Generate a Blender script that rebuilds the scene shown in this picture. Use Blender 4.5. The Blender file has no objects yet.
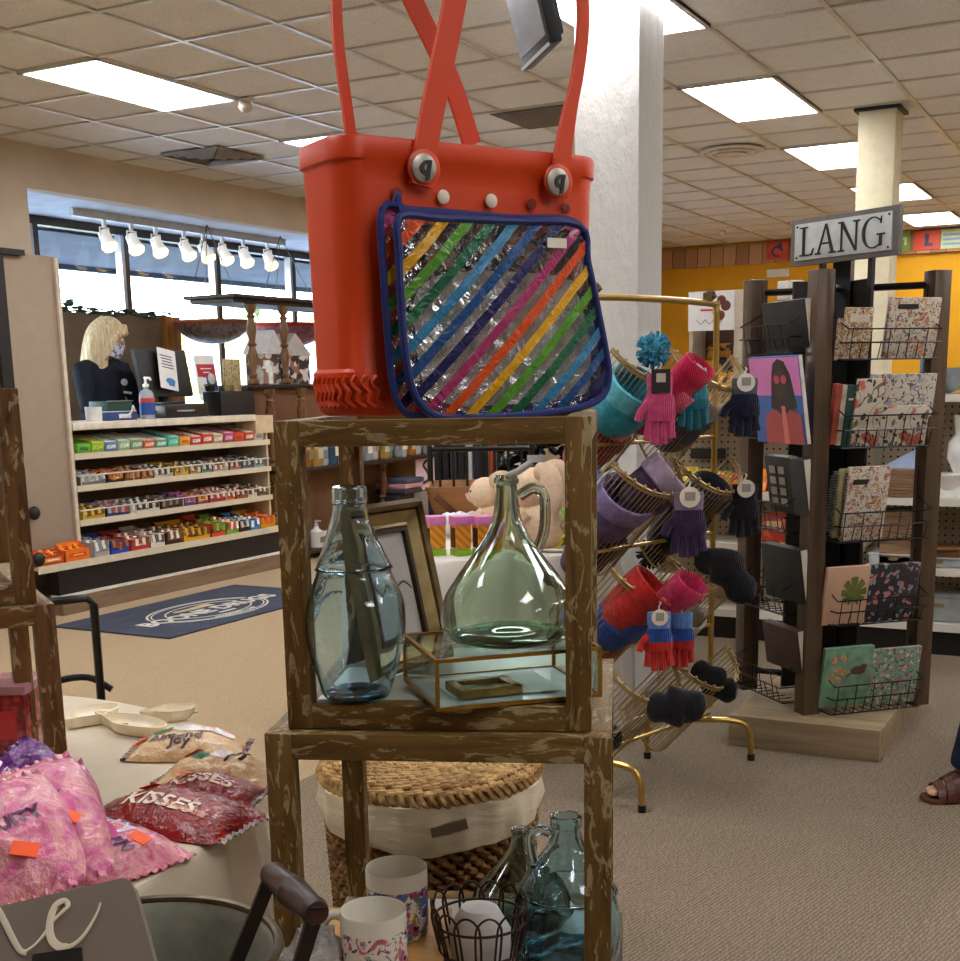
import bpy, math, random
from math import sin, cos, pi, radians as R
from mathutils import Vector as V, Matrix as MX, noise
random.seed(7)
SC = bpy.context.scene
COL = SC.collection
# ---------------------------------------------------------------- camera model
FPX, PYC, PITCH, ROLL, YAW, H = 1253.5, 640.0, .2008, -.0189, .4931, 1.45
CH = 3.073                                   # ceiling height
def _cam():
    c, s = cos(ROLL), sin(ROLL)
    f = V((0, cos(PITCH), -sin(PITCH))); u = V((0, sin(PITCH), cos(PITCH))); x = V((1, 0, 0))
    rz = MX.Rotation(YAW, 3, 'Z')
    return rz @ (c*x + s*u), rz @ (-s*x + c*u), rz @ f
CX, CU, CF = _cam()
O = V((0, 0, H))
def ray(px, py): return CF + CX*((px-480)/FPX) + CU*((PYC-py)/FPX)
def onz(px, py, z): d = ray(px, py); return O + d*((z-H)/d.z)
def onx(px, py, x): d = ray(px, py); return O + d*(x/d.x)
def ony(px, py, y): d = ray(px, py); return O + d*(y/d.y)
def atd(px, py, D): return O + ray(px, py)*D
def hgt(px, py, b):
    d = ray(px, py); t = (d.x*b[0]+d.y*b[1])/(d.x*d.x+d.y*d.y); return H + d.z*t
cam_d = bpy.data.cameras.new('camera'); cam = bpy.data.objects.new('camera', cam_d); COL.objects.link(cam)
cam_d.sensor_fit = 'HORIZONTAL'; cam_d.sensor_width = 36; cam_d.lens = FPX*36/960
cam_d.shift_x = 0; cam_d.shift_y = (PYC-480.5)/960
cam_d.clip_start = .05; cam_d.clip_end = 200
m3 = MX((CX, CU, -CF)).transposed()
cam.matrix_world = MX.Translation(O) @ m3.to_4x4()
SC.camera = cam

# ---------------------------------------------------------------- materials
_MC = {}
def srgb(c):
    if isinstance(c, str):
        c = c.lstrip('#'); c = [int(c[i:i+2], 16)/255 for i in (0, 2, 4)]
    return tuple((x/12.92 if x <= .04045 else ((x+.055)/1.055)**2.4) for x in c[:3]) + (1,)
class NT:
    def __init__(s, name):
        s.m = bpy.data.materials.new(name); s.m.use_nodes = True
        s.t = s.m.node_tree; s.n = s.t.nodes; s.b = s.n['Principled BSDF']; s.out = s.n['Material Output']
    def add(s, typ, **kw):
        n = s.n.new(typ)
        for k, v in kw.items():
            if hasattr(n, k) and k not in ('Scale',): setattr(n, k, v)
        return n
    def link(s, a, b): s.t.links.new(a, b)
    def coord(s, kind='Object', scale=(1, 1, 1), rot=(0, 0, 0), loc=(0, 0, 0)):
        tc = s.n.new('ShaderNodeTexCoord'); mp = s.n.new('ShaderNodeMapping')
        mp.inputs['Scale'].default_value = scale; mp.inputs['Rotation'].default_value = rot; mp.inputs['Location'].default_value = loc
        s.link(tc.outputs[kind], mp.inputs[0]); return mp.outputs[0]
    def noise(s, vec, scale=5, detail=4, rough=.55, dist=0):
        n = s.n.new('ShaderNodeTexNoise'); n.inputs['Scale'].default_value = scale; n.inputs['Detail'].default_value = detail
        n.inputs['Roughness'].default_value = rough; n.inputs['Distortion'].default_value = dist
        if vec is not None: s.link(vec, n.inputs['Vector'])
        return n.outputs['Fac']
    def ramp(s, fac, stops, interp='LINEAR'):
        r = s.n.new('ShaderNodeValToRGB'); r.color_ramp.interpolation = interp; e = r.color_ramp.elements
        while len(e) < len(stops): e.new(.5)
        for el, (p, c) in zip(e, stops): el.position = p; el.color = srgb(c) if not isinstance(c, tuple) or len(c) == 3 else c
        s.link(fac, r.inputs[0]); return r.outputs[0]
    def mix(s, fac, a, b):
        m = s.n.new('ShaderNodeMix'); m.data_type = 'RGBA'
        if isinstance(fac, float): m.inputs[0].default_value = fac
        else: s.link(fac, m.inputs[0])
        for i, v in ((6, a), (7, b)):
            if isinstance(v, (str, tuple)): m.inputs[i].default_value = srgb(v)
            else: s.link(v, m.inputs[i])
        return m.outputs[2]
    def math(s, op, a, b=None, clamp=False):
        m = s.n.new('ShaderNodeMath'); m.operation = op; m.use_clamp = clamp
        for i, v in enumerate((a, b)):
            if v is None: continue
            if isinstance(v, (int, float)): m.inputs[i].default_value = v
            else: s.link(v, m.inputs[i])
        return m.outputs[0]
    def color(s, sock):
        if isinstance(sock, (str, tuple)): s.b.inputs['Base Color'].default_value = srgb(sock)
        else: s.link(sock, s.b.inputs['Base Color'])
    def bump(s, h, strength=.3, dist=.01):
        b = s.n.new('ShaderNodeBump'); b.inputs['Strength'].default_value = strength; b.inputs['Distance'].default_value = dist
        s.link(h, b.inputs['Height']); s.link(b.outputs[0], s.b.inputs['Normal'])
    def set(s, rough=.5, metal=0, spec=.5, trans=0, ior=1.45, emit=None, es=0, alpha=1, coat=0, sheen=0):
        b = s.b.inputs
        b['Roughness'].default_value = rough; b['Metallic'].default_value = metal; b['Specular IOR Level'].default_value = spec
        b['Transmission Weight'].default_value = trans; b['IOR'].default_value = ior; b['Alpha'].default_value = alpha
        b['Coat Weight'].default_value = coat; b['Sheen Weight'].default_value = sheen
        if emit is not None:
            b['Emission Color'].default_value = srgb(emit); b['Emission Strength'].default_value = es
        return s.m
def mat(col, rough=.55, metal=0, spec=.5, var=.06, scale=14, bump=0, **kw):
    """plain procedural material: a base colour with a slight mottling"""
    key = ('m', col, rough, metal, spec, var, scale, bump, tuple(sorted(kw.items())))
    if key in _MC: return _MC[key]
    t = NT('surface_' + str(len(_MC)))
    c = srgb(col)
    if var:
        f = t.noise(t.coord(), scale, 3)
        lo = tuple(max(0, x*(1-var*2.2)) for x in c[:3]) + (1,); hi = tuple(min(1, x*(1+var*2.2)) for x in c[:3]) + (1,)
        t.color(t.ramp(f, [(.3, lo), (.7, hi)]))
        if bump: t.bump(f, bump, .004)
    else: t.b.inputs['Base Color'].default_value = c
    m = t.set(rough, metal, spec, **kw); _MC[key] = m; return m
def emis(col, s):
    key = ('e', col, s)
    if key not in _MC:
        t = NT('glow_' + str(len(_MC))); t.color(col); _MC[key] = t.set(.5, emit=col, es=s)
    return _MC[key]
def distressed(name, base='#6c5024', dark='#433011', patch='#a8966b', thr=.56, axis=2):
    t = NT(name); sc = [34, 34, 34]; sc[axis] = 4
    g = t.coord('Object', tuple(sc))
    n1 = t.noise(g, 1.2, 5, .65, .6)
    c = t.ramp(n1, [(.28, dark), (.5, base), (.72, '#7f6230')])
    sc2 = [52, 52, 52]; sc2[axis] = 15
    n2 = t.noise(t.coord('Object', tuple(sc2), loc=(3, 7, 1)), 1.0, 5, .62, 1.2)
    f = t.ramp(n2, [(thr, (0, 0, 0, 1)), (thr+.025, (1, 1, 1, 1))])
    n3 = t.noise(t.coord('Object', (60, 60, 60)), 1, 3)
    pc = t.ramp(n3, [(.3, patch), (.7, '#8d7c58')])
    t.color(t.mix(f, c, pc)); t.bump(n1, .25, .002)
    return t.set(.62, spec=.35)
def wood(name, a, b, axis=0, scale=1.0, rough=.5, lo=.3, hi=.7):
    t = NT(name); sc = [22*scale]*3; sc[axis] = 1.6*scale
    n = t.noise(t.coord('Object', tuple(sc)), 1.3, 5, .6, .8)
    t.color(t.ramp(n, [(lo, a), (hi, b)])); t.bump(n, .12, .002)
    return t.set(rough, spec=.4)
def glass(name, col, rough=.0, ior=1.45, bump=0, sc=12):
    t = NT(name); t.color(col)
    if bump: t.bump(t.noise(t.coord(), sc, 2), bump, .01)
    return t.set(rough, trans=1, ior=ior)
def thin_glass(name, col='#f2f7f6', refl=.9):
    """a thin pane: lets light straight through and reflects by Fresnel"""
    t = NT(name); tr = t.n.new('ShaderNodeBsdfTransparent'); tr.inputs[0].default_value = srgb(col); gl = t.n.new('ShaderNodeBsdfGlossy'); gl.inputs['Roughness'].default_value = .01
    f = t.n.new('ShaderNodeLayerWeight'); f.inputs['Blend'].default_value = .5; m = t.n.new('ShaderNodeMixShader')
    t.link(t.math('MULTIPLY', t.math('ADD', .04, t.math('POWER', f.outputs['Facing'], 5)), refl), m.inputs[0]); t.link(tr.outputs[0], m.inputs[1]); t.link(gl.outputs[0], m.inputs[2]); t.link(m.outputs[0], t.out.inputs['Surface']); return t.m
def floral(name, base, cols, scale=26, leaf='#5a6a3a', thr=.34, dark='#40362c', rough=.5):
    """a printed cover: scattered blossoms and leaves on a ground colour"""
    t = NT(name); g = t.coord('Object', (1, 1, 1))
    w = t.n.new('ShaderNodeTexNoise'); w.inputs['Scale'].default_value = 22
    t.link(g, w.inputs['Vector'])
    ad = t.n.new('ShaderNodeVectorMath'); ad.operation = 'MULTIPLY_ADD'
    ad.inputs[1].default_value = (.05, .05, .05); t.link(w.outputs['Color'], ad.inputs[0]); t.link(g, ad.inputs[2])
    c = base
    for i, (col, s) in enumerate(((leaf, scale*1.35), (dark, scale*1.9)) + tuple((x, scale*(.8+.23*j)) for j, x in enumerate(cols))):
        v = t.n.new('ShaderNodeTexVoronoi'); v.inputs['Scale'].default_value = s
        mp = t.n.new('ShaderNodeMapping'); mp.inputs['Location'].default_value = (i*.37, i*.71, i*.13)
        t.link(ad.outputs[0], mp.inputs[0]); t.link(mp.outputs[0], v.inputs['Vector'])
        f = t.ramp(v.outputs['Distance'], [(thr*(.75 if i < 2 else 1), (1, 1, 1, 1)), (thr*(.75 if i < 2 else 1)+.05, (0, 0, 0, 1))])
        c = t.mix(f, c, col)
    ln = t.n.new('ShaderNodeTexNoise'); ln.inputs['Scale'].default_value = scale*.55; ln.inputs['Detail'].default_value = 1; ln.inputs['Distortion'].default_value = 1.2; t.link(g, ln.inputs['Vector'])
    dl = t.math('ABSOLUTE', t.math('SUBTRACT', ln.outputs['Fac'], .5)); c = t.mix(t.math('MULTIPLY', t.math('LESS_THAN', dl, .013), .8), c, dark)
    t.color(c); return t.set(rough)

# ---------------------------------------------------------------- mesh builder
class G:
    def __init__(s): s.v = []; s.f = []; s.mi = []; s.sm = []
    def _a(s, vs, fs, mi=0, smooth=False, M=None):
        n = len(s.v)
        s.v += [(M @ V(p)) if M is not None else V(p) for p in vs]
        for f in fs: s.f.append([i+n for i in f]); s.mi.append(mi); s.sm.append(smooth)
        return s
    def box(s, c, d, mi=0, M=None, bev=0, rot=None):
        x, y, z = d[0]/2, d[1]/2, d[2]/2; b = min(bev, x*.9, y*.9, z*.9)
        T = MX.Translation(c)
        if rot is not None: T = T @ rot.to_4x4()
        if M is not None: T = M @ T
        if not b:
            vs = [(i*x, j*y, k*z) for i in (-1, 1) for j in (-1, 1) for k in (-1, 1)]
            return s._a(vs, [(0, 1, 3, 2), (4, 6, 7, 5), (0, 4, 5, 1), (2, 3, 7, 6), (0, 2, 6, 4), (1, 5, 7, 3)], mi, False, T)
        bm = bmesh.new(); bmesh.ops.create_cube(bm, size=1)
        bmesh.ops.scale(bm, vec=d, verts=bm.verts)
        bmesh.ops.bevel(bm, geom=list(bm.edges), offset=b, segments=2, affect='EDGES', profile=.6)
        s.frombm(bm, mi, T, True); return s
    def box2(s, a, b, mi=0, bev=0, M=None):
        return s.box(((a[0]+b[0])/2, (a[1]+b[1])/2, (a[2]+b[2])/2), (abs(b[0]-a[0]), abs(b[1]-a[1]), abs(b[2]-a[2])), mi, M, bev)
    def frombm(s, bm, mi=0, M=None, smooth=False):
        bm.verts.index_update()
        s._a([v.co[:] for v in bm.verts], [[v.index for v in f.verts] for f in bm.faces], mi, smooth, M); bm.free(); return s
    def rings(s, rs, mi=0, closed=True, caps=(True, True), smooth=True, M=None, loop=False):
        """rs: list of rings (equal lengths)"""
        n = len(rs[0]); vs = [p for r in rs for p in r]; fs = []
        k = len(rs)
        for i in range(k if loop else k-1):
            j2 = (i+1) % k
            for j in range(n if closed else n-1):
                a, b = j, (j+1) % n
                fs.append((i*n+a, i*n+b, j2*n+b, j2*n+a))
        if closed and not loop:
            if caps[0]: fs.append(tuple(reversed(range(n))))
            if caps[1]: fs.append(tuple((k-1)*n+j for j in range(n)))
        return s._a(vs, fs, mi, smooth, M)
    def lathe(s, prof, c=(0, 0, 0), n=24, mi=0, M=None, smooth=True, sx=1, sy=1, caps=(True, True)):
        T = MX.Translation(c)
        if M is not None: T = M @ T
        return s.rings([[(max(r, 1e-5)*cos(2*pi*j/n)*sx, max(r, 1e-5)*sin(2*pi*j/n)*sy, z) for j in range(n)] for r, z in prof], mi, True, caps, smooth, T)
    def cyl(s, a, b, r, r2=None, n=12, mi=0, M=None, smooth=True):
        return s.tube([a, b], r, n, mi, M, r2=r2)
    def tube(s, pts, r, n=8, mi=0, M=None, r2=None, loop=False, flat=None, up=None):
        """sweep a circle (or an ellipse r x flat) along pts"""
        P = [V(p) for p in pts]; k = len(P); rs = []
        up0 = V(up) if up else None; N = None
        for i in range(k):
            if loop: t = P[(i+1) % k]-P[i-1]
            else: t = P[min(i+1, k-1)]-P[max(i-1, 0)]
            if t.length < 1e-9: t = V((0, 0, 1))
            t.normalize()
            if up0 is not None: N = up0 - t*up0.dot(t)
            elif N is None: N = t.orthogonal()
            else: N = N - t*N.dot(t)
            if N.length < 1e-6: N = t.orthogonal()
            N.normalize(); B = t.cross(N)
            rr = r if not callable(r) else r(i/(k-1))
            if r2 is not None: rr = r+(r2-r)*i/(k-1)
            rb = rr if flat is None else flat
            rs.append([tuple(P[i]+N*(rb*cos(2*pi*j/n))+B*(rr*sin(2*pi*j/n))) for j in range(n)])
        return s.rings(rs, mi, True, (True, True), True, M, loop)
    def ribbon(s, pts, w, th, up, mi=0, M=None):
        """flat strap: rectangular section, width along (tangent x up)"""
        P = [V(p) for p in pts]; k = len(P); rs = []; up = V(up)
        for i in range(k):
            t = (P[min(i+1, k-1)]-P[max(i-1, 0)]).normalized()
            N = (up-t*up.dot(t)).normalized(); B = t.cross(N)
            ww = w(i/(k-1)) if callable(w) else w
            rs.append([tuple(P[i]+B*(a*ww/2)+N*(b*th/2)) for a, b in ((-1, -1), (1, -1), (1, 1), (-1, 1))])
        return s.rings(rs, mi, True, (True, True), False, M)
    def ball(s, c, r, n=12, m=8, mi=0, M=None, rot=None):
        if not hasattr(r, '__len__'): r = (r, r, r)
        T = MX.Translation(c)
        if rot is not None: T = T @ rot.to_4x4()
        if M is not None: T = M @ T
        rs = []
        for i in range(m+1):
            a = pi*i/m; q = max(sin(a), .002)
            rs.append([(r[0]*q*cos(2*pi*j/n), r[1]*q*sin(2*pi*j/n), -r[2]*cos(a)) for j in range(n)])
        return s.rings(rs, mi, True, (True, True), True, T)
    def prism(s, out, th, mi=0, M=None, smooth=False, bev=0):
        """outline in local XY extruded along Z from 0 to th"""
        n = len(out)
        if bev:
            cx = sum(p[0] for p in out)/n; cy = sum(p[1] for p in out)/n
            sh = lambda k: [(cx+(p[0]-cx)*k, cy+(p[1]-cy)*k) for p in out]
            e = max(math.hypot(p[0]-cx, p[1]-cy) for p in out); k = 1-bev/e
            rs = [[(x, y, 0) for x, y in sh(k)], [(x, y, bev) for x, y in out], [(x, y, th-bev) for x, y in out], [(x, y, th) for x, y in sh(k)]]
        else: rs = [[(x, y, 0) for x, y in out], [(x, y, th) for x, y in out]]
        return s.rings(rs, mi, True, (True, True), smooth, M)
    def grid(s, fn, nu, nv, mi=0, M=None, smooth=True, flip=False, wrap=False):
        vs = [fn(i/nu, j/nv) for i in range(nu+1) for j in range(nv+1)]
        fs = []
        for i in range(nu):
            for j in range(nv):
                a = i*(nv+1)+j; q = (a, a+nv+1, a+nv+2, a+1)
                fs.append(tuple(reversed(q)) if flip else q)
        return s._a(vs, fs, mi, smooth, M)
    def add(s, o, M=None, mi=0):
        return s._a([tuple(p) for p in o.v], o.f, mi, True, M)
import bmesh
def obj(name, g, mats, parent=None, world=True, label=None):
    """one mesh object; with a parent and world=True the builder's coordinates are world ones"""
    me = bpy.data.meshes.new(name)
    vs = [tuple(p) for p in g.v]
    if parent is not None and world:
        Mi = MX(parent['_m']).inverted() if False else WORLD[parent.name].inverted()
        vs = [tuple(Mi @ V(p)) for p in vs]
    me.from_pydata(vs, [], g.f)
    me.polygons.foreach_set('use_smooth', g.sm); me.polygons.foreach_set('material_index', g.mi)
    if not isinstance(mats, (list, tuple)): mats = [mats]
    for m in mats: me.materials.append(m)
    bm = bmesh.new(); bm.from_mesh(me); bmesh.ops.recalc_face_normals(bm, faces=bm.faces)
    for e in bm.edges:
        if len(e.link_faces) == 2 and e.calc_face_angle(0) > .75: e.smooth = False
    bm.to_mesh(me); bm.free(); me.update()
    o = bpy.data.objects.new(name, me); COL.objects.link(o)
    if parent is not None:
        o.parent = parent; WORLD[o.name] = WORLD[parent.name]
    else: WORLD[o.name] = MX.Identity(4)
    if label: o['label'] = label
    return o
WORLD = {}
def tag(o, label, cat, group=None, kind=None):
    o['label'] = label; o['category'] = cat
    if group: o['group'] = group
    if kind: o['kind'] = kind
    return o
def thing(name, label, cat, loc=(0, 0, 0), rz=0, group=None):
    o = bpy.data.objects.new(name, None); COL.objects.link(o); o.empty_display_size = .05
    o.location = loc; o.rotation_euler = (0, 0, rz)
    WORLD[o.name] = MX.Translation(loc) @ MX.Rotation(rz, 4, 'Z')
    return tag(o, label, cat, group)
def solo(name, g, mats, label, cat, group=None):
    """a thing that is one mesh: origin at the middle of its base"""
    xs = [p.x for p in g.v]; ys = [p.y for p in g.v]; zs = [p.z for p in g.v]
    c = V(((min(xs)+max(xs))/2, (min(ys)+max(ys))/2, min(zs)))
    g.v = [p-c for p in g.v]
    o = obj(name, g, mats); o.location = c; WORLD[o.name] = MX.Translation(c)
    return tag(o, label, cat, group)
def struct(name, g, mats, parent=None):
    o = obj(name, g, mats, parent)
    if parent is None: o['kind'] = 'structure'
    return o
def dup(root, loc, rz, label, group=None):
    r = root.copy(); COL.objects.link(r); r.location = loc; r.rotation_euler = (r.rotation_euler[0], r.rotation_euler[1], rz); r['label'] = label
    if group: r['group'] = group
    for ch in list(root.children):
        c = ch.copy(); COL.objects.link(c); c.parent = r
        for gch in ch.children:
            d = gch.copy(); COL.objects.link(d); d.parent = c
    return r
def frame(o, x, y, z=None):
    """matrix from origin and axes (columns)"""
    x = V(x).normalized(); y = V(y); y = (y-x*y.dot(x)).normalized(); z = x.cross(y)
    m = MX((x, y, z)).transposed().to_4x4(); m.translation = V(o); return m
def RZ(a): return MX.Rotation(a, 3, 'Z')
def catmull(pts, n=6, loop=False):
    P = [V(p) for p in pts]; out = []; k = len(P)
    for i in range(k if loop else k-1):
        if loop: a, b, c, d = P[i-1], P[i], P[(i+1) % k], P[(i+2) % k]
        else: a, b, c, d = P[max(i-1, 0)], P[i], P[i+1], P[min(i+2, k-1)]
        for j in range(n):
            t = j/n
            out.append(.5*((2*b)+(c-a)*t+(2*a-5*b+4*c-d)*t*t+(3*b-a-3*c+d)*t**3))
    if not loop: out.append(P[-1])
    return out
def text_g(s, size=.1, depth=.002, bold=0, shear=0, spacing=1):
    """lettering as a mesh builder in local XY, centred, extruded along Z"""
    cu = bpy.data.curves.new('lettering', 'FONT'); cu.body = s; cu.size = size; cu.extrude = depth/2
    cu.align_x = 'CENTER'; cu.align_y = 'CENTER'; cu.offset = bold; cu.shear = shear; cu.space_character = spacing; cu.resolution_u = 3
    o = bpy.data.objects.new('lettering', cu); COL.objects.link(o)
    me = bpy.data.meshes.new_from_object(o.evaluated_get(bpy.context.evaluated_depsgraph_get()))
    g = G(); g._a([v.co[:] for v in me.vertices], [list(p.vertices) for p in me.polygons])
    bpy.data.objects.remove(o); bpy.data.meshes.remove(me); bpy.data.curves.remove(cu)
    return g
def warp(g, fn):
    g.v = [V(fn(*p)) for p in g.v]; return g
# ================================================================ ROOM
X0, X1, Y0, Y1 = -6.8, 5.0, -3.2, 15.5
XW = -8.3                                    # window plane behind the checkout
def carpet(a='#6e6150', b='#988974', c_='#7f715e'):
    t = NT('carpet'); g = t.coord('Object', (1, 1, 1), rot=(0, 0, R(12)))
    w = t.n.new('ShaderNodeTexWave'); w.wave_type = 'BANDS'; w.bands_direction = 'X'; w.inputs['Scale'].default_value = 26
    w.inputs['Distortion'].default_value = 5; w.inputs['Detail'].default_value = 2; w.inputs['Detail Scale'].default_value = 3
    t.link(g, w.inputs['Vector'])
    n = t.noise(g, 90, 3, .7); n2 = t.noise(g, 1.1, 3)
    h = t.math('MULTIPLY', w.outputs['Fac'], n)
    c = t.ramp(h, [(.05, a), (.55, b)])
    t.color(t.mix(t.math('MULTIPLY', n2, .25), c, c_)); t.bump(h, .5, .005)
    return t.set(.95, spec=.1)
XLIT = -2.75  # edge of the paler, window-lit carpet tone
g = G(); g.box2((XLIT, Y0, -.06), (X1, Y1, 0)); struct('floor', g, carpet())
g = G(); g.box2((XW-.2, Y0, -.06), (XLIT, Y1, 0)); struct('floor_lit_tone', g, carpet('#a08a6c', '#c2aa88', '#b09a7a'))  # same carpet, paler: light from the windows put into its colour
def tile_mat():
    t = NT('ceiling_tile'); c = t.coord()
    n = t.noise(c, 130, 3, .7); n2 = t.noise(c, 16, 4)
    t.color(t.mix(t.ramp(n, [(.36, (0, 0, 0, 1)), (.46, (1, 1, 1, 1))]), '#b8b4ac', t.ramp(n2, [(.3, '#e6e4e0'), (.7, '#eeece8')])))
    t.bump(n, .35, .004); return t.set(.9, spec=.15)
g = G(); g.box2((X0-.1, Y0, CH+.012), (X1, Y1, CH+.1)); struct('ceiling', g, tile_mat())
CELL = .556; GX = -4.23; GY = 4.449
white_metal = mat('#c8c4bc', .3, .1, .6, .02)
g = G()
k = -5
for k in range(-4, 17):
    x = GX+CELL*k
    if X0 < x < X1: g.box2((x-.012, Y0, CH), (x+.012, Y1, CH+.018))
for k in range(-13, 20):
    y = GY+CELL*k
    if Y0 < y < Y1: g.box2((X0, y-.011, CH+.001), (X1, y+.011, CH+.017))
struct('trim_1', g, white_metal)             # the hung ceiling's T bars
# ---- ceiling lights on their lattice
diff = emis('#f8f9ff', 15.0); 
def lamp(x, y, lab):
    t = thing('ceiling_light', lab, 'ceiling light', (x+CELL/2, y+CELL, CH-.004), 0, 'fluorescent ceiling panels')
    a, b = CELL/2, CELL; f = G()
    for s in (-1, 1):
        f.box2((s*a, -b, -.002), (s*(a-.022), b, .02)); f.box2((-a, s*b, -.002), (a, s*(b-.022), .02))
    obj('frame', f, white_metal, t, False)
    d = G(); d.box2((-a+.022, -b+.022, .004), (a-.022, b-.022, .012)); obj('diffuser', d, diff, t, False)
LT = {(0, 1): 'long white ceiling panel lamp above the checkout, nearest the dome sensor', (0, 2): 'ceiling panel lamp just above the rim of the orange tote',
      (0, 5): 'far ceiling panel lamp beside the white column, near the wood strip',
      (1, 1): 'ceiling panel lamp cut off by the white column, behind the tote strap', (1, 2): 'large bright ceiling panel lamp between the two columns, first before the round vent',
      (1, 3): 'ceiling panel lamp touching the far column, second of its row', (1, 4): 'ceiling panel lamp crossed by the far column above the sign',
      (1, 5): 'ceiling panel lamp at the end of its row, just above the tile signs'}
for r in range(0, 5):
    for q in range(-2, 6):
        x = -5.342-.003+2.795*r; y = 5.005+2.224*q
        if x > X1-.6 or (r == 0 and q in (3, 4)): continue
        if y < Y0+.1: continue
        lamp(x, y, LT.get((r, q), 'white ceiling panel lamp outside the view, row %d from the window, number %d' % (r+1, q+3)))
# ---- vents and ceiling fittings
t = thing('ceiling_vent', 'square grey ceiling vent with nested louvres above the checkout windows', 'vent', (-6.05, 7.40, CH))
f = G()
for i, s in enumerate((.25, .19, .13, .07)):
    for a in range(4):
        f.box((0, 0, 0), (2*s, .028, .006), 0, MX.Rotation(a*pi/2, 4, 'Z') @ MX.Translation((0, s, -.006-.005*i)) @ MX.Rotation(R(35), 4, 'X'))
obj('louvre', f, mat('#8d8880', .5), t, False)
f = G(); f.box((0, 0, -.001), (.5, .5, .003)); obj('backing', f, mat('#3a3733', .8), t, False)
t = thing('round_vent', 'round white ceiling vent between the column and the second lamp', 'vent', tuple(onz(732, 150, CH)))
f = G()
for r0, z in ((.22, 0), (.16, -.012), (.10, -.024)):
    f.lathe([(r0, z), (r0+.012, z-.012), (r0-.02, z-.02), (r0-.035, z-.006)], n=32)
obj('ring', f, mat('#d5cdc0', .6), t, False)
p = onz(548, 117, CH); t = thing('return_vent', 'dull brown return grille in the ceiling behind the tote strap', 'vent', (p.x, p.y, CH))
f = G()
for i in range(14): f.box((0, -.25+.038*i, -.006), (.5, .02, .003), 0, MX.Rotation(0, 4, 'X'))
obj('slat', f, mat('#857b6f', .6), t, False); f = G(); f.box((0, 0, -.001), (.53, .55, .003)); obj('backing', f, mat('#6e655a', .8), t, False)
g = G(); p = onz(245, 100, CH); g.ball((p.x, p.y, CH-.035), (.04, .04, .035)); g.lathe([(.05, CH-.01), (.05, CH)], (p.x, p.y, 0))
solo('dome_sensor', g, mat('#cfc8bf', .4), 'small pale dome sensor on the ceiling beside the long lamp', 'sensor')  # plain dome fitting, not known to sense smoke
g = G(); p = onz(723, 230, CH); g.ball((p.x, p.y, CH-.03), (.04, .04, .03)); solo('smoke_detector', g, mat('#e4ded4', .4), 'small round white smoke detector on the far ceiling', 'smoke detector')
# ---- left wall with the window bay behind the checkout
beige = mat('#c4b49f', .85, 0, .2, .04, 3); soffit_m = mat('#b9c2cf', .8, 0, .2, .05, 6)
HD = 2.80; NC = 2.88; BY0, BY1 = 6.37, 12.6
g = G(); g.box2((X0-.12, Y0, 0), (X0, BY0, CH+.1)); g.box2((X0-.12, BY0, HD), (X0, BY1, CH+.1)); g.box2((X0-.12, BY1, 0), (X0, Y1, CH+.1))
struct('wall_left', g, beige)
g = G(); g.box2((XW-.1, 4.0, NC), (X0-.12, BY1+.1, NC+.06)); struct('ceiling_bay', g, soffit_m)
g = G(); g.box2((XW-.1, BY1, 0), (X0-.12, BY1+.1, NC)); g.box2((XW-.1, 4.0, 0), (X0-.12, 4.1, NC)); struct('wall_bay', g, beige)
alu = mat('#3b342e', .35, .4); alub = mat('#9ba3ad', .3, .8)
t = thing('window_1', 'storefront window band behind the checkout', 'window', (XW, 8.3, .75)); del t['category']; t['kind'] = 'structure'
f = G(); ms = (4.4, 5.6, 6.8, 7.76, 8.80, 10.06, 11.3, 12.45)
f.box2((XW-.05, 4.1, NC-.07), (XW+.05, BY1, NC)); f.box2((XW-.05, 4.1, .70), (XW+.05, BY1, .78))
for y in ms: f.box2((XW-.05, y-.012, .78), (XW+.05, y+.05, NC-.07)); 
obj('window_frame', f, alu, t)
f = G()
for y in ms: f.box2((XW-.02, y-.05, .78), (XW+.056, y-.012, NC-.07))
obj('mullion_cover', f, alub, t)
f = G(); f.box2((XW-.006, 4.1, .78), (XW, BY1, NC-.07)); 
obj('pane', f, thin_glass('window_glass', '#eef4f8', .6), t)
g = G(); g.box2((XW-.1, 4.1, 0), (XW+.02, BY1, .70)); g.box2((XW+.02, 4.1, .66), (XW+.12, BY1, .70)); struct('wall_window', g, mat('#a99b8c', .8))
# ---- back wall: yellow with a strip of planks under the ceiling
yel = mat('#d49a24', .8, 0, .2, .04, 2)
g = G(); g.box2((X0-.1, Y1, 0), (X1, Y1+.1, CH+.1)); struct('wall_back', g, yel)
def plank_mat():
    t = NT('planks'); c = t.coord('Object', (6.2, 1, 1)); w = t.n.new('ShaderNodeTexNoise'); w.inputs['Scale'].default_value = 1; w.inputs['Detail'].default_value = 0
    sp = t.n.new('ShaderNodeSeparateXYZ'); t.link(c, sp.inputs[0]); fl = t.math('FLOOR', sp.outputs[0]); fr = t.math('FRACT', sp.outputs[0])
    wn = t.n.new('ShaderNodeTexWhiteNoise'); wn.noise_dimensions = '1D'; t.link(fl, wn.inputs['W'])
    c1 = t.ramp(wn.outputs['Value'], [(0, '#a5754a'), (.5, '#c08d5c'), (1, '#d2a574')])
    n = t.noise(t.coord('Object', (30, 30, 2)), 1, 4); c2 = t.mix(t.math('MULTIPLY', n, .35), c1, '#6b4423')
    t.color(t.mix(t.math('LESS_THAN', fr, .06), c2, '#4a2f1a')); return t.set(.55)
g = G(); g.box2((X0, Y1-.06, 2.84), (X1, Y1, CH-.03)); g.box2((X0, Y1-.08, 2.82), (X1, Y1, 2.845)); struct('trim_2', g, plank_mat())
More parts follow.
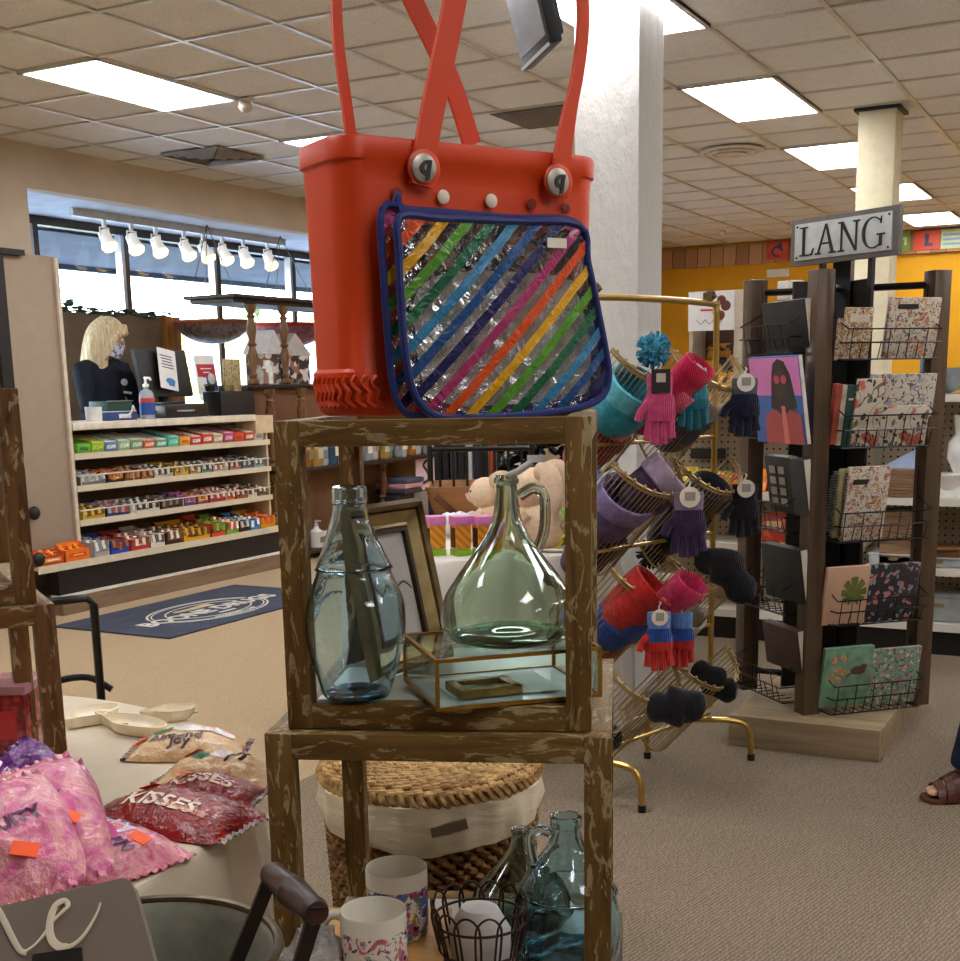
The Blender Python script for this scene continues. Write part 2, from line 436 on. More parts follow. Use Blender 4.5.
g = G(); g.box2((X1, Y0, 0), (X1+.1, Y1+.1, CH+.1)); struct('wall_right', g, beige)
g = G(); g.box2((X0-.1, Y0-.1, 0), (X1, Y0, CH+.1)); struct('wall_front', g, beige)
g = G(); g.box2((X0, Y0, 0), (X0+.015, BY0, .1)); struct('baseboard_left', g, mat('#5a4a3c', .6))
# ---- columns
plaster = NT('painted_concrete'); n_ = plaster.noise(plaster.coord('Object', (14, 14, 7)), 1, 5, .6); plaster.color('#cdcbc4'); plaster.bump(n_, .8, .02); plaster = plaster.set(.75, spec=.25)
p1 = atd(638.5, 200, 5.4); w = .30
g = G(); g.box2((p1.x-w, p1.y, 0), (p1.x, p1.y+w, CH), bev=.006); struct('column_near', g, plaster); NEARCOL = p1
g = G(); g.box2((-1.775, 8.36, 0), (-1.55, 8.60, CH), bev=.006); struct('column_far', g, mat('#d9cfae', .7, 0, .3, .03))
g = G()
for a, b in (((-1.80, 8.335), (-1.525, 8.36)), ((-1.80, 8.60), (-1.525, 8.625)), ((-1.80, 8.36), (-1.775, 8.60)), ((-1.55, 8.36), (-1.525, 8.60))): g.box2((a[0], a[1], CH-.02), (b[0], b[1], CH-.002))
struct('trim_3', g, mat('#2d2822', .6))
# ---- outdoors: paved lot, overhang, bushes, a parked car, far building
g = G(); g.box2((-60, -40, -.3), (XW-.12, 60, -.12)); struct('exterior_ground', g, mat('#c9c7c2', .9, 0, .1, .05, .4))
g = G(); g.box2((-10.4, 0, 2.79), (XW-.1, 22, 3.0)); g.box2((-10.5, 0, 2.74), (-10.4, 22, 3.3)); struct('exterior_overhang', g, mat('#3f4856', .8, 0, .2, .15, 1.5))
g = G(); g.box2((-46, 10, -.1), (-40, 58, 4.2)); g.box2((-46.4, 9.6, 4.2), (-39.6, 58.4, 4.6))
for y in range(13, 56, 4): g.box2((-40.02, y, .8), (-39.95, y+2, 2.8), 1)
o = solo('shop_building', g, [mat('#dcd8cf', .8), mat('#5f6a74', .3)], 'pale building across the car park, seen through the windows', 'building')
bush_m = [mat('#d8cc7a', .8, var=.1, scale=9), mat('#b5bd8a', .8, var=.1, scale=9)]
def bush(x, y, r, h, lab, m):
    g = G(); rnd = random.Random(int(x*100+y*10))
    for i in range(90):
        a, b = rnd.uniform(0, 2*pi), rnd.uniform(0, pi/2); q = r*(.72+.34*rnd.random())
        c = V((x+q*cos(a)*cos(b), y+q*sin(a)*cos(b), -.1+h*.15+h*.85*sin(b)))
        s = .16*r; M = MX.Translation(c) @ MX.Rotation(rnd.random()*6, 4, 'Z') @ MX.Rotation(rnd.random()*6, 4, 'X')
        g.ball((0, 0, 0), (s*1.7, s, s*.6), 7, 4, 0, M)
    g.ball((x, y, h*.4), (r*.8, r*.8, h*.5), 12, 8)
    solo('shrub', g, m, lab, 'shrub', 'shrubs outside the windows')
for (px, py, x, r, h, lab, k) in ((72, 338, -15, .5, .7, 'yellowish shrub outside, seen beside the tall beige panel', 0), (103, 330, -16, .5, .8, 'rounded yellow shrub outside, above the cashier', 0),
        (150, 330, -16, .5, .75, 'olive shrub outside, in the middle of the second window pane', 1), (178, 330, -17.5, .5, .75, 'yellow shrub outside beside the third window mullion', 0), (250, 310, -19, .9, 2.0, 'tall green shrub outside behind the turned wood shelf', 1)):
    p = onx(px, py, x); bush(x, p.y, r, max(h, p.z+.25), lab, bush_m[k])
W = bpy.data.worlds.new('daylight'); SC.world = W; W.use_nodes = True
nt = W.node_tree; bgn = nt.nodes['Background']
sky = nt.nodes.new('ShaderNodeTexSky'); sky.sky_type = 'NISHITA'; sky.sun_disc = False; sky.sun_elevation = R(38); sky.sun_rotation = R(200)
mx = nt.nodes.new('ShaderNodeMix'); mx.data_type = 'RGBA'; mx.inputs[0].default_value = .55; mx.inputs[7].default_value = (.8, .88, 1, 1)
nt.links.new(sky.outputs[0], mx.inputs[6]); nt.links.new(mx.outputs[2], bgn.inputs[0]); bgn.inputs[1].default_value = 5.5
SC.view_settings.view_transform = 'Standard'; SC.view_settings.look = 'None'; SC.view_settings.exposure = .22; SC.view_settings.gamma = 1
SC.cycles.use_denoising = True; SC.cycles.max_bounces = 9; SC.cycles.transparent_max_bounces = 12; SC.cycles.transmission_bounces = 9
SC.cycles.diffuse_bounces = 6; SC.cycles.glossy_bounces = 4; SC.cycles.caustics_reflective = False; SC.cycles.caustics_refractive = True; SC.cycles.sample_clamp_indirect = 6
# ================================================================ CHECKOUT COUNTER
cream = mat('#cfc2a6', .45, 0, .4, .03); black = mat('#17130f', .5); dkbrown = mat('#3a2a1e', .6)
XS = -6.40; YA, YB = 6.20, 8.34
SHZ = (1.04, .825, .592, .342)
cnt = thing('checkout_counter', 'long cream checkout counter with four open candy shelves over a black kick board', 'counter', (XS-.3, 7.2, 0))
g = G(); g.box2((XS-.50, YA+.01, 1.20), (XS+.01, 8.17, 1.25), bev=.008); obj('countertop', g, mat('#d6cbb6', .35), cnt)
for z in SHZ[:3]:
    g = G(); g.box2((XS-.42, YA+.01, z-.02), (XS-.004, YB, z)); g.box2((XS-.006, YA+.01, z-.035), (XS+.004, YB, z+.006)); obj('shelf', g, cream, cnt)
g = G(); g.box2((XS-.45, 5.72, SHZ[3]-.02), (XS+.10, YB+.02, SHZ[3])); g.box2((XS+.098, 5.72, SHZ[3]-.04), (XS+.108, YB+.02, SHZ[3]+.008)); obj('base_deck', g, cream, cnt)
g = G(); g.box2((XS-.02, 5.90, .135), (XS+.085, YB+.01, SHZ[3]-.02)); obj('kick_board', g, black, cnt)
g = G(); g.box2((XS-.50, 5.90, 0), (XS+.105, YB+.06, .118)); obj('plinth', g, wood('plinth_wood', '#6f5a45', '#8c745a', 1), cnt)
g = G(); g.box2((XS-.0, 5.90, .118), (XS+.11, YB+.06, .135)); obj('plinth_trim', g, mat('#ded8ca', .4), cnt)
g = G(); g.box2((XS-.46, YA+.01, SHZ[3]), (XS-.42, YB, 1.20)); obj('back_panel', g, mat('#6d5c49', .7), cnt)
g = G(); g.box2((XS-.42, YB-.02, SHZ[3]), (XS-.02, YB, 1.16)); g.box2((XS-.2, 8.17, 1.10), (XS+.0, YB+.06, 1.24)); obj('end_panel', g, mat('#c7b38f', .6), cnt)
for z in SHZ[1:3]:
    g = G(); g.tube([(XS+.002, YA+.02, z+.07), (XS+.002, YB-.02, z+.07)], .005, 6)
    for y in (6.25, 6.75, 7.25, 7.75, 8.3): g.tube([(XS+.002, y, z), (XS+.002, y, z+.07)], .004, 5)
    obj('fence_rail', g, mat('#c9c6bf', .3, .3), cnt)
g = G(); g.box2((XS-.05, 4.6, SHZ[3]+.002), (XS-.022, YA, 2.318), bev=.004)
pn = thing('tall_panel', 'tall plain beige panel standing beside the candy shelves', 'panel', (XS-.04, 5.4, SHZ[3])); obj('board', g, mat('#9c8a76', .7, 0, .3, .02), pn)
g = G(); g.box2((XS-.02, YA-.02, SHZ[3]), (XS-.0, YA+.008, 2.31)); obj('edge_trim', g, mat('#cdbda6', .5), pn)
g = G(); g.box2((XS-.02, 5.2, 2.30), (XS+.02, onx(23, 258, XS).y, 2.335)); g.box2((XS-.02, onx(-3, 300, XS).y-.02, 1.2), (XS+.01, onx(-3, 300, XS).y+.07, 2.30))
solo('display_bracket', g, black, 'black metal hanging bar and upright at the top of the beige panel', 'bracket')
# ---- candy on the shelves
ORD = 'first second third fourth fifth sixth seventh eighth ninth tenth eleventh twelfth thirteenth fourteenth fifteenth sixteenth seventeenth eighteenth'.split()
rnd = random.Random(3)
def candy_box(y, w, z, d, h, col, fill, lab, group, x=XS-.02, word=None, slope=.45, mark='#eee8dc'):
    """open display tray: low front, tall back, packs standing inside"""
    t = thing('candy_box', lab, 'candy box', (x-d/2, y, z), 0, group)
    hw = w/2-.003; g = G(); fh = h*.72
    side = [(-d/2, 0), (d/2, 0), (d/2, fh), (-d/2*.2, fh*1.05), (-d/2, h*1.1)]
    th = .003
    for s in (-1, 1):
        M = MX.Translation((0, s*hw-(th if s > 0 else 0), 0)) @ MX(((1, 0, 0, 0), (0, 0, 1, 0), (0, 1, 0, 0), (0, 0, 0, 1)))
        g.prism(side, th, 0, M)
    g.box((d/2-th/2, 0, fh/2), (th, 2*hw, fh)); g.box((-d/2+th/2, 0, h*.55), (th, 2*hw, h*1.1)); g.box((0, 0, th/2), (d, 2*hw, th))
    mk = G(); lw = w*rnd.uniform(.5, .72); mk.box((d/2+.001, 0, fh*.55), (.002, lw, fh*.34)); 
    obj('tray', g, mat(col, .4, var=.03), t, False)
    if word:
        tx = text_g(word, fh*.62, .002, .002); tx.v = [V((d/2+.002+p.z, p.x, fh*.52+p.y)) for p in tx.v]; obj('printed_name', tx, mat('#4a2410', .4), t, False)
    else:
        mk.box((d/2+.002, lw*.04, fh*.55), (.002, lw*.6, fh*.10), 1); obj('printed_name', mk, [mat(fill[-1], .5, var=.2, scale=60), mat(mark, .5)], t, False)
    n = max(2, int(w/.035)); f = G()
    for i in range(n):
        for r in range(3):
            f.box((d/2-.03-r*d*.28, -hw+.01+(i+.5)*(2*hw-.02)/n, fh*.62+.012*r+rnd.uniform(0, .014)), (d*.26, (2*hw-.02)/n*.9, fh*.62), i % len(fill), None, 0, MX.Rotation(rnd.uniform(-.25, .1), 3, 'Y'))
    obj('wrapped_bars', f, [mat(c, .3, var=.1, scale=40) for c in fill], t, False)
    return t
def gum_row():
    cols = [('lime green', '#6fae3c', '#3d7a32'), ('bright green', '#86b83a', '#c9c04a'), ('silver blue', '#5f78a6', '#c9ced6'), ('pale green', '#8fb48a', '#d3dccb'), ('grey green', '#7d9a78', '#cbd0c4'),
            ('orange red', '#c85a3c', '#e3c8b8'), ('mint', '#5fae86', '#dfe6da'), ('teal', '#4fb39a', '#8fd0bd'), ('yellow', '#d9a53a', '#c9603a'), ('red and white', '#b8453a', '#e2d3c6'),
            ('scarlet', '#c8402c', '#ded6c9'), ('tan', '#b79c74', '#d8d0bd'), ('magenta', '#a8486e', '#d8a9b5'), ('orange', '#c9532e', '#b93a2a'), ('rust', '#b0472b', '#dccdb8'), ('white', '#d6d0c4', '#8e98ac')]
    y = YA+.06; w = (YB-YA-.10)/len(cols)
    for i, (n, a, b) in enumerate(cols):
        t = thing('gum_box', 'slim %s gum box, %s from the tall panel on the topmost candy shelf' % (n, ORD[i]), 'gum box', (XS-.17, y+w/2, SHZ[0]), 0, 'gum boxes on the topmost candy shelf')
        g = G(); M = MX.Rotation(R(10), 4, 'Y') @ MX.Translation((0, 0, .06))
        hh = rnd.uniform(.055, .075)
        g.box((0, 0, hh/2-.03), (.28, w*.9, hh), 0, M, .004)
        obj('carton', g, mat(a, .4, var=.05), t, False)
        f = G(); f.box((0, 0, hh-.028), (.26, w*.8, .006), 0, M); f.box((.1405, 0, hh/2-.03), (.003, w*.62, hh*.4), 0, M); obj('printed_lid', f, mat(b, .4, var=.25, scale=45), t, False)
        y += w
gum_row()
rows = [(SHZ[1], 'second', .075, [('grey', .26, '#6f6f70', ['#c9cac8', '#9a9c9c']), ('black and orange', .17, '#2a2019', ['#c8742a', '#d98a3a']), ('brown', .17, '#7a4524', ['#a5683a', '#c58a5a']), ('copper', .13, '#9a5a34', ['#c5854a', '#5d3420']),
         ('white', .22, '#b9b4aa', ['#e0dcd2', '#53443a']), ('yellow', .17, '#d0a02c', ['#e3bd4a', '#8d6a22']), ('tan', .14, '#a58a62', ['#d8cba6', '#7d5f40']), ('teal spotted', .13, '#6f8c8c', ['#cfd4cc', '#2f4446']), ('cream', .20, '#b7a18d', ['#d8d2c6', '#a4685a']), ('rosy', .16, '#9a6a60', ['#cfc7bb', '#7d3a34']), ('slate', .15, '#52666c', ['#bfcac8', '#3a4a50']), ('pale blue', .15, '#8fa0a6', ['#dfe2de', '#5a6a70'])]),
        (SHZ[2], 'third', .085, [('yellow', .24, '#c9a22a', ['#e0bd3a', '#7d5f1c']), ('navy', .24, '#27336b', ['#aab0c0', '#c25a44']), ('white', .34, '#c9c4bc', ['#d8d4cc', '#4a3d36']), ('dark brown', .26, '#3d2a22', ['#8d7d72', '#5a4238']),
         ('blue violet', .16, '#3f4a86', ['#8a5aa0', '#c86a7a']), ('magenta', .15, '#8a3a5e', ['#d8b23a', '#b84a5a']), ('crimson', .22, '#a83240', ['#d8d0c8', '#c8503a']), ('orange', .12, '#d9712c', ['#e6e0d6', '#b84a2a']), ('rust', .16, '#a5583a', ['#ded6ca', '#6e3624']), ('white and brown', .14, '#cfc6b8', ['#7d5a44', '#e0dad0']), ('brown striped', .12, '#8a6a54', ['#ddd6ca', '#5d4030'])]),
        (SHZ[3], 'lowest', .115, [('silver', .17, '#a9a6a4', ['#c9c7c4', '#7a7876']), ('royal blue', .20, '#2546b0', ['#9a5a44', '#5a2f24']), ('red', .22, '#c0281f', ['#8d3f2c', '#ded3c4']), ('white', .17, '#dcd7ce', ['#cfc9bf', '#6f5a4a']), ('chocolate brown', .20, '#3a241a', ['#6f4a36', '#d6cbb8']),
         ('golden yellow', .34, '#e6a91f', ['#b98a2a', '#5d3a20']), ('orange red', .19, '#d9481f', ['#8a5a2a', '#5aa83a']), ('green and red', .17, '#6fae34', ['#d84a3a', '#e8e2d4']), ('dark', .14, '#2c2420', ['#b8b0a8', '#4a4038']), ('sky blue', .14, '#2f86c4', ['#dfe6ea', '#1f5a94']), ('amber', .22, '#e2a21c', ['#d8742a', '#c05a2a'])])]
for z, nm, h, items in rows:
    tot = sum(i[1] for i in items); sc = (YB-YA-.1)/tot; y = YA+.05
    low = nm == 'lowest'
    for i, (n, w, c, f) in enumerate(items):
        w *= sc; word = "m&m's" if (low and n in ('golden yellow', 'orange red')) else None
        candy_box(y+w/2, w*.96, z, .28 if not low else .30, h*rnd.uniform(.95, 1.25), c, f, '%s candy tray, %s from the tall panel on the %s candy shelf' % (n, ORD[i], nm), 'candy trays on the %s shelf' % nm, XS-.02 if not low else XS+.06, word)
        y += w
candy_box(5.86, .20, SHZ[3], .085, .095, '#c03a22', ['#c8452a', '#e0b23a'], 'red and yellow candy carton at the end of the deck below the tall panel', 'candy trays before the tall panel', XS+.09, None)
candy_box(6.08, .22, SHZ[3], .085, .115, '#e0701c', ['#e8a02a', '#d84a1c'], 'bright orange and yellow candy carton before the tall beige panel', 'candy trays before the tall panel', XS+.09, None, mark='#e8c23a')
# ---- things on the counter
ZC = 1.25
def cp(px, x): return onx(px, 418, x).y
y = cp(148, -6.55); t = thing('hand_sanitizer', 'clear hand sanitizer pump bottle with blue and red label on the counter', 'bottle', (-6.55, y, ZC))
g = G(); g.lathe([(.06, 0), (.065, .01), (.065, .17), (.05, .20), (.02, .215), (.02, .23)], n=20, sx=.7); obj('body', g, mat('#c9d2d6', .15, trans=.5), t, False)
g = G(); g.lathe([(.0665, .03), (.0665, .12)], n=20, sx=.71, caps=(False, False)); obj('label', g, mat('#2a4a8a', .4), t, False)
g = G(); g.lathe([(.0665, .12), (.0665, .15)], n=20, sx=.71, caps=(False, False)); obj('label_band', g, mat('#c23a2a', .4), t, False)
g = G(); g.lathe([(.022, .23), (.024, .25), (.01, .255), (.008, .29)], n=12); g.tube([(0, -.01, .295), (.0, .045, .293), (0, .055, .28)], .009, 8); obj('pump', g, mat('#e8e8e4', .3), t, False)
y0, y1 = cp(140, -6.75), cp(190, -6.75)
t = thing('cash_register_monitor', 'black till monitor on a stand with its back to the shop', 'monitor', (-6.75, (y0+y1)/2, ZC))
g = G(); g.box((0, 0, .33), (.05, y1-y0, .36), bev=.012, rot=MX.Rotation(R(-10), 3, 'Y')); obj('screen_body', g, black, t, False)
g = G(); g.box((-.035, 0, .33), (.004, y1-y0-.04, .31), rot=MX.Rotation(R(-10), 3, 'Y')); obj('display', g, mat('#20242a', .2), t, False)
g = G(); g.tube([(-.02, 0, .02), (0, 0, .2)], .04, 10); g.box((-.02, 0, .012), (.2, .24, .024), bev=.008); obj('stand', g, black, t, False)
yp = cp(172, -6.68); t = thing('paper_notice', 'white printed notice with a blue picture taped to the back of the till monitor', 'notice', (-6.69, yp, ZC+.21), R(4))
Mp = MX.Translation((0, 0, .15)) @ MX.Rotation(R(-10), 4, 'Y') @ MX.Rotation(R(-9), 4, 'X')
g = G(); g.box((0, 0, 0), (.002, .21, .31), 0, Mp); obj('sheet', g, mat('#dfdcd6', .6, var=.02), t, False)
g = G()
for i in range(5): g.box((.0018, -.01+.004*i, .10-.022*i), (.001, .14-.012*(i % 3), .009), 0, Mp)
obj('printed_text', g, mat('#5a5d66', .6), t, False)
g = G(); g.ball((.0018, .02, -.09), (.001, .055, .025), 16, 8, 0, Mp); g.box((.0018, .03, -.115), (.001, .07, .02), 0, Mp); obj('printed_picture', g, mat('#2f74b5', .5), t, False)
g = G(); g.box2((-6.75, cp(157, -6.6), ZC), (-6.5, cp(199, -6.6), ZC+.10), bev=.012); g.box2((-6.74, cp(160, -6.6), ZC+.10), (-6.55, cp(182, -6.6), ZC+.12), bev=.008)
t = thing('receipt_printer', 'black receipt printer and terminal on the counter below the monitor', 'printer', (-6.62, cp(178, -6.6), ZC)); obj('body', g, mat('#1c1b1b', .3), t)
g = G(); g.box((-6.497, cp(176, -6.6), ZC+.05), (.004, .2, .012))
obj('paper_slot', g, mat('#8d9094', .3), t)
t = thing('sign_holder', 'clear acrylic stand with a red, white and blue leaflet on the counter', 'sign holder', (-6.72, cp(213, -6.72), ZC))
Ms = MX.Rotation(R(-8), 4, 'Y'); g = G(); g.box((.0, 0, .30), (.006, .24, .36), 0, Ms); g.box((.02, 0, .06), (.14, .24, .006)); g.box((-.03, 0, .09), (.01, .1, .07)); obj('stand', g, mat('#c8d2d6', .1, trans=.6), t, False)
g = G(); g.box((.006, 0, .32), (.002, .22, .30), 0, Ms); obj('leaflet', g, mat('#dcd9d2', .5, var=.02), t, False)
g = G(); g.box((.008, 0, .355), (.001, .22, .10), 0, Ms); obj('red_panel', g, mat('#b5293a', .5), t, False)
g = G(); g.box((.008, .03, .25), (.001, .16, .11), 0, Ms); obj('blue_panel', g, mat('#2b5a94', .5), t, False)
g = G(); g.ball((.0095, .05, .29), (.001, .045, .045), 16, 8, 0, Ms); g.box((.0095, -.06, .26), (.001, .09, .08), 0, Ms)
for i in range(2): g.box((.0095, 0, .37-.03*i), (.001, .13-.05*i, .008), 0, Ms)
obj('printed_mark', g, mat('#e8e4dc', .5), t, False)
g = G(); g.box2((-6.68, cp(212, -6.6), ZC), (-6.50, cp(246, -6.6), ZC+.185), bev=.004); solo('card_terminal_box', g, mat('#141212', .5), 'plain black box at the far end of the counter', 'box')
g = G(); g.box2((-6.62, cp(232, -6.55), ZC+.187), (-6.60, cp(248, -6.55), ZC+.44), bev=.004); g.box2((-6.66, cp(237, -6.55), ZC+.187), (-6.56, cp(243, -6.55), ZC+.235))
solo('gold_card', g, mat('#9a8d66', .4, .3, var=.3, scale=60), 'small speckled gold card standing on the black counter box', 'card')
t = thing('planter', 'small black plant pot standing beside the leaflet holder', 'plant', (-6.62, cp(214, -6.6), ZC+.187))
g = G(); g.lathe([(.03, 0), (.045, .045), (.042, .045), (.036, .012)], n=16); obj('pot', g, mat('#14110f', .5), t, False)
g = G(); 
for i in range(16):
    a = i*2.4; g.tube([(0, 0, .035), (.025*cos(a), .025*sin(a), .055), (.05*cos(a), .05*sin(a), .05)], .004, 5)
obj('leaves', g, mat('#2c3a26', .7), t, False)
g = G(); g.lathe([(.055, 0), (.058, .10), (.05, .10), (.048, .01)], (-6.52, cp(94, -6.52), ZC), 18); solo('paper_cup', g, mat('#d8d6d0', .5), 'plain white cup at the panel end of the counter', 'cup')
t = thing('supply_box', 'blue and white box with a dark green spiral pad on top, on the counter', 'box', (-6.6, cp(118, -6.55), ZC))
g = G(); g.box((0, 0, .03), (.2, .28, .06), bev=.004); obj('carton', g, mat('#2a3a6e', .5), t, False)
g = G(); g.box((.101, .02, .03), (.002, .12, .03)); g.box((0, 0, .062), (.2, .28, .004)); obj('printed_panel', g, mat('#d8dade', .5), t, False)
g = G(); g.box((0, -.01, .10), (.18, .24, .07), bev=.003); obj('notepad', g, mat('#23463a', .5), t, False)
g = G(); 
for k in range(12): g.lathe([(.012, -.003), (.016, 0), (.012, .003)], (.09, -.12+.02*k, .135), 8, 0)
obj('spiral', g, mat('#b5bab8', .3, .6), t, False)
g = G(); g.tube(catmull([(-6.48, cp(120, -6.5), ZC+.02), (-6.47, cp(128, -6.5), ZC+.05), (-6.5, cp(134, -6.5), ZC+.10), (-6.52, cp(138, -6.5), ZC+.03)]), .006, 6); solo('white_cable', g, mat('#dedede', .4), 'white cable looped beside the supply box on the counter', 'cable')
g = G(); g.box2((-6.44, cp(74, -6.45), ZC), (-6.58, cp(90, -6.45), ZC+.004)); solo('paper_sheet', g, mat('#e0d8d2', .7), 'loose white paper lying on the counter beside the tall panel', 'paper')
# ---- partition behind the cashier with a garland on top
XP = -7.95
g = G(); g.box2((XP-.04, 6.9, 0), (XP, onx(168, 360, XP).y, 2.10), bev=.01); scr = thing('fabric_screen', 'taupe fabric screen standing behind the cashier', 'screen', (XP, 8, 0))
obj('cloth_panel', g, mat('#71614f', .85, 0, .1, .08, 4), scr)
g = G(); ya, yb = onx(167, 340, XP+.05).y, onx(181, 340, XP+.05).y; g.box2((XP-.05, ya, 0), (XP+.06, yb, 2.10), bev=.01); obj('post', g, wood('amber_wood', '#7a4a1e', '#b5782f', 2), scr)
g = G(); rnd2 = random.Random(5)
for i in range(110):
    y = rnd2.uniform(7.6, 9.0); M = MX.Translation((XP-.02+rnd2.uniform(-.06, .06), y, 2.085+rnd2.uniform(.0, .06)+(.06 if y < 7.95 else 0)*rnd2.random())) @ MX.Rotation(rnd2.random()*6.3, 4, 'Z') @ MX.Rotation(rnd2.uniform(-1, 1), 4, 'X')
    g.ball((.035, 0, 0), (.045, .022, .006), 7, 4, 0, M)
g.tube([(XP-.02, 7.5+.1*i, 2.105+.015*sin(i*2.1)) for i in range(16)], .008, 5)
solo('garland', g, mat('#3c4a2c', .7, var=.15), 'dark green leaf garland lying along the top of the taupe screen', 'garland')
# ---- track lights
XT = -7.7
ends = [onx(95, 222, XT), onx(272, 249, XT)]
zt = NC-.06
g = G(); g.box2((XT-.02, ends[0].y-.25, zt), (XT+.02, ends[1].y+.2, NC)); solo('lighting_track', g, mat('#c9c7c4', .4), 'white lighting track under the window bay ceiling', 'track')
tl_lab = ['track spotlight nearest the beige panel'] + ['%s track spotlight along the bay, counted from the beige panel' % ORD[i] for i in range(1, 7)] + ['last track spotlight, nearest the orange tote']
proto = None; wm = mat('#eeeeec', .35); warm = emis('#ffc46a', 6)
for i, px in enumerate((105, 132, 156, 184, 203, 222, 243, 267)):
    y = onx(px, 240, XT).y
    if proto is None:
        t = proto = thing('track_spotlight', tl_lab[0], 'spotlight', (XT, y, zt), 0, 'track spotlights in the window bay')
        g = G(); g.cyl((0, 0, 0), (0, 0, -.05), .018); g.tube([(0, -.05, -.13), (0, -.05, -.06), (0, .05, -.06), (0, .05, -.13)], .007, 6); obj('bracket', g, wm, t, False)
        MM = MX.Translation((0, 0, -.12)) @ MX.Rotation(R(-28), 4, 'Y')
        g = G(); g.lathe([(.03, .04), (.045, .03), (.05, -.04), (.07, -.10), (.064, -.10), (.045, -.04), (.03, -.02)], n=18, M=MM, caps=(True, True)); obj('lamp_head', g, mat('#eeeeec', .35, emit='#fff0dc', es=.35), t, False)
        g = G(); g.lathe([(.066, -.095), (.055, -.125), (.02, -.14)], n=16, M=MM, caps=(True, True)); obj('bulb', g, warm, t, False)
    else: dup(proto, (XT, y, zt), rnd.uniform(-.3, .3), tl_lab[i])
# ---- hanging painted bowls by the window
def bowl(px0, px1, py, pyb, x, cols, lab):
    a, b = onx(px0, py, x), onx(px1, py, x); r = (b.y-a.y)/2*.72; zb = onx(px0, pyb, x).z; h = a.z-zb; c = ((x, (a.y+b.y)/2, a.z))
    t = thing('hanging_basket', lab, 'hanging basket', c)
    g = G(); prof = [(r*sin(k/8*pi/2), -h*cos(k/8*pi/2)) for k in range(9)]; g.lathe(prof+[(q*.96, z+.01) for q, z in reversed(prof)], n=28, caps=(False, False))
    m = NT('painted_bowl'); f = m.noise(m.coord(), 9, 5, .7, 1); m.color(m.ramp(f, [(.3, cols[0]), (.45, cols[1]), (.55, cols[2]), (.7, cols[3])])); obj('bowl', g, m.set(.5), t, False)
    g = G(); g.tube([(r*cos(k*pi/16), r*sin(k*pi/16), 0) for k in range(32)], .022, 6, loop=True); obj('rim', g, mat(cols[4], .5), t, False)
    g = G(); 
    for k in range(3): g.tube([(r*cos(k*2.1+.4), r*sin(k*2.1+.4), 0), (0, 0, NC-c[2])], .004, 4)
    obj('hanging_wire', g, mat('#5a5a58', .4, .6), t, False)
bowl(179, 244, 321, 343, -7.55, ('#3d2f2a', '#7a6258', '#a58f84', '#5d4a48', '#b5653a'), 'dark mottled hanging bowl with an orange rim by the window')
bowl(248, 318, 324, 347, -7.55, ('#5a3f5a', '#9a6a78', '#c0788a', '#7a5a70', '#c8452e'), 'red rimmed hanging bowl painted purple and pink by the window')
# ---- floor mat with the shop's oval badge
mat_t = thing('door_mat', 'dark blue grey floor mat with a cream oval badge before the candy shelves', 'mat', (-5.57, 6.46, 0))
g = G(); g.box2((-6.05, 5.57, 0), (-5.09, 7.36, .012), bev=.005); obj('mat_base', g, mat('#454b58', .9, 0, .2, .08, 5), mat_t)
badge = mat('#cfcabb', .8); gold = mat('#cdb98a', .8)
cx, cy, zz = -5.50, 6.42, .0135
g = G()
for a, b, w in ((.30, .50, .008), (.275, .47, .005), (.21, .36, .006)):
    for s in (0, 1):
        g.tube([(cx+a*sin(th), cy+b*cos(th), zz) for th in [s*pi+pi*.08+k*pi*.84/30 for k in range(31)]], w, 4, flat=.002, up=(0, 0, 1))
obj('oval_ring', g, badge, mat_t)
Mt = MX(((0, -1, 0, cx), (1, 0, 0, cy), (0, 0, 1, zz), (0, 0, 0, 1)))
tx = G(); tx.add(text_g('BOONE DRUGS', .185, .002, .006), Mt @ MX.Translation((0, -.02, 0))); obj('badge_name', tx, badge, mat_t)
g = G(); g.tube([(cx-.13, cy-.20, zz), (cx-.12, cy-.05, zz), (cx-.13, cy+.10, zz), (cx-.12, cy+.16, zz)], lambda u: .018+.03*u, 10, flat=.002, up=(0, 0, 1)); obj('badge_emblem', g, gold, mat_t)
g = G(); g.box((cx+.14, cy+.02, zz), (.025, .16, .002)); obj('badge_bar', g, badge, mat_t)
tx = G(); w_ = text_g('COMMUNITY CARE', .05, .002, .001)
warp(w_, lambda x, y, z: (cx+(.245+(-y if False else -y))*1.0*cos(x*1.9)*1.0+.0, cy+(.415)*sin(x*2.3), zz+z)); tx.add(w_); obj('badge_motto', tx, badge, mat_t)
# ================================================================ TURNED WOOD SHELF UNIT beside the windows
XE = -6.6; EY0, EY1 = 8.44, 13.2
walnut = wood('walnut', '#1d130c', '#332114', 1, .8, .5); turned = wood('turned_wood', '#4a2f1a', '#8a6440', 2, 1, .4)
et = thing('shelf_unit', 'long dark shelf unit with turned wooden posts standing past the checkout', 'shelf unit', (XE-.25, 10.5, 0))
ZE = (2.17, 1.485, .785, .085)
for z, xa, xb in ((ZE[0], XE-.45, XE), (ZE[1], XE-.45, XE), (ZE[2], XE-.45, XE+.28), (ZE[3], XE-.45, XE+.28)):
    g = G(); y0 = EY0-(.21 if z > 2 else .08 if z > 1 else 0); g.box2((xa, y0, z-.035), (xb, EY1, z), bev=.01)
    if z > 2: g.box2((xa-.04, y0-.04, z+.0), (xb+.05, EY1, z+.03), bev=.01)
    obj('shelf', g, walnut, et)
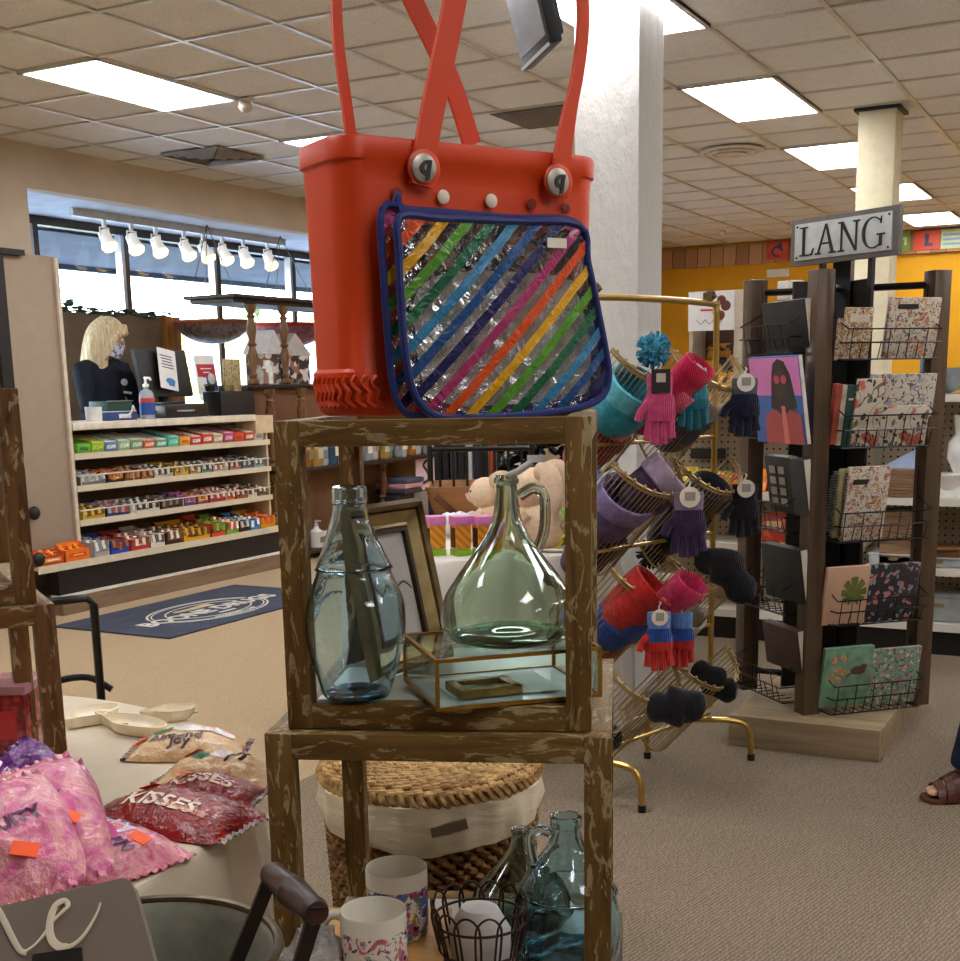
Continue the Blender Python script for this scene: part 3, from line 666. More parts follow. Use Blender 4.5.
def turned_prof(h): 
    return [(.03, 0), (.045, .02*h), (.045, .05*h), (.022, .08*h), (.034, .12*h), (.022, .15*h), (.03, .24*h), (.044, .36*h), (.03, .44*h), (.024, .47*h), (.042, .50*h), (.024, .53*h), (.032, .60*h), (.044, .70*h), (.026, .82*h), (.038, .85*h), (.022, .88*h), (.045, .94*h), (.045, h)]
for y in (EY0+.06, EY0+.50, 10.2, 11.6, 13.1):
    for z0, z1 in ((ZE[1], ZE[0]-.035), (ZE[2], ZE[1]-.035), (ZE[3], ZE[2]-.035), (0, ZE[3]-.035)):
        if z0 == ZE[2] and y > 9: continue
        h = z1-z0; g = G(); g.lathe(turned_prof(h) if h > .2 else [(.04, 0), (.04, h)], (XE-.05 if z0 > 1 else XE+.1, y, z0), 14); obj('post', g, turned, et)
g = G(); g.box2((XE-.44, EY0, ZE[2]), (XE-.42, EY1, ZE[1]-.035)); obj('back_panel', g, mat('#7a5236', .6, var=.08, scale=4), et)
g = G(); g.box2((XE-.10, EY0-.02, ZE[2]), (XE-.06, EY1, ZE[1]-.035)); obj('front_panel', g, mat('#6e4830', .6, var=.08, scale=4), et)
g = G(); g.box2((XE-.2, EY0, ZE[3]), (XE-.17, EY1, ZE[2]-.035)); obj('lower_panel', g, mat('#85613f', .6, var=.08, scale=4), et)
# things on the upper shelf
def house(y, w, h, d, x, lab, roof, walls):
    t = thing('toy_house', lab, 'toy house', (x, y, ZE[1]))
    g = G(); g.box((0, 0, h*.28), (d, w, h*.56)); 
    m = NT('patchwork'); v = m.n.new('ShaderNodeTexVoronoi'); v.inputs['Scale'].default_value = 22; m.link(m.coord(), v.inputs['Vector']); m.color(m.ramp(v.outputs['Color'], [(.2, walls[0]), (.45, walls[1]), (.6, walls[2]), (.8, walls[3])], 'CONSTANT'))
    obj('walls', g, m.set(.6), t, False)
    g = G(); M = MX(((0, 0, 1, -d/2-.01), (1, 0, 0, 0), (0, 1, 0, h*.56), (0, 0, 0, 1)))
    g.prism([(-w/2-.03, 0), (w/2+.03, 0), (0, h*.44)], d+.02, 0, M); obj('roof', g, mat(roof, .6), t, False)
house(onx(272, 380, XE-.2).y, .24, .46, .22, XE-.27, 'white roofed little house behind the second turned post', '#d9d5d2', ('#4a4440', '#b5aaa0', '#8a5a44', '#d8d2c8'))
house(onx(297, 380, XE-.1).y+.06, .42, .44, .22, XE-.26, 'grey roofed little house with a dark patchwork front beside the tote', '#a9a29a', ('#26221f', '#6a625c', '#c9c2b8', '#9a5a44'))
for i, (px, h, c, lab) in enumerate(((258, .16, '#a8a39a', 'small grey candle jar on the upper shelf beside the first turned post'), (268, .20, '#d6d2ca', 'white jar between the two turned posts on the upper shelf'), (263, .13, '#8a6a58', 'brown trinket jar in front of the white roofed house'))):
    g = G(); p = onx(px, 384, XE-.06); g.lathe([(.04, 0), (.05, .01), (.05, h*.7), (.03, h*.8), (.03, h), (.0, h)], (p.x, p.y, ZE[1]), 14); solo('jar', g, mat(c, .4, var=.15, scale=30), lab, 'jar', 'jars on the upper shelf')
# rows of jars on the middle shelf, pump bottles and mugs on the lowest one
rr = random.Random(11); JC = [('clear', '#b9bfbf'), ('amber', '#a8742c'), ('honey', '#c9a45a'), ('pale green', '#9aa890'), ('blue lidded', '#4a6a8a'), ('white', '#dcd8ce'), ('orange', '#c9822c'), ('smoky', '#6f6a64')]
y = 8.70; k = 0
while y < 12.6:
    n, c = JC[k % len(JC)] if k % 3 else JC[5 if k % 2 else 0]; h = rr.uniform(.28, .36); r = rr.uniform(.055, .075)
    t = thing('spice_jar', '%s glass jar on the middle dark shelf, number %d from the checkout' % (n, k+1), 'jar', (XE+.20-rr.random()*.08, y, ZE[2]), rr.uniform(-.4, .4), 'glass jars on the middle shelf')
    g = G(); g.lathe([(r*.9, 0), (r, .02), (r, h*.62), (r*.6, h*.74), (r*.55, h*.82)], n=14); obj('body', g, mat(c, .12, spec=.6, trans=.45, var=.1), t, False)
    g = G(); g.lathe([(r*.62, h*.82), (r*.62, h), (0.001, h)], n=14); obj('lid', g, mat(('#d8d6d0', '#2c2a28', '#b5a07a')[k % 3], .3), t, False)
    g = G(); g.box((r+.001, 0, h*.34), (.004, r*.9, h*.26)); obj('tag', g, mat(('#cfc8b4', '#8a7a5a', '#b5a88a', '#6a7a80')[k % 4], .6), t, False)
    y += 2*r+.004; k += 1
y = 8.66; k = 0
while y < 9.6:
    h = rr.uniform(.20, .27); r = .06
    t = thing('pump_bottle' if k % 3 else 'mug', ('white pump bottle' if k % 3 else 'white printed mug')+' on the lowest shelf of the dark unit, number %d from the checkout' % (k+1), 'bottle' if k % 3 else 'mug', (XE+.19-.06*(k % 2), y, ZE[3]), 0, 'white bottles and mugs on the lowest shelf')
    g = G()
    if k % 3:
        g.lathe([(r*.95, 0), (r, .02), (r, h*.6), (r*.4, h*.72), (r*.35, h*.8)], n=14); obj('body', g, mat('#cfcac2', .35), t, False)
        g = G(); g.lathe([(.018, h*.8), (.02, h*.9), (.008, h*.92), (.008, h)], n=10); g.box((.02, 0, h), (.06, .018, .014)); obj('pump', g, mat('#b8b2aa', .3), t, False)
    else:
        g.lathe([(r, 0), (r, h*.6), (r*.9, h*.6), (r*.9, .01)], n=18); obj('body', g, mat('#d8d4cc', .35), t, False)
        g = G(); g.tube([(r*.5, r*.9+.04*sin(a)*0+.045*sin(a), h*.3+.05*cos(a)) for a in [i*pi/8 for i in range(9)]], .009, 6); obj('handle', g, mat('#d8d4cc', .35), t, False)
    g = G(); g.box((r+.001, 0, h*.3), (.003, r, h*.22)); obj('print', g, mat('#6a6660', .5), t, False)
    y += .145; k += 1
p = onx(362, 545, XE+.2); g = G(); g.box2((XE+.10, p.y-.10, ZE[3]), (XE+.22, p.y+.10, ZE[3]+.26), bev=.004); solo('gift_box', g, mat('#3c5a9a', .5, var=.2), 'small blue and yellow gift carton low on the dark shelf unit', 'box')
p = onx(418, 470, XE+.12)
t = thing('flamingo_print', 'pale pink card with a black swan neck shape under the jar shelf', 'print', (XE+.2, p.y, .44)); g = G(); g.box((0, 0, .16), (.012, .36, .32)); obj('card', g, mat('#d9b9c2', .6), t, False)
g = G(); g.tube(catmull([(.008, -.06, .06), (.008, .06, .10), (.008, .02, .18), (.008, -.04, .24), (.008, .03, .28), (.008, .07, .23)]), .016, 6, flat=.004, up=(1, 0, 0)); obj('bird_shape', g, mat('#1c1718', .5), t, False)
g = G(); g.box2((XE+.02, p.y-.30, ZE[3]), (XE+.22, p.y+.40, .43), bev=.01); solo('storage_case', g, mat('#8a8078', .6), 'grey case with folded cloths on top under the jar shelf', 'case')
for i, c in enumerate(('#3a2f38', '#b98a94', '#4a4a5a')):
    g = G(); g.box((XE+.15, p.y-.42+.02*i, .46+.05*i-(.0)), (.34, .34, .05), bev=.022); solo('folded_cloth', g, mat(c, .9), ('dark', 'dusty pink', 'slate')[i]+' folded cloth in the pile beside the pink card', 'cloth', 'folded cloths on the case')
g = G(); g.box2((XE+.0, p.y-.64, ZE[3]), (XE+.26, p.y-.31, .432), bev=.008); solo('black_crate', g, mat('#1d1a1a', .6), 'black crate under the folded cloths', 'crate')

# ================================================================ DISPLAY TABLE with the plush rabbits
TZ = .80; TC = (-2.50, 4.65); TR = .57
tb = thing('display_table', 'round display table behind the wooden frames', 'table', (TC[0], TC[1], 0))
g = G(); g.lathe([(TR-.02, TZ-.03), (TR-.02, TZ-.006)], (TC[0], TC[1], 0), 32); obj('table_top', g, mat('#8a6a4a'), tb)
g = G(); g.lathe([(.25, 0), (.25, .03), (.05, .06), (.05, TZ-.03)], (TC[0], TC[1], 0), 20); obj('pedestal', g, mat('#3a3230'), tb)
def cloth(name, c, r, z, floor, m, lab, folds=16, amp=.025, seed=1, drop=None):
    g = G(); n = 96; rs = []; rn = random.Random(seed); ph = rn.random()*6
    zz = [z+.001]*4+[z, z-.012, z-.06, z-.16, z-.32, floor]
    rad = [0.01, r*.4, r*.8, r*.985, r+.004, r+.014, r+.02, r+.03, r+.045, r+.06]
    for q, (zi, ri) in enumerate(zip(zz, rad)):
        k = max(0, (q-4)/5)
        rs.append([(c[0]+(ri+amp*k*(sin(folds*a+ph)+.5*sin(folds*1.7*a+1)))*cos(a), c[1]+(ri+amp*k*(sin(folds*a+ph)+.5*sin(folds*1.7*a+1)))*sin(a), zi) for a in [2*pi*j/n for j in range(n)]])
    g.rings(rs, 0, True, (True, False)); o = obj(name, g, m); o.location = (0, 0, 0); return tag(o, lab, 'tablecloth')
cloth('tablecloth', TC, TR, TZ, .04, mat('#d8d2c6', .85, 0, .2, .03, 6), 'white tablecloth on the round table holding the plush rabbits', 18)
pink = mat('#d07ab0', .5); lime = mat('#8ab82c', .5)
def stripes(): 
    t = NT('orange_stripes'); w = t.n.new('ShaderNodeTexWave'); w.inputs['Scale'].default_value = 18; w.wave_type = 'BANDS'; w.bands_direction = 'DIAGONAL'; t.link(t.coord(), w.inputs['Vector'])
    t.color(t.ramp(w.outputs['Fac'], [(.45, '#e09a2c'), (.6, '#c97a1c')])); return t.set(.5)
ost = stripes()
for i, (px, lab) in enumerate(((436, 'pink topped treat box nearest the leaning picture frame'), (461.5, 'pink topped treat box in the middle of the three'), (484, 'pink topped treat box nearest the green bottle'))):
    p = onz(px, 557, TZ+.002); t = thing('treat_box', lab, 'treat box', (p.x-.03, p.y+.05, TZ+.002), R(52), 'pink topped treat boxes'); s = .062; h = .15
    g = G(); g.box((0, 0, .115*h/.15*.55+.013), (s, s, .095)); obj('carton', g, ost, t, False)
    g = G(); g.box((0, 0, .0125), (s+.002, s+.002, .025)); obj('base_band', g, lime, t, False)
    g = G(); g.box((0, 0, .136), (s+.008, s+.008, .034), bev=.003); obj('lid', g, pink, t, False)
    g = G(); g.box((-s/2-.0005, 0, .07), (.002, s*.7, .075)); g.box((0, -s/2-.0005, .07), (.0, .0, .0)); obj('window', g, mat('#1c1512', .2, var=.4, scale=80), t, False)
fur = mat('#dcc3a4', .95, 0, .1, .04, 60, .4)
def rabbit(px, py, facing, lab, s=1.0, tagd=False):
    p = onz(px, py, TZ+.002); t = thing('plush_rabbit', lab, 'plush toy', (p.x, p.y, TZ+.002), facing)
    g = G(); g.ball((0, 0, .085*s), (.085*s, .08*s, .09*s), 18, 12); obj('body', g, fur, t, False)
    g = G(); g.ball((.03*s, 0, .215*s), (.078*s, .072*s, .075*s), 18, 12); g.ball((.09*s, 0, .20*s), (.03*s, .034*s, .028*s), 12, 8); obj('head', g, fur, t, False)
    for k in (-1, 1):
        g = G(); g.tube(catmull([(-.0*s, k*.045*s, .275*s), (-.05*s, k*.075*s, .27*s), (-.075*s, k*.085*s, .19*s), (-.07*s, k*.08*s, .13*s)], 5), lambda u: .012*s+.03*s*sin(pi*min(1, .15+u*.85)), 8, flat=.014*s, up=(0, 1, 0)); obj('ear', g, fur, t, False)
        g = G(); g.tube([(.03*s, k*.07*s, .14*s), (.07*s, k*.075*s, .10*s), (.09*s, k*.06*s, .06*s)], .028*s, 8); obj('arm', g, fur, t, False)
        g = G(); g.tube([(.02*s, k*.06*s, .035*s), (.09*s, k*.07*s, .032*s), (.125*s, k*.075*s, .04*s)], .032*s, 8); obj('foot', g, fur, t, False)
        g = G(); g.ball((.092*s, k*.035*s, .228*s), .007*s, 8, 6); obj('eye', g, mat('#15110f', .2), t, False)
    g = G(); g.ball((.118*s, 0, .208*s), .009*s, 8, 6); obj('nose', g, mat('#c98a8a', .5), t, False)
    if tagd: g = G(); g.box((-.02*s, -.085*s, .225*s), (.05*s, .006, .045*s), rot=MX.Rotation(.3, 3, 'Y')); obj('ear_tag', g, mat('#c5232b', .4), t, False)
    return t
r1 = rabbit(493, 540, R(200), 'cream plush rabbit with a red ear tag behind the pink treat boxes', .92, True)
r2 = rabbit(541, 549, R(188), 'tan plush rabbit sitting behind the handle of the green bottle', 1.12)
p = onz(553, 549, TZ); g = G(); g.lathe([(.13, 0), (.16, .012), (.155, .016), (.12, .006)], (p.x+.02, p.y-.04, TZ+.002), 28, sy=.6); solo('tray', g, mat('#cfc8b4', .5), 'flat cream tray lying in front of the tan rabbit', 'tray')
def pillow_bag(w, l, h, seed=0, wr=.12, nu=26, nv=18):
    """surface function of a sealed pack: (u,v) in 0..1 -> x,y,z for the upper skin"""
    sx = seed*1.7
    def top(u, v, up=1):
        a = max(0, sin(pi*u))**.55*max(0, sin(pi*v))**.5
        n = noise.noise(V((u*5+sx, v*4+sx, seed)))*.5+noise.noise(V((u*13+sx, v*11, seed+3)))*.3
        ed = 1+.05*sin(v*17+seed)*(abs(u-.5) > .42)+.03*n
        return ((u-.5)*l*(1-.06*(1-a)+.03*noise.noise(V((v*6, seed, 1)))), (v-.5)*w*ed*(1-.10*abs(u-.5)*2*(.5+.5*noise.noise(V((u*4, seed, 5))))), up*h*a*(1+wr*3*n) if up > 0 else h*.35*a*-.0+0.0)
    return top
p = onz(500, 545, TZ); 
for i, (px, py, c, c2, lab) in enumerate(((527, 530, '#c9c92c', '#d8e06a', 'lime yellow wrapped candy between the two rabbits'), (566, 547, '#e0c01c', '#3a8a3a', 'yellow and green candy pack beside the tan rabbit'), (587, 537, '#d8472c', '#e8b42c', 'red and yellow candy pack at the far edge of the rabbit table'), (605, 545, '#2f86c4', '#d83a4a', 'blue and red candy packs at the glove rack end of the rabbit table'), (575, 530, '#3a5a4a', '#6a8a7a', 'dark green pack behind the tan rabbit'))):
    q = onz(px, py, TZ); f = pillow_bag(.09, .16, .05, i+3); M = MX.Translation((q.x, q.y+.02, TZ+.003)) @ MX.Rotation(i*.9, 4, 'Z')
    g = G(); g.grid(lambda u, v: f(u, v), 12, 8, 0, M); g.grid(lambda u, v: f(u, v, -1), 12, 8, 0, M, flip=True)
    m = NT('wrapper'); m.color(m.ramp(m.noise(m.coord(), 18, 3), [(.46, c), (.52, c2)])); solo('candy_pack', g, m.set(.25), lab, 'candy', 'candy packs on the rabbit table')
# sky-blue picture board and white tissue
p = onz(560, 545, TZ); t = thing('picture_board', 'sky blue picture book with green hills standing behind the tan rabbit', 'book', (p.x-.02, p.y+.22, TZ+.002), R(24))
m = NT('meadow'); sp = m.n.new('ShaderNodeSeparateXYZ'); m.link(m.coord(), sp.inputs[0]); nn = m.noise(m.coord(), 9, 3); hh = m.math('ADD', sp.outputs[2], m.math('MULTIPLY', nn, .12))
m.color(m.ramp(hh, [(.13, '#5aa832'), (.19, '#8ac83a'), (.21, '#e8d0d8'), (.24, '#5ab0e8'), (.30, '#e6f0f4'), (.33, '#2f86d8')])); g = G(); g.box((0, 0, .15), (.20, .02, .30), rot=MX.Rotation(R(-8), 3, 'X')); obj('cover', g, m.set(.3), t, False)
g = G(); g.box((0, .03, .13), (.16, .02, .26), rot=MX.Rotation(R(12), 3, 'X')); obj('back_flap', g, mat('#d8d4cc'), t, False)
g = G(); rn = random.Random(4); q = onz(452, 540, TZ)
for i in range(7): g.ball((q.x-.05+.03*i*.7, q.y+.05+.02*(i % 3), TZ+.055+.015*rn.random()), (.04, .045, .055), 9, 6)
solo('tissue_bundle', g, mat('#d9d8dc', .8), 'white tissue bundle behind the treat boxes', 'tissue')
# ---- crate, black bench, garment rack, poster, wreath behind
ww = wood('crate_wood', '#7d5230', '#b57f4c', 0, .7)
c0 = atd(430, 493, 6.1); b = V((CX.x, CX.y, 0)).normalized(); n_ = V((-b.y, b.x, 0))
CRZ = .73
bn = thing('metal_bench', 'black wrought iron bench carrying the wooden crate', 'bench', (c0.x+.25*b.x+.15*n_.x, c0.y+.25*b.y+.15*n_.y, 0), math.atan2(b.y, b.x))
g = G(); g.box((0, 0, CRZ-.015), (.56, .42, .03)); obj('seat', g, mat('#14110f', .4), bn, False)
for sx_ in (-.26, .26):
    for sy_ in (-.19, .19): g = G(); g.tube([(sx_, sy_, 0), (sx_, sy_, CRZ+(.42 if sy_ > 0 else -.02))], .016, 6); obj('leg', g, mat('#14110f', .4), bn, False)
g = G(); g.tube([(-.26, .19, CRZ+.40), (.26, .19, CRZ+.40)], .014, 6); g.tube([(-.26, .19, CRZ+.12), (.26, .19, CRZ+.12)], .01, 6)
for i in range(7): g.tube([(-.21+.07*i, .19, CRZ+.12), (-.21+.07*i, .19, CRZ+.40)], .007, 5)
obj('back_rail', g, mat('#14110f', .4), bn, False)
cr = thing('wooden_crate', 'brown wooden crate with slanted sides on the black bench', 'crate', (bn.location.x, bn.location.y, CRZ+.002), bn.rotation_euler.z)
A, Bh = (.40, .30), (.54, .46); hh = .24
for k, (sx_, sy_) in enumerate(((0, -1), (0, 1), (-1, 0), (1, 0))):
    g = G(); a, b_ = (A[0]/2, A[1]/2), (Bh[0]/2, Bh[1]/2); th = .016
    if sx_ == 0: r0 = [(-a[0], sy_*a[1], 0), (a[0], sy_*a[1], 0), (b_[0], sy_*b_[1], hh), (-b_[0], sy_*b_[1], hh)]; off = V((0, -sy_*th, 0))
    else: r0 = [(sx_*a[0], -a[1], 0), (sx_*a[0], a[1], 0), (sx_*b_[0], b_[1], hh), (sx_*b_[0], -b_[1], hh)]; off = V((-sx_*th, 0, 0))
    g.rings([r0, [tuple(V(p)+off) for p in r0]], smooth=False); obj('side_board', g, ww, cr, False)
g = G(); g.box((0, 0, .008), (.39, .29, .014)); obj('bottom_board', g, ww, cr, False)
g = G(); M = MX.Translation((0, -.197, .11)) @ MX.Rotation(R(18), 4, 'X')
for s in (-1, 1): g.box((s*.13, -.002, 0), (.03, .012, .26), 0, M, rot=MX.Rotation(s*R(45), 3, 'Y'))
obj('cross_brace', g, wood('crate_dark', '#4f2e18', '#7d5030', 2), cr, False)
rk = atd(468, 452, 8.4); t = thing('garment_rack', 'rack of dark garments behind the wooden crate', 'clothes rack', (rk.x, rk.y, 0), math.atan2(b.y, b.x))
g = G(); g.tube([(-.26, 0, 0), (-.26, 0, 1.5), (.3, 0, 1.5), (.3, 0, 0)], .016, 8)
for x in (-.26, .3): g.tube([(x, -.2, .02), (x, .2, .02)], .016, 8)
obj('rail', g, mat('#2a2826', .4, .5), t, False)
for i in range(9):
    x = -.20+.052*i; g = G(); g.tube(catmull([(x, -.17, 1.36), (x, 0, 1.47), (x, .17, 1.36)]), .02, 8); g.box((x, 0, .98), (.045, .36, .8), bev=.02)
    o = obj('garment', g, mat(('#1d2027', '#14141a', '#2b2f3a', '#1a1a1c', '#b8c0c8', '#20242e', '#16161a', '#a03a2c', '#1e2230')[i], .9), t, False)
    g = G(); g.tube(catmull([(x, 0, 1.46), (x, .0, 1.50), (x, .02, 1.525), (x, .035, 1.50)]), .004, 5); obj('hanger_hook', g, mat('#8a8a8a', .3, .8), t, False)
ps = atd(497, 448, 8.8); t = thing('framed_poster', 'small yellow green framed poster above the black bench', 'poster', (ps.x, ps.y, .70), math.atan2(b.y, b.x))
g = G(); 
m = NT('painting'); m.color(m.ramp(m.noise(m.coord(), 7, 4, .6, 1), [(.4, '#4a8a7a'), (.5, '#b8b83a'), (.6, '#d8d03a')])); g.box((0, -.012, .20), (.25, .004, .36)); obj('print', g, m.set(.5), t, False)
g = G()
for s in (-1, 1): g.box((s*.13, 0, .20), (.02, .03, .42)); g.box((0, 0, .20+s*.2), (.27, .03, .02))
obj('frame', g, mat('#6a8a6a', .5), t, False)
g = G(); g.box((0, 0, -.35), (.4, .4, .7), bev=.01); obj('stand', g, mat('#2a2622', .6), t, False)
wl = atd(522, 470, 7.9); g = G(); g.box((wl.x, wl.y, .72), (.14, .14, 1.44), rot=RZ(math.atan2(b.y, b.x)), bev=.006); solo('white_pillar', g, mat('#d0ccc4', .7), 'short white display pillar behind the rabbits', 'pillar')
wr = atd(552, 460, 6.6); rn = random.Random(8); g = G(); Rt = RZ(math.atan2(b.y, b.x))
for i in range(150):
    a = rn.random()*2*pi; q = .06+.20*rn.random(); c = V(wr)+Rt @ V((q*cos(a)*1.1, rn.uniform(-.07, .07), q*sin(a)*.75))
    g.ball(c, (.045, .018, .03), 7, 4, 0, None, (MX.Rotation(rn.random()*6, 3, 'Z') @ MX.Rotation(rn.random()*6, 3, 'X')))
g.tube([(wr.x, wr.y, 0), (wr.x, wr.y, wr.z)], .02, 8); g.lathe([(.18, 0), (.18, .02), (.02, .03)], (wr.x, wr.y, 0), 20)
solo('ruffled_topiary', g, mat('#121112', .25, 0, .6), 'glossy black ruffled decoration on a stand behind the tan rabbit', 'decoration')
# ================================================================ CALENDAR RACK (four posts on a plinth)
RC = V((-1.16, 5.30, 0)); PF, PR, PL, PB = V((-1.165, 4.95, 0)), V((-.80, 5.31, 0)), V((-1.515, 5.29, 0)), V((-1.16, 5.66, 0))
BZ = .125
rack = thing('display_rack', 'tall brown four sided display rack with wire pockets on a wooden base', 'rack', (RC.x, RC.y, 0))
def base_wood():
    return wood('rack_base_wood', '#7d6a50', '#a3906f', 0, .8, .45)
g = G(); g.box2((-1.44, 4.79, 0), (-.845, 5.75, BZ), bev=.005); obj('base', g, base_wood(), rack)
pm = wood('post_brown', '#4a3a2c', '#5f4b39', 2, 1, .24)
for p in (PF, PR, PL, PB):
    g = G(); g.box((p.x, p.y, BZ+.86), (.074, .074, 1.735), rot=RZ(pi/4), bev=.003); obj('post', g, pm, rack)
wire = mat('#1d1a18', .35, .6); dk = mat('#1c1917', .5)
g = G(); g.box((RC.x, RC.y, BZ+.92), (.07, .07, 1.84)); obj('centre_pole', g, dk, rack)
g = G(); g.box((RC.x-.06, RC.y-.03, 1.00), (.30, .012, 1.66), rot=RZ(pi/4)); g.box((RC.x+.03, RC.y, 1.0), (.30, .012, 1.66), rot=RZ(-pi/4)); obj('inner_board', g, mat('#26221e', .45), rack)
for z in (.2, 1.80):
    for a, b in ((PF, PB), (PL, PR)):
        g = G(); g.tube([V((a.x, a.y, z)), V((b.x, b.y, z))], .014, 6); obj('cross_bar', g, wire, rack)
class Plane:
    def __init__(s, a, b, out):
        s.a = V((a.x, a.y, 0)); s.t = V((b.x-a.x, b.y-a.y, 0)).normalized(); s.n = V((out[0], out[1], 0)).normalized()
    def hit(s, px, py, off=0):
        d = ray(px, py); q = s.a+s.n*off; t = (q-O).dot(s.n)/d.dot(s.n); p = O+d*t
        return (p-q).dot(s.t), p.z
    def P(s, u, off, z): return s.a+s.t*u+s.n*off+V((0, 0, z))
    def M(s, u, off, z): return MX(((s.t.x, s.n.x, 0, s.P(u, off, z).x), (s.t.y, s.n.y, 0, s.P(u, off, z).y), (0, 0, 1, z), (0, 0, 0, 1)))
FRP = Plane(PF, PR, (1, -1)); LFP = Plane(PL, PF, (-1, -1))
def pocket(pl, u0, u1, zb, h, dep, name='wire_pocket', n=10):
    g = G(); W = .0032
    for z in (zb+h*.55, zb+h): g.tube([pl.P(u0, .0, z+.05*(z > zb+h*.9)), pl.P(u0, dep, z), pl.P(u1, dep, z), pl.P(u1, .0, z+.05*(z > zb+h*.9))], W, 5)
    g.tube([pl.P(u0, 0, zb), pl.P(u0, dep*.8, zb), pl.P(u1, dep*.8, zb), pl.P(u1, 0, zb)], W, 5)
    for i in range(n): 
        u = u0+(u1-u0)*(i+.5)/n; g.tube([pl.P(u, 0, zb), pl.P(u, dep*.8, zb), pl.P(u, dep, zb+h*.55), pl.P(u, dep, zb+h*.6)] if i % 2 else [pl.P(u, 0, zb), pl.P(u, dep*.8, zb), pl.P(u, dep, zb+h)], W*.8, 4)
    g.tube([pl.P(u0, 0, zb), pl.P(u0, 0, zb+.28)], W, 4); g.tube([pl.P(u1, 0, zb), pl.P(u1, 0, zb+.28)], W, 4)
    obj(name, g, wire, rack)
TZs = []
for yb, y2 in ((359, 329), (447, 415), (540, 511), (622, 597), (709, 681)):
    zb = FRP.hit(880, yb, .07)[1]; z2 = FRP.hit(880, y2, .07)[1]; TZs.append((zb, z2-zb)); pocket(FRP, .06, .47, zb, z2-zb, .10)
for k, (zb, h) in enumerate(TZs): pocket(LFP, .06, .44, zb+.03, h, .10, n=8)
pl2 = Plane(PB, PL, (-1, 1)); pl3 = Plane(PR, PB, (1, 1))
for k, (zb, h) in enumerate(TZs[1::2]): pocket(pl2, .06, .44, zb, h, .08, n=6); pocket(pl3, .06, .44, zb, h, .08, n=6)
# the sign on top, cut letters on a pale plate
SL, SR = atd(791, 244, 5.06), atd(899, 229, 4.63)
sx = (SR-SL); sx.z = 0; swid = sx.length; sx.normalize(); sn = V((sx.y, -sx.x, 0))
zt = (atd(791, 222, 5.06).z+atd(899, 204, 4.63).z)/2; zb = (atd(791, 268.5, 5.06).z+atd(899, 252, 4.63).z)/2
sc_ = (SL+SR)/2; sh = zt-zb; sgn = thing('rack_sign', 'grey framed sign with large serif letters on top of the display rack', 'sign', (sc_.x, sc_.y, 1.865))
Msg = MX(((sx.x, 0, sn.x, sc_.x), (sx.y, 0, sn.y, sc_.y), (0, 1, 0, (zt+zb)/2), (0, 0, 0, 1)))
g = G(); g.box((0, 0, -.012), (swid, sh, .024), 0, Msg, .003); obj('sign_board', g, mat('#6b6560', .5), sgn)
g = G(); g.box((0, 0, .004), (swid*.90, sh*.78, .008), 0, Msg, .002); obj('sign_plate', g, mat('#c3c9c6', .4, .25), sgn)
g = G()
for i in (-1, 1):
    for j in (-1, 1): g.ball((i*swid*.425, j*sh*.33, .009), (.005, .005, .003), 8, 5, 0, Msg)
obj('screw', g, dk, sgn)
def poly_letters():
    L = []; s_ = .055
    L.append(([[(.13, 0), (.25, 0), (.25, 1), (.13, 1)], [(0, 1-s_*.8), (.38, 1-s_*.8), (.38, 1), (0, 1)], [(0, 0), (.62, 0), (.70, .24), (.66, .24), (.56, s_), (0, s_)]], .72))
    L.append(([[(.05, 0), (.12, 0), (.46, .93), (.42, 1.0)], [(.42, 1.02), (.50, 1.02), (.88, 0), (.73, 0)], [(.20, .33), (.70, .33), (.70, .39), (.20, .39)], [(-.05, 0), (.24, 0), (.24, s_), (-.05, s_)], [(.62, 0), (.98, 0), (.98, s_), (.62, s_)]], .98))
    L.append(([[(.10, 0), (.17, 0), (.17, 1), (.10, 1)], [(.04, 1), (.20, 1), (.86, 0), (.78, -.02)], [(.79, 0), (.86, 0), (.86, 1), (.79, 1)], [(0, 0), (.28, 0), (.28, s_), (0, s_)], [(.67, 1-s_), (.98, 1-s_), (.98, 1), (.67, 1)], [(-.03, 1-s_), (.17, 1-s_), (.17, 1), (-.03, 1)]], 1.02))
    arc = []; inn = []
    for k in range(25):
        a = R(48+k*(270/24)); arc.append((.47+.50*cos(a), .5+.52*sin(a))); w = .04+.10*max(0, -cos(a)); inn.append((.47+(.50-w)*cos(a), .5+(.52-.045)*sin(a)))
    L.append((['arc', (arc, inn), [(.76, .04), (.88, .06), (.88, .42), (.76, .42)], [(.64, .40), (1.0, .40), (1.0, .455), (.64, .455)], [(.78, .78), (.84, .78), (.84, 1.02), (.80, .95)]], 1.0))
    return L
x = 0; g = G(); fs = sh*.62; tot = sum(l[1] for l in poly_letters())+.30; x = -tot/2
for shapes, adv in poly_letters():
    i = 0
    for q in shapes:
        if q == 'arc': continue
        Ml = Msg @ MX.Translation((x*fs*.93, -fs*.5, .008)) @ MX.Diagonal((fs*.93, fs, 1, 1))
        if isinstance(q, tuple):
            a, b = q
            for k in range(len(a)-1): g.prism([a[k], a[k+1], b[k+1], b[k]], .004, 0, Ml)
        else: g.prism(q, .004, 0, Ml)
    x += adv+.10
obj('lettering', g, mat('#1e1a18', .5), sgn)
g = G()
for s in (-.12, .12): g.box((sc_.x+sx.x*s-sn.x*.03, sc_.y+sx.y*s-sn.y*.03, (1.80+zb)/2+.04), (.02, .02, zb-1.80+.10), rot=RZ(math.atan2(sx.y, sx.x)))
obj('bracket', g, dk, sgn)
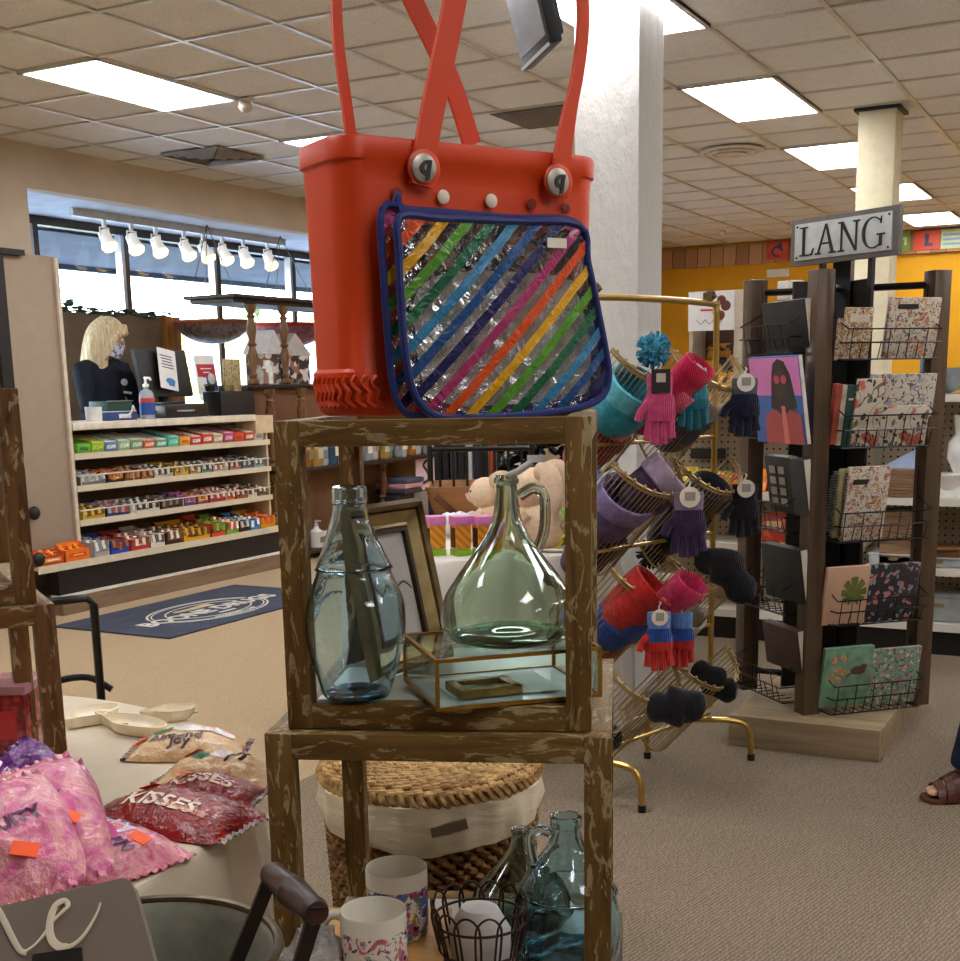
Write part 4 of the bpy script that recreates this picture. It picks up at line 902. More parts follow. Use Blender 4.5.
# books and planners in the pockets
def book(px0, px1, py0, py1, off, m, lab, th=.02, spiral=False, tilt=0, spine=None, extra=None, group='books in the rack pockets', cat='book', name='notebook', pl=FRP):
    u0 = pl.hit(px0, (py0+py1)/2, off)[0]; u1 = pl.hit(px1, (py0+py1)/2, off)[0]; um = (u0+u1)/2; pm_ = (px0+px1)/2
    z0 = pl.hit(pm_, py1, off)[1]; z1 = pl.hit(pm_, py0, off)[1]; w = abs(u1-u0); h = z1-z0
    root = pl.P(um, off-th, z0); t = thing(name, lab, cat, tuple(root), math.atan2(pl.t.y, pl.t.x), group)
    MT = MX.Rotation(R(tilt), 4, 'Y') @ MX.Rotation(R(9), 4, 'X')
    g = G(); g.box((0, -.0, h/2), (w, th, h), 0, MT, .002); obj('cover', g, m, t, False)
    g = G(); g.box((.003, .0, h/2), (w-.002, th*.7, h*1.003-.004), 0, MT); obj('pages', g, mat('#d8d0bc', .7), t, False)
    if spiral:
        g = G(); n = int(h/.011)
        for k in range(n): g.lathe([(.009, -.0012), (.0118, 0), (.009, .0012)], (-w/2, 0, .01+(h-.02)*k/n), 8, 0, MT)
        obj('spiral_binding', g, mat('#b9b2a2', .3, .7), t, False)
    if extra: extra(t, w, h, th, MT)
    return t
cream_fl = floral('cream_floral', '#cfc4b0', ['#b5706a', '#c98a5a'], 40, '#6a6454', .27)
paper_fl = floral('paper_floral', '#cdbfa6', ['#a86a4a', '#b88a4c'], 60, '#6d6246', .34)
big_fl = floral('poppy_floral', '#cbc0ac', ['#c8654c'], 15, '#6c6550', .34)
grey_fl = floral('grey_floral', '#c4bbaa', ['#9a96a0'], 26, '#75705f', .27)
dark_fl = floral('night_floral', '#2c2c30', ['#c87a7a', '#8a9aa8'], 30, '#3f4a40', .27)
teal_fl = floral('teal_floral', '#7d9c86', ['#b57a88', '#c8b89a'], 36, '#5f7a5a', .30)
yc = mat('#c8b05a', .5)
def label_strip(col, yy, hh, ww=.5, xx=0):
    def f(t, w, h, th, MT):
        g = G(); g.box((xx*w, -th/2-.001, h*yy), (w*ww, .002, h*hh), 0, MT); obj('cover_label', g, mat(col, .5), t, False)
    return f
book(836, 852, 318, 360, .04, paper_fl, 'floral journal half hidden behind the small journal in the top pocket', .012)
book(843, 870, 307, 360, .06, paper_fl, 'small tan floral journal in the top pocket of the rack', .016, extra=label_strip('#cfc6b2', .80, .14, .7))
book(886, 936, 297, 359, .05, cream_fl, 'cream floral spiral planner in the top pocket beside the far post', .02, True, extra=label_strip('#2c2724', .86, .08, .4, -.15))
book(833, 839, 383, 444, .05, mat('#b0503c', .5, var=.2), 'thin red and cream book at the end of the second pocket', .03)
book(839.5, 844, 384, 445, .055, mat('#d0c0a8', .5, var=.2), 'thin cream book beside the green book in the second pocket', .03)
book(844.5, 852, 384, 447, .06, mat('#26443c', .5, var=.05), 'dark green book standing spine out in the second pocket', .03, extra=label_strip('#cfd0c0', .78, .03, .6))
book(866, 930, 373, 440, .03, grey_fl, 'large grey and cream floral calendar in the second pocket', .014)
book(853, 880, 378, 446, .06, big_fl, 'floral planner with a big red bloom in the second pocket', .016)
book(880, 926, 405, 445, .075, big_fl, 'wide red flowered box file at the front of the second pocket', .016)
book(829, 840, 470, 532, .03, mat('#5f6f6a', .5), 'slate spiral planner at the post end of the third pocket', .012, True)
book(834, 866, 467, 537, .05, mat('#a89a6a', .5, var=.1), 'olive gold spiral planner behind the floral one in the third pocket', .012, True)
book(843, 884, 465, 540, .07, cream_fl, 'cream floral spiral planner in front in the third pocket', .016, True, extra=label_strip('#2c2724', .80, .07, .35, -.2))
def monstera(t, w, h, th, MT):
    g = G(); y = -th/2-.0012; cx, cz = w*.12, h*.46
    g.tube([(cx, y, h*.06), (cx, y, cz)], .0022, 4); pts = []
    for k in range(120):
        q = 2*pi*k/120-pi/2; e = abs(((q+pi/2)/(2*pi)+.5) % 1-.5)*2
        r = (.62+.42*e) if e > .12 else .62*(e/.12)**.5*.6+.2
        nt_ = max(0, cos(q*9+1.2))**6 if .15 < e < .93 else 0
        pts.append((cx+w*.33*r*cos(q)*(1-.5*nt_), cz+h*.06+h*.30*r*sin(q)*(1-.5*nt_)))
    g.prism(pts, .0008, 0, MX(((1, 0, 0, 0), (0, 0, 1, y), (0, 1, 0, 0), (0, 0, 0, 1))))
    g.v = [MT @ p for p in g.v]; obj('printed_leaf', g, mat('#6a7030', .5, var=.2), t, False)
book(824, 869, 565, 624, .05, mat('#c9a183', .5, var=.02), 'tan notebook with a green split leaf print in the fourth pocket', .02, extra=monstera)
book(866, 915, 562, 621, .05, dark_fl, 'charcoal notebook with pink flowers in the fourth pocket', .02)
def bird(t, w, h, th, MT):
    y = -th/2-.0012; g = G(); g.ball((w*.22, y, h*.60), (w*.16, .001, h*.075), 14, 8); g.ball((w*.33, y, h*.66), (w*.07, .001, h*.045), 10, 6); g.tube([(w*.1, y, h*.57), (w*-.02, y, h*.5)], .004, 5, flat=.001, up=(0, 1, 0)); g.v = [MT @ p for p in g.v]; obj('printed_bird', g, mat('#5d3f2c', .5), t, False)
    g = G()
    for (a, b) in ((-.3, .8), (-.12, .82), (-.2, .62), (-.32, .52), (-.08, .58), (-.18, .46)):
        for k in range(6): g.ball((w*a+.009*cos(k*1.05), y, h*b+.009*sin(k*1.05)), (.006, .001, .006), 7, 4)
    g.v = [MT @ p for p in g.v]; obj('printed_blossom', g, mat('#cf8a5a', .5, var=.25, scale=60), t, False)
book(821, 869, 645, 706, .05, mat('#6f9478', .5, var=.16, scale=24), 'teal notebook with a robin and blossoms in the lowest pocket', .02, extra=bird)
book(868, 916, 646, 704, .045, teal_fl, 'mottled teal floral notebook at the far end of the lowest pocket', .02)
# tote and dark bags on the side facing the checkout
u0, z0 = LFP.hit(770, 441, .10); 
t = book(756, 804, 355, 443, .12, mat('#4d6aa8', .6, var=.03), 'pink and blue picture panel of a woman in red sunglasses on the rack side', .02, cat='picture panel', name='printed_tote', group=None, pl=LFP)
def on_panel(t, shapes):
    pass
cov = [c for c in t.children if c.name.startswith('cover')][0]; vs = [v.co for v in cov.data.vertices]; pw = max(v.x for v in vs)-min(v.x for v in vs); ph = max(v.z for v in vs)
MT = MX.Rotation(R(9), 4, 'X'); yy = -.0115
def flat(shape, mcol, nm, k=0):
    g = G(); Mq = MT @ MX(((1, 0, 0, 0), (0, 0, 1, yy-.0008*k), (0, 1, 0, 0), (0, 0, 0, 1)))
    g.prism([(x*pw, z*ph) for x, z in shape], .0006, 0, Mq); return obj(nm, g, mat(mcol, .6, var=.02), t, False)
flat([(-.5, .56), (.5, .56), (.5, .995), (-.5, .995)], '#d07ab0', 'pink_ground')
flat([(-.12, .42), (-.05, .80), (0, .93), (.10, .98), (.22, .95), (.32, .80), (.40, .42), (.2, .36), (.05, .36)], '#39332f', 'printed_hair', 1)
flat([(.02, .52), (.02, .80), (.10, .87), (.18, .87), (.24, .80), (.22, .60), (.14, .52)], '#4a362c', 'printed_face', 2)
for s in (.05, .19): flat([(s+.055*cos(a), .745+.05*sin(a)) for a in [i*pi/6 for i in range(12)]], '#c8505a', 'printed_glasses', 3)
flat([(-.28, .0), (-.24, .34), (-.02, .40), (.12, .30), (.26, .40), (.46, .34), (.48, 0)], '#b0524e', 'printed_top', 3)
flat([(.09, .0), (.10, .44), (.17, .44), (.20, 0)], '#d87a70', 'printed_neck', 4)
for i, (a, b, c_, d, col, lab) in enumerate(((766, 790, 455, 512, '#2a2724', 'black bag with square cut-outs hanging in a side pocket of the rack'), (788, 803, 458, 515, '#3a3836', 'dark grey bag behind the cut-out bag in the rack side'), (762, 800, 545, 600, '#26231f', 'dark mesh bag in the fourth side pocket of the rack'), (762, 796, 625, 668, '#4a342a', 'brown leather bag in the lowest side pocket of the rack'), (762, 803, 300, 348, '#1d1b1a', 'black pouch in the topmost side pocket of the rack'))):
    tt = book(a, b, c_, d, .06, mat(col, .5, var=.12, scale=30), lab, .04, cat='bag', name='pouch', group='bags in the rack side pockets', pl=LFP)
    if i == 0:
        g = G(); cv = [c for c in tt.children if c.name.startswith('cover')][0].data.vertices; w = max(v.co.x for v in cv)*2; h = max(v.co.z for v in cv)
        for r_ in range(4):
            for q in range(2): g.box((-w*.18+q*w*.36, -.0255, h*(.2+.19*r_)), (w*.24, .002, h*.13), 0, MX.Rotation(R(9), 4, 'X'))
        obj('cut_out', g, mat('#8a8270', .6), tt, False)

# ================================================================ GOLD WIRE RACK with hats and gloves
N0, N1 = V((-1.665, 3.885, 0)), V((-1.46, 4.60, 0)); GD = (N1-N0).normalized(); GN = V((GD.y, -GD.x, 0)); LG = (N1-N0).length
goldm = mat('#b8974e', .28, .85); gdark = mat('#b09a68', .35, .7)
gr = thing('wire_hat_rack', 'gold wire rack with four tiers of scoop shaped baskets', 'rack', (N0.x, N0.y, 0))
def gp(s, n, z): return N0+GD*s+GN*n+V((0, 0, z))
g = G(); ZTOP = 1.725
g.tube(catmull([gp(0, 0, .17), gp(0, 0, 1.6), gp(.01, 0, ZTOP-.03), gp(.06, 0, ZTOP), gp(LG-.06, 0, ZTOP), gp(LG-.01, 0, ZTOP-.03), gp(LG, 0, 1.6), gp(LG, 0, .20)], 5), .0115, 8); obj('frame', g, goldm, gr)
for s, n0, fx in ((0, -.02, onz(642, 812, 0)), (LG-.05, -.02, onz(751, 760, 0))):
    q = gp(s, 0, .16); f = V((fx.x, fx.y, 0)); d = (f-V((q.x, q.y, 0))); back = V((q.x, q.y, 0))-d*1.1
    g = G(); g.tube(catmull([back, back+V((0, 0, .12)), back+d*.10+V((0, 0, .155)), q, f-d*.30+V((0, 0, .155)), f-d*.06+V((0, 0, .12)), f+V((0, 0, .02)), f], 5), .0115, 8); obj('foot', g, goldm, gr)
    g = G(); g.cyl(f, f+V((0, 0, .025)), .0145); obj('foot_cap', g, mat('#15120f', .6), gr)
    g = G(); g.cyl(back, back+V((0, 0, .025)), .0145); obj('foot_cap', g, mat('#15120f', .6), gr)
AX = (GN+V((0, 0, 1.0))).normalized(); QX = (GN-V((0, 0, 1.0))).normalized()
SC_R = .165; SLEN = .30
def scoop(s, zc, nm=0):
    B = gp(s, -.115, zc); g = G(); n = 31
    def pt(th, t, r=SC_R): return B+AX*t+GD*(r*cos(th))+QX*(r*sin(th)*1.0)
    ths = [pi*k/(n-1) for k in range(n)]
    for k, th in enumerate(ths):
        t0 = -.02-.10*sin(th)**2; g.tube([pt(th, t0), pt(th, SLEN)], .0019 if 0 < k < n-1 else .0035, 5)
    for t in (SLEN, SLEN-.012): 
        g.tube([pt(th, t) for th in [pi*k/24 for k in range(25)]], .0045, 6)
    g.tube([pt(th, -.02-.10*sin(th)**2) for th in [pi*k/24 for k in range(25)]], .0045, 6)
    for k in range(13):
        th = pi*(k+.5)/13; c = pt(th, SLEN+.006); g.ball(c, .0065, 6, 4)
    obj('scoop_basket', g, gdark, gr)
    return B, pt
tierz = [1.345, .985, .63, .275]
SCP = {}
for i, z in enumerate(tierz):
    g = G(); g.tube([gp(0, 0, z-.10), gp(LG, 0, z-.10)], .007, 6); obj('cross_bar', g, goldm, gr)
    for j, s in enumerate((.17, .54)): SCP[i, j] = scoop(s, z-.02*j)
g = G()
for s, w in ((.015, .05), (LG-.06, .06)):
    g = G()
    for k in range(3): g.box(gp(s+.012*k, .0, ZTOP+.022+.008*(k % 2)), (.03, .016, .03), rot=MX.Rotation(k*.7, 3, 'Z') @ MX.Rotation(k*.5, 3, 'X'))
    solo('hair_clip', g, mat('#5d4426', .35), 'brown claw clip pinched on the %s end of the gold top bar' % ('near, tote' if s < .1 else 'far, treat stand'), 'clip')
def knit(col, c2=None):
    t = NT('knit'); w = t.n.new('ShaderNodeTexWave'); w.inputs['Scale'].default_value = 60; w.inputs['Distortion'].default_value = 2; t.link(t.coord(), w.inputs['Vector'])
    n = t.noise(t.coord(), 40, 3); a = srgb(col); lo = tuple(x*.7 for x in a[:3])+(1,)
    t.color(t.ramp(n, [(.3, lo), (.7, a)])); t.bump(t.math('MULTIPLY', w.outputs['Fac'], n), .7, .006); return t.set(.95, spec=.15, sheen=.2)
KN = {}
def kn(c):
    if c not in KN: KN[c] = knit(c)
    return KN[c]
def glove(c, along, outn, lab, cols, w=.085, h=.22, tagc=None, group='gloves on the gold rack'):
    """hanging glove, fingers down; along = direction across the palm, c = top of cuff"""
    along = V(along).normalized(); outn = V(outn).normalized(); t = thing('knit_glove', lab, 'glove', tuple(c), 0, group)
    M = MX(((along.x, outn.x, 0, 0), (along.y, outn.y, 0, 0), (0, 0, 1, 0), (0, 0, 0, 1)))
    cuff, mid, tip = cols
    g = G(); g.rings([[(w*.42*k*cos(a), .016*sin(a), z) for a in [2*pi*i/16 for i in range(16)]] for z, k in ((0, 1), (-.02, 1.04), (-h*.28, .96))], 0, M=M); obj('cuff', g, kn(cuff), t, False)
    g = G(); g.rings([[(w*.5*k*cos(a), .018*sin(a), z) for a in [2*pi*i/16 for i in range(16)]] for z, k in ((-h*.27, .80), (-h*.32, .92), (-h*.45, 1.02), (-h*.52, 1.03))], 0, M=M); obj('palm', g, kn(mid), t, False)
    g = G()
    g.rings([[(w*.5*k*cos(a), .018*sin(a), z) for a in [2*pi*i/16 for i in range(16)]] for z, k in ((-h*.50, 1.04), (-h*.62, 1.05), (-h*.66, .98))], 0, M=M)
    for i, (x, l) in enumerate(((-.36, .27), (-.12, .34), (.13, .33), (.37, .25))): g.tube([(w*x*.95, 0, -h*.62), (w*x*1.05, 0, -h*(.66+l*.6)), (w*x*1.15, .004, -h*(.66+l))], w*.135, 8, 0, M)
    g.tube([(-w*.38, 0, -h*.40), (-w*.62, .004, -h*.52), (-w*.72, .006, -h*.66)], w*.14, 8, 0, M); obj('fingers', g, kn(tip), t, False)
    if tagc:
        g = G(); g.prism([(w*.30*cos(a), w*.30*sin(a)) for a in [2*pi*i/16 for i in range(16)]] if tagc != '#161414' else [(-.03, -.045), (.03, -.045), (.03, .03), (-.03, .03)], .003, 0, M @ MX(((1, 0, 0, .0), (0, 0, 1, .019), (0, 1, 0, -.015), (0, 0, 0, 1)))); obj('paper_tag', g, mat(tagc, .6), t, False)
        g = G(); g.box((0, .0235, -.012), (w*.3, .002, .028), 0, M); obj('tag_print', g, mat('#b5aa98' if tagc == '#161414' else '#8a8278', .6), t, False)
    g = G(); g.tube([(0, .0, -.01), (0, .0, .02), (.006, 0, .03), (.0, 0, .036)], .003, 5, 0, M); obj('hook', g, mat('#d8d8d4', .3), t, False)
    return t
GO = GN-GD*.75      # gloves face the aisle and the camera a little
GA = V((CX.x, CX.y, 0)).normalized(); GOO = V((GA.y, -GA.x, 0))
def hang(px, py, D): return atd(px, py, D)
d0 = lambda i, j: (SCP[i, j][1](pi/2, SLEN)-O).dot(CF)
glove(atd(660, 374, d0(0, 0)-.08), GA, GOO, 'bright pink knit glove with a black card tag hanging from the top tier', ('#c8507a', '#c84a78', '#c44674'), .098, .225, '#161414')
glove(atd(694, 368, d0(0, 0)+.06), GA, GOO, 'teal knit glove with a pale cuff beside the bright pink one', ('#9ab8b8', '#3f8a96', '#1f6f7c'), .10, .205, '#d8d0c4')
glove(atd(745, 378, d0(0, 1)-.02), GA, GOO, 'navy knit glove with a grey cuff hanging from the far top basket', ('#5a5c60', '#1b1f38', '#151a30'), .105, .20, '#d8d0c4')
glove(atd(689, 492, d0(1, 0)-.05), GA, GOO, 'dark purple knit glove with a mauve cuff hanging from the second tier', ('#86788c', '#3a2446', '#341f40'), .115, .215, '#d6c8b8')
glove(atd(745, 484, d0(1, 1)), GA, GOO, 'plain black knit glove hanging from the far second basket', ('#17161a', '#141317', '#121115'), .105, .19, '#d0c8bc')
glove(atd(659, 612, d0(2, 0)-.06), GA, GOO, 'blue cuffed red knit glove in front, hanging from the third tier', ('#6a94d0', '#254a94', '#bf2820'), .092, .20, '#d6c8b8')
glove(atd(682, 613, d0(2, 0)+.03), GA, GOO, 'blue cuffed red knit glove behind its pair on the third tier', ('#5a84c0', '#22448a', '#b5241d'), .085, .19)
def beanie(i, j, t, s, col, lab, r=.105, band=None, pom=None, up=.02, tw=0, sq=.8, name='knit_hat'):
    """a hat lying in a scoop basket; t along the scoop, s across"""
    B, pt = SCP[i, j]; th = thing(name, lab, 'hat', tuple(B+AX*t+GD*s+QX*(SC_R-.012-r*sq*.9+up*-1)), 0, 'knit hats in the gold rack')
    A2 = (AX*cos(tw)+GD*sin(tw)).normalized(); Q2 = QX; D2 = A2.cross(Q2)
    M = MX(((D2.x, Q2.x, A2.x, 0), (D2.y, Q2.y, A2.y, 0), (D2.z, Q2.z, A2.z, 0), (0, 0, 0, 1)))
    g = G(); rs = []
    for z, k in ((-.13, .12), (-.12, .45), (-.09, .78), (-.03, .98), (.04, 1.0), (.06, .97)):
        rs.append([(r*k*cos(a)*(1+.05*sin(5*a+z*30)), r*sq*k*sin(a), z) for a in [2*pi*q/20 for q in range(20)]])
    g.rings(rs, 0, True, (True, False), M=M); 
    g.rings([[(r*.9*k*cos(a), r*sq*.9*k*sin(a), z) for a in [2*pi*q/20 for q in range(20)]] for z, k in ((.06, 1.02), (.0, .9), (-.06, .6), (-.07, .01))], 0, True, (False, True), M=M); obj('crown', g, kn(col), th, False)
    b = band or col; g = G(); rs = [[(r*k*cos(a), r*sq*k*sin(a), z) for a in [2*pi*q/20 for q in range(20)]] for z, k in ((.02, 1.03), (.025, 1.08), (.085, 1.09), (.09, 1.02), (.08, .93), (.03, .93))]
    g.rings(rs, 0, M=M, loop=True); obj('brim_band', g, kn(b), th, False)
    if pom:
        g = G(); rn = random.Random(i*7+j)
        g.ball((0, 0, -.155), .042, 12, 8, 0, M)
        for q in range(90):
            v = V((rn.gauss(0, 1), rn.gauss(0, 1), rn.gauss(0, 1))).normalized(); c = V((0, 0, -.155))+v*.045; g.cyl(M @ (V((0, 0, -.155))+v*.03), M @ (V((0, 0, -.155))+v*.062), .006, .003, 5)
        obj('pompom', g, kn(pom), th, False)
    return th
beanie(0, 0, .15, -.05, '#2aa0b8', 'turquoise knit hat lying in the nearest top basket', .115, '#5fc0d0', None, -.03)
g = G(); pc = atd(654, 350, d0(0, 0)+.02); rn = random.Random(2)
g.ball(pc, .042, 12, 8)
for q in range(160):
    v = V((rn.gauss(0, 1), rn.gauss(0, 1), rn.gauss(0, 1))).normalized(); g.cyl(pc+v*.03, pc+v*.062, .006, .003, 5)
solo('pompom_hat', g, kn('#3a98b4'), 'blue yarn pompom of a hat resting on the turquoise hat', 'pompom')
beanie(0, 0, .20, .05, '#c83a5e', 'rose pink hat in the nearest top basket', .07, '#d8566e', None, -.06, .3)
beanie(0, 0, .30, .06, '#e02a5c', 'hot pink cuffed hat on the front rim of the nearest top basket', .085, '#d81f50', None, -.05, .25, .55)
beanie(0, 0, -.07, .0, '#b5283a', 'red hat at the bottom of the nearest top basket', .10, None, None, .01)
beanie(0, 1, .06, 0, '#5d5866', 'grey ribbed hat in the far top basket', .10, None, None, -.01)
beanie(1, 0, .12, -.05, '#6a5a86', 'lilac hat with a pompom in the nearest second basket', .115, '#8a7aa8', '#7a6aa0', 0)
beanie(1, 0, .24, .03, '#4a2f4a', 'plum hat in the nearest second basket', .105, '#b09ab0', None, -.01, .5)
beanie(1, 0, -.09, 0, '#3f2636', 'dark maroon hat at the bottom of the second basket', .10, None, None, .01)
beanie(1, 1, .05, -.02, '#17161a', 'black pompom hat in the far second basket', .10, None, '#131215', -.02)
beanie(1, 1, .16, .02, '#3a3c46', 'charcoal hat at the front of the far second basket', .09, None, None, 0)
beanie(2, 0, .10, -.03, '#2a50a8', 'royal blue hat in the nearest third basket', .105, '#2f5ab8', '#4a3050', -.02)
beanie(2, 0, .22, -.05, '#c42a20', 'red hat with a teal lining in the nearest third basket', .105, '#bf231c', None, -.02, .4)
beanie(2, 0, .28, .06, '#d42f60', 'raspberry pink cuffed hat at the rim of the third basket', .09, '#d42f60', None, -.05, .25, .6)
beanie(2, 0, -.10, 0, '#b8241c', 'scarlet hat at the bottom of the third basket', .10, None, None, .01)
beanie(2, 0, .06, .08, '#1f7f8a', 'small teal hat under the red one in the third basket', .07, None, None, 0)
beanie(2, 1, .02, 0, '#c8c0b4', 'cream knitted hat in the far third basket', .085, None, None, -.02)
def floppy(pts, r, fl, lab, name='black_scarf', col='#17161a', cat='scarf'):
    g = G(); P = catmull(pts, 6); g.tube(P, lambda u: r*(.65+.5*sin(pi*u))*(1+.15*sin(17*u)), 12, flat=fl, up=tuple(GOO)); return solo(name, g, kn(col), lab, cat)
dd = d0(2, 1)
floppy([atd(701, 563, dd+.02), atd(718, 562, dd-.04), atd(735, 580, dd-.05), atd(748, 600, dd-.05)], .055, .035, 'black knit scarf drooping over the rim of the far third basket')
dd = d0(3, 1); floppy([atd(694, 668, dd+.06), atd(708, 676, dd+.03), atd(722, 688, dd+.0), atd(737, 692, dd-.02)], .045, .022, 'black socks lying in the far lowest basket', 'black_socks', '#151417', 'socks')
dd = d0(3, 0)-.04; floppy([atd(650, 706, dd+.02), atd(668, 708, dd), atd(686, 705, dd), atd(702, 712, dd)], .058, .045, 'folded black gloves on the rim of the nearest lowest basket', 'folded_gloves', '#161518', 'gloves')
B, pt = SCP[3, 0]; g = G(); q = B+AX*.12+QX*(SC_R-.03); g.box(q, (.005, .16, .13), rot=(MX((GN, GD, V((0, 0, 1)))).transposed() @ MX.Rotation(R(50), 3, 'Y'))); solo('white_card', g, mat('#d8d2c6', .6), 'white card of a package in the nearest lowest basket', 'card')
g = G(); q = B+AX*.04+QX*(SC_R-.04)-GD*.06; g.ball(q, (.05, .06, .05), 12, 8); solo('sock_roll', g, kn('#1a191c'), 'small black rolled sock in the nearest lowest basket', 'socks')

# ================================================================ PEGBOARD GONDOLA behind the racks
GY_ = 6.85
gon = thing('gondola_shelf', 'long white pegboard shelving run behind the display rack', 'shelving', (0, GY_+.4, 0))
def peg():
    t = NT('pegboard'); c = t.coord('Object', (26, 26, 26)); fr = t.n.new('ShaderNodeVectorMath'); fr.operation = 'FRACTION'; t.link(c, fr.inputs[0])
    sp = t.n.new('ShaderNodeSeparateXYZ'); t.link(fr.outputs[0], sp.inputs[0])
    dx = t.math('SUBTRACT', sp.outputs[0], .5); dz = t.math('SUBTRACT', sp.outputs[2], .5)
    r = t.math('SQRT', t.math('ADD', t.math('MULTIPLY', dx, dx), t.math('MULTIPLY', dz, dz)))
    t.color(t.mix(t.math('LESS_THAN', r, .17), '#a3937c', '#2a221b')); return t.set(.7)
GX0, GX1 = -2.62, 2.6
g = G(); g.box2((GX0, GY_+.38, .1), (GX1, GY_+.42, 1.42)); obj('back_panel', g, peg(), gon)
wsh = mat('#d6d0c2', .45, 0, .4, .02)
g = G(); g.box2((GX0, GY_+.0, .145), (GX1, GY_+.8, .165)); g.box2((GX0, GY_-.005, .13), (GX1, GY_+.004, .172)); obj('base_deck', g, wsh, gon)
g = G(); g.box2((GX0, GY_+.03, 0), (GX1, GY_+.77, .145)); obj('kick_board', g, black, gon)
for x0, x1, zs in ((GX0, -1.36, (.545, .83, 1.32)), (-1.34, .6, (.458, .823, 1.355)), (.62, GX1, (.5, .86, 1.30))):
    for z in zs:
        g = G(); g.box2((x0, GY_+.02, z-.025), (x1, GY_+.38, z)); g.box2((x0, GY_+.012, z-.035), (x1, GY_+.022, z+.004)); obj('shelf', g, wsh, gon)
for x in (GX0, -1.35, .61, GX1): g = G(); g.box2((x-.02, GY_+.36, .1), (x+.02, GY_+.44, 1.44)); obj('upright', g, mat('#8f8676', .5), gon)
# treat stand on the near end
h0, h1 = ony(690, 283, GY_+.05), ony(746, 276, GY_+.05); ex0, ex1 = h0.x, h1.x
ts = thing('treat_stand', 'upright treat stand with a chocolate header board behind the gold rack', 'display', ((ex0+ex1)/2, GY_+.2, 1.322))
ztp = 1.93
g = G(); g.box2((ex0, GY_+.28, 1.322), (ex1, GY_+.30, ztp)); obj('back_board', g, mat('#4a2f20', .6), ts)
g = G(); g.box2((ex1-.055, GY_+.03, 1.322), (ex1, GY_+.30, ztp), bev=.003); g.box2((ex0, GY_+.05, 1.322), (ex0+.02, GY_+.30, ztp)); obj('side_panel', g, mat('#b9aa94', .5), ts)
g = G(); g.box2((ex0, GY_+.03, 1.72), (ex1-.056, GY_+.05, ztp)); obj('header_board', g, mat('#e0dcd6', .5, var=.02), ts)
g = G(); hc = V(((ex0+ex1)/2-.02, GY_+.029, 1.83))
for dx, dz, r in ((.05, .05, .026), (.075, .02, .028), (.045, -.03, .026)): g.ball(hc+V((dx, 0, dz)), (r, .004, r), 14, 8)
obj('printed_sweet', g, mat('#6a3426', .4), ts)
g = G(); g.box(hc+V((-.03, 0, .0)), (.075, .003, .010)); obj('printed_line', g, mat('#c23a4a', .5), ts)
g = G()
for k in range(7):
    a = k*pi/3.5; g.tube([hc+V((-.08, -.001, .05)), hc+V((-.08+.022*cos(a), -.001, .05+.022*sin(a)))], .0016, 4)
for k in range(3): g.tube(catmull([hc+V((-.09+.05*k, -.001, -.05)), hc+V((-.065+.05*k, -.001, -.075)), hc+V((-.04+.05*k, -.001, -.05))], 4), .0016, 4)
obj('printed_scroll', g, mat('#6a5a50', .5), ts)
rn = random.Random(21)
def pack(x, y, z, w, h, cols, lab, rz=0, cat='candy', name='candy_bag', group=None, d=.05, lean=-8, emblem=None):
    t = thing(name, lab, cat, (x, y, z), rz, group); sd = rn.randint(0, 99)
    M = MX.Rotation(R(lean), 4, 'X') @ MX(((1, 0, 0, 0), (0, 0, -1, 0), (0, 1, 0, h/2), (0, 0, 0, 1)))
    def f(u, v, s):
        a = max(0, sin(pi*u))**.5*max(0, sin(pi*v))**.5; n = noise.noise(V((u*4+sd, v*5, s)))*.5
        return ((u-.5)*w*(1+.05*n), (v-.5)*h, s*d/2*a*(1+.4*n))
    g = G(); g.grid(lambda u, v: f(u, v, 1), 10, 12, 0, M); g.grid(lambda u, v: f(u, v, -1), 10, 12, 0, M, flip=True)
    m = NT('pack'); m.color(m.ramp(m.noise(m.coord('Object', loc=(sd, 0, 0)), 16, 3), [(.42, cols[0]), (.5, cols[0]), (.54, cols[1])])); obj('wrapper', g, m.set(.3), t, False)
    g = G(); g.box((0, -d/2-.004, h*.60), (w*.6, .003, h*.2), 0, MX.Rotation(R(lean), 4, 'X')); obj('printed_label', g, mat(cols[2], .4), t, False)
    if emblem:
        g = G(); g.prism([(-.5, .1), (-.25, .32), (-.12, .12), (0, .2), (.12, .12), (.25, .32), (.5, .1), (.2, -.12), (0, -.3), (-.2, -.12)], .003, 0, MX.Rotation(R(lean), 4, 'X') @ MX(((w*.7, 0, 0, 0), (0, 0, 1, -d/2-.008), (0, w*.7, 0, h*.4), (0, 0, 0, 1)))); obj('printed_bat', g, mat('#1a1412', .5), t, False)
    return t
for r_, (zz, yy_) in enumerate(((1.323, .07), (1.323, .15), (1.49, .20))):
    for k in range(3):
        x = ex0+.04+(ex1-.08-ex0)*(k+.5)/3.2
        pack(x, GY_+yy_+.03*r_, zz+.001, .10, (.15, .24, .17)[r_], [('#2a211c', '#c9862c', '#d89a3a'), ('#d9861f', '#f0b030', '#2a1a12'), ('#c98a2a', '#2f2620', '#e0a83a')][(k+r_) % 3], '%s treat bag, %s row of the stand under the chocolate board, %s along' % (('black', 'orange bat', 'amber')[(k+r_) % 3], ('front', 'middle', 'upper')[r_], ORD[k]), emblem=(k+r_) % 3 == 1)
x = -2.4; k = 0; C4 = [('yellow', '#c9a62c', '#e8d04a', '#8a5a1c'), ('gold', '#b8922a', '#d8bc5a', '#a83a1c'), ('orange', '#d8641c', '#e8a02a', '#b8321c'), ('red', '#b8281c', '#d8402c', '#e8c8a0'), ('orange and white', '#d85a24', '#e8d8c4', '#b8281c'), ('blue', '#2a8ac0', '#5aaad8', '#d8e4ea')]
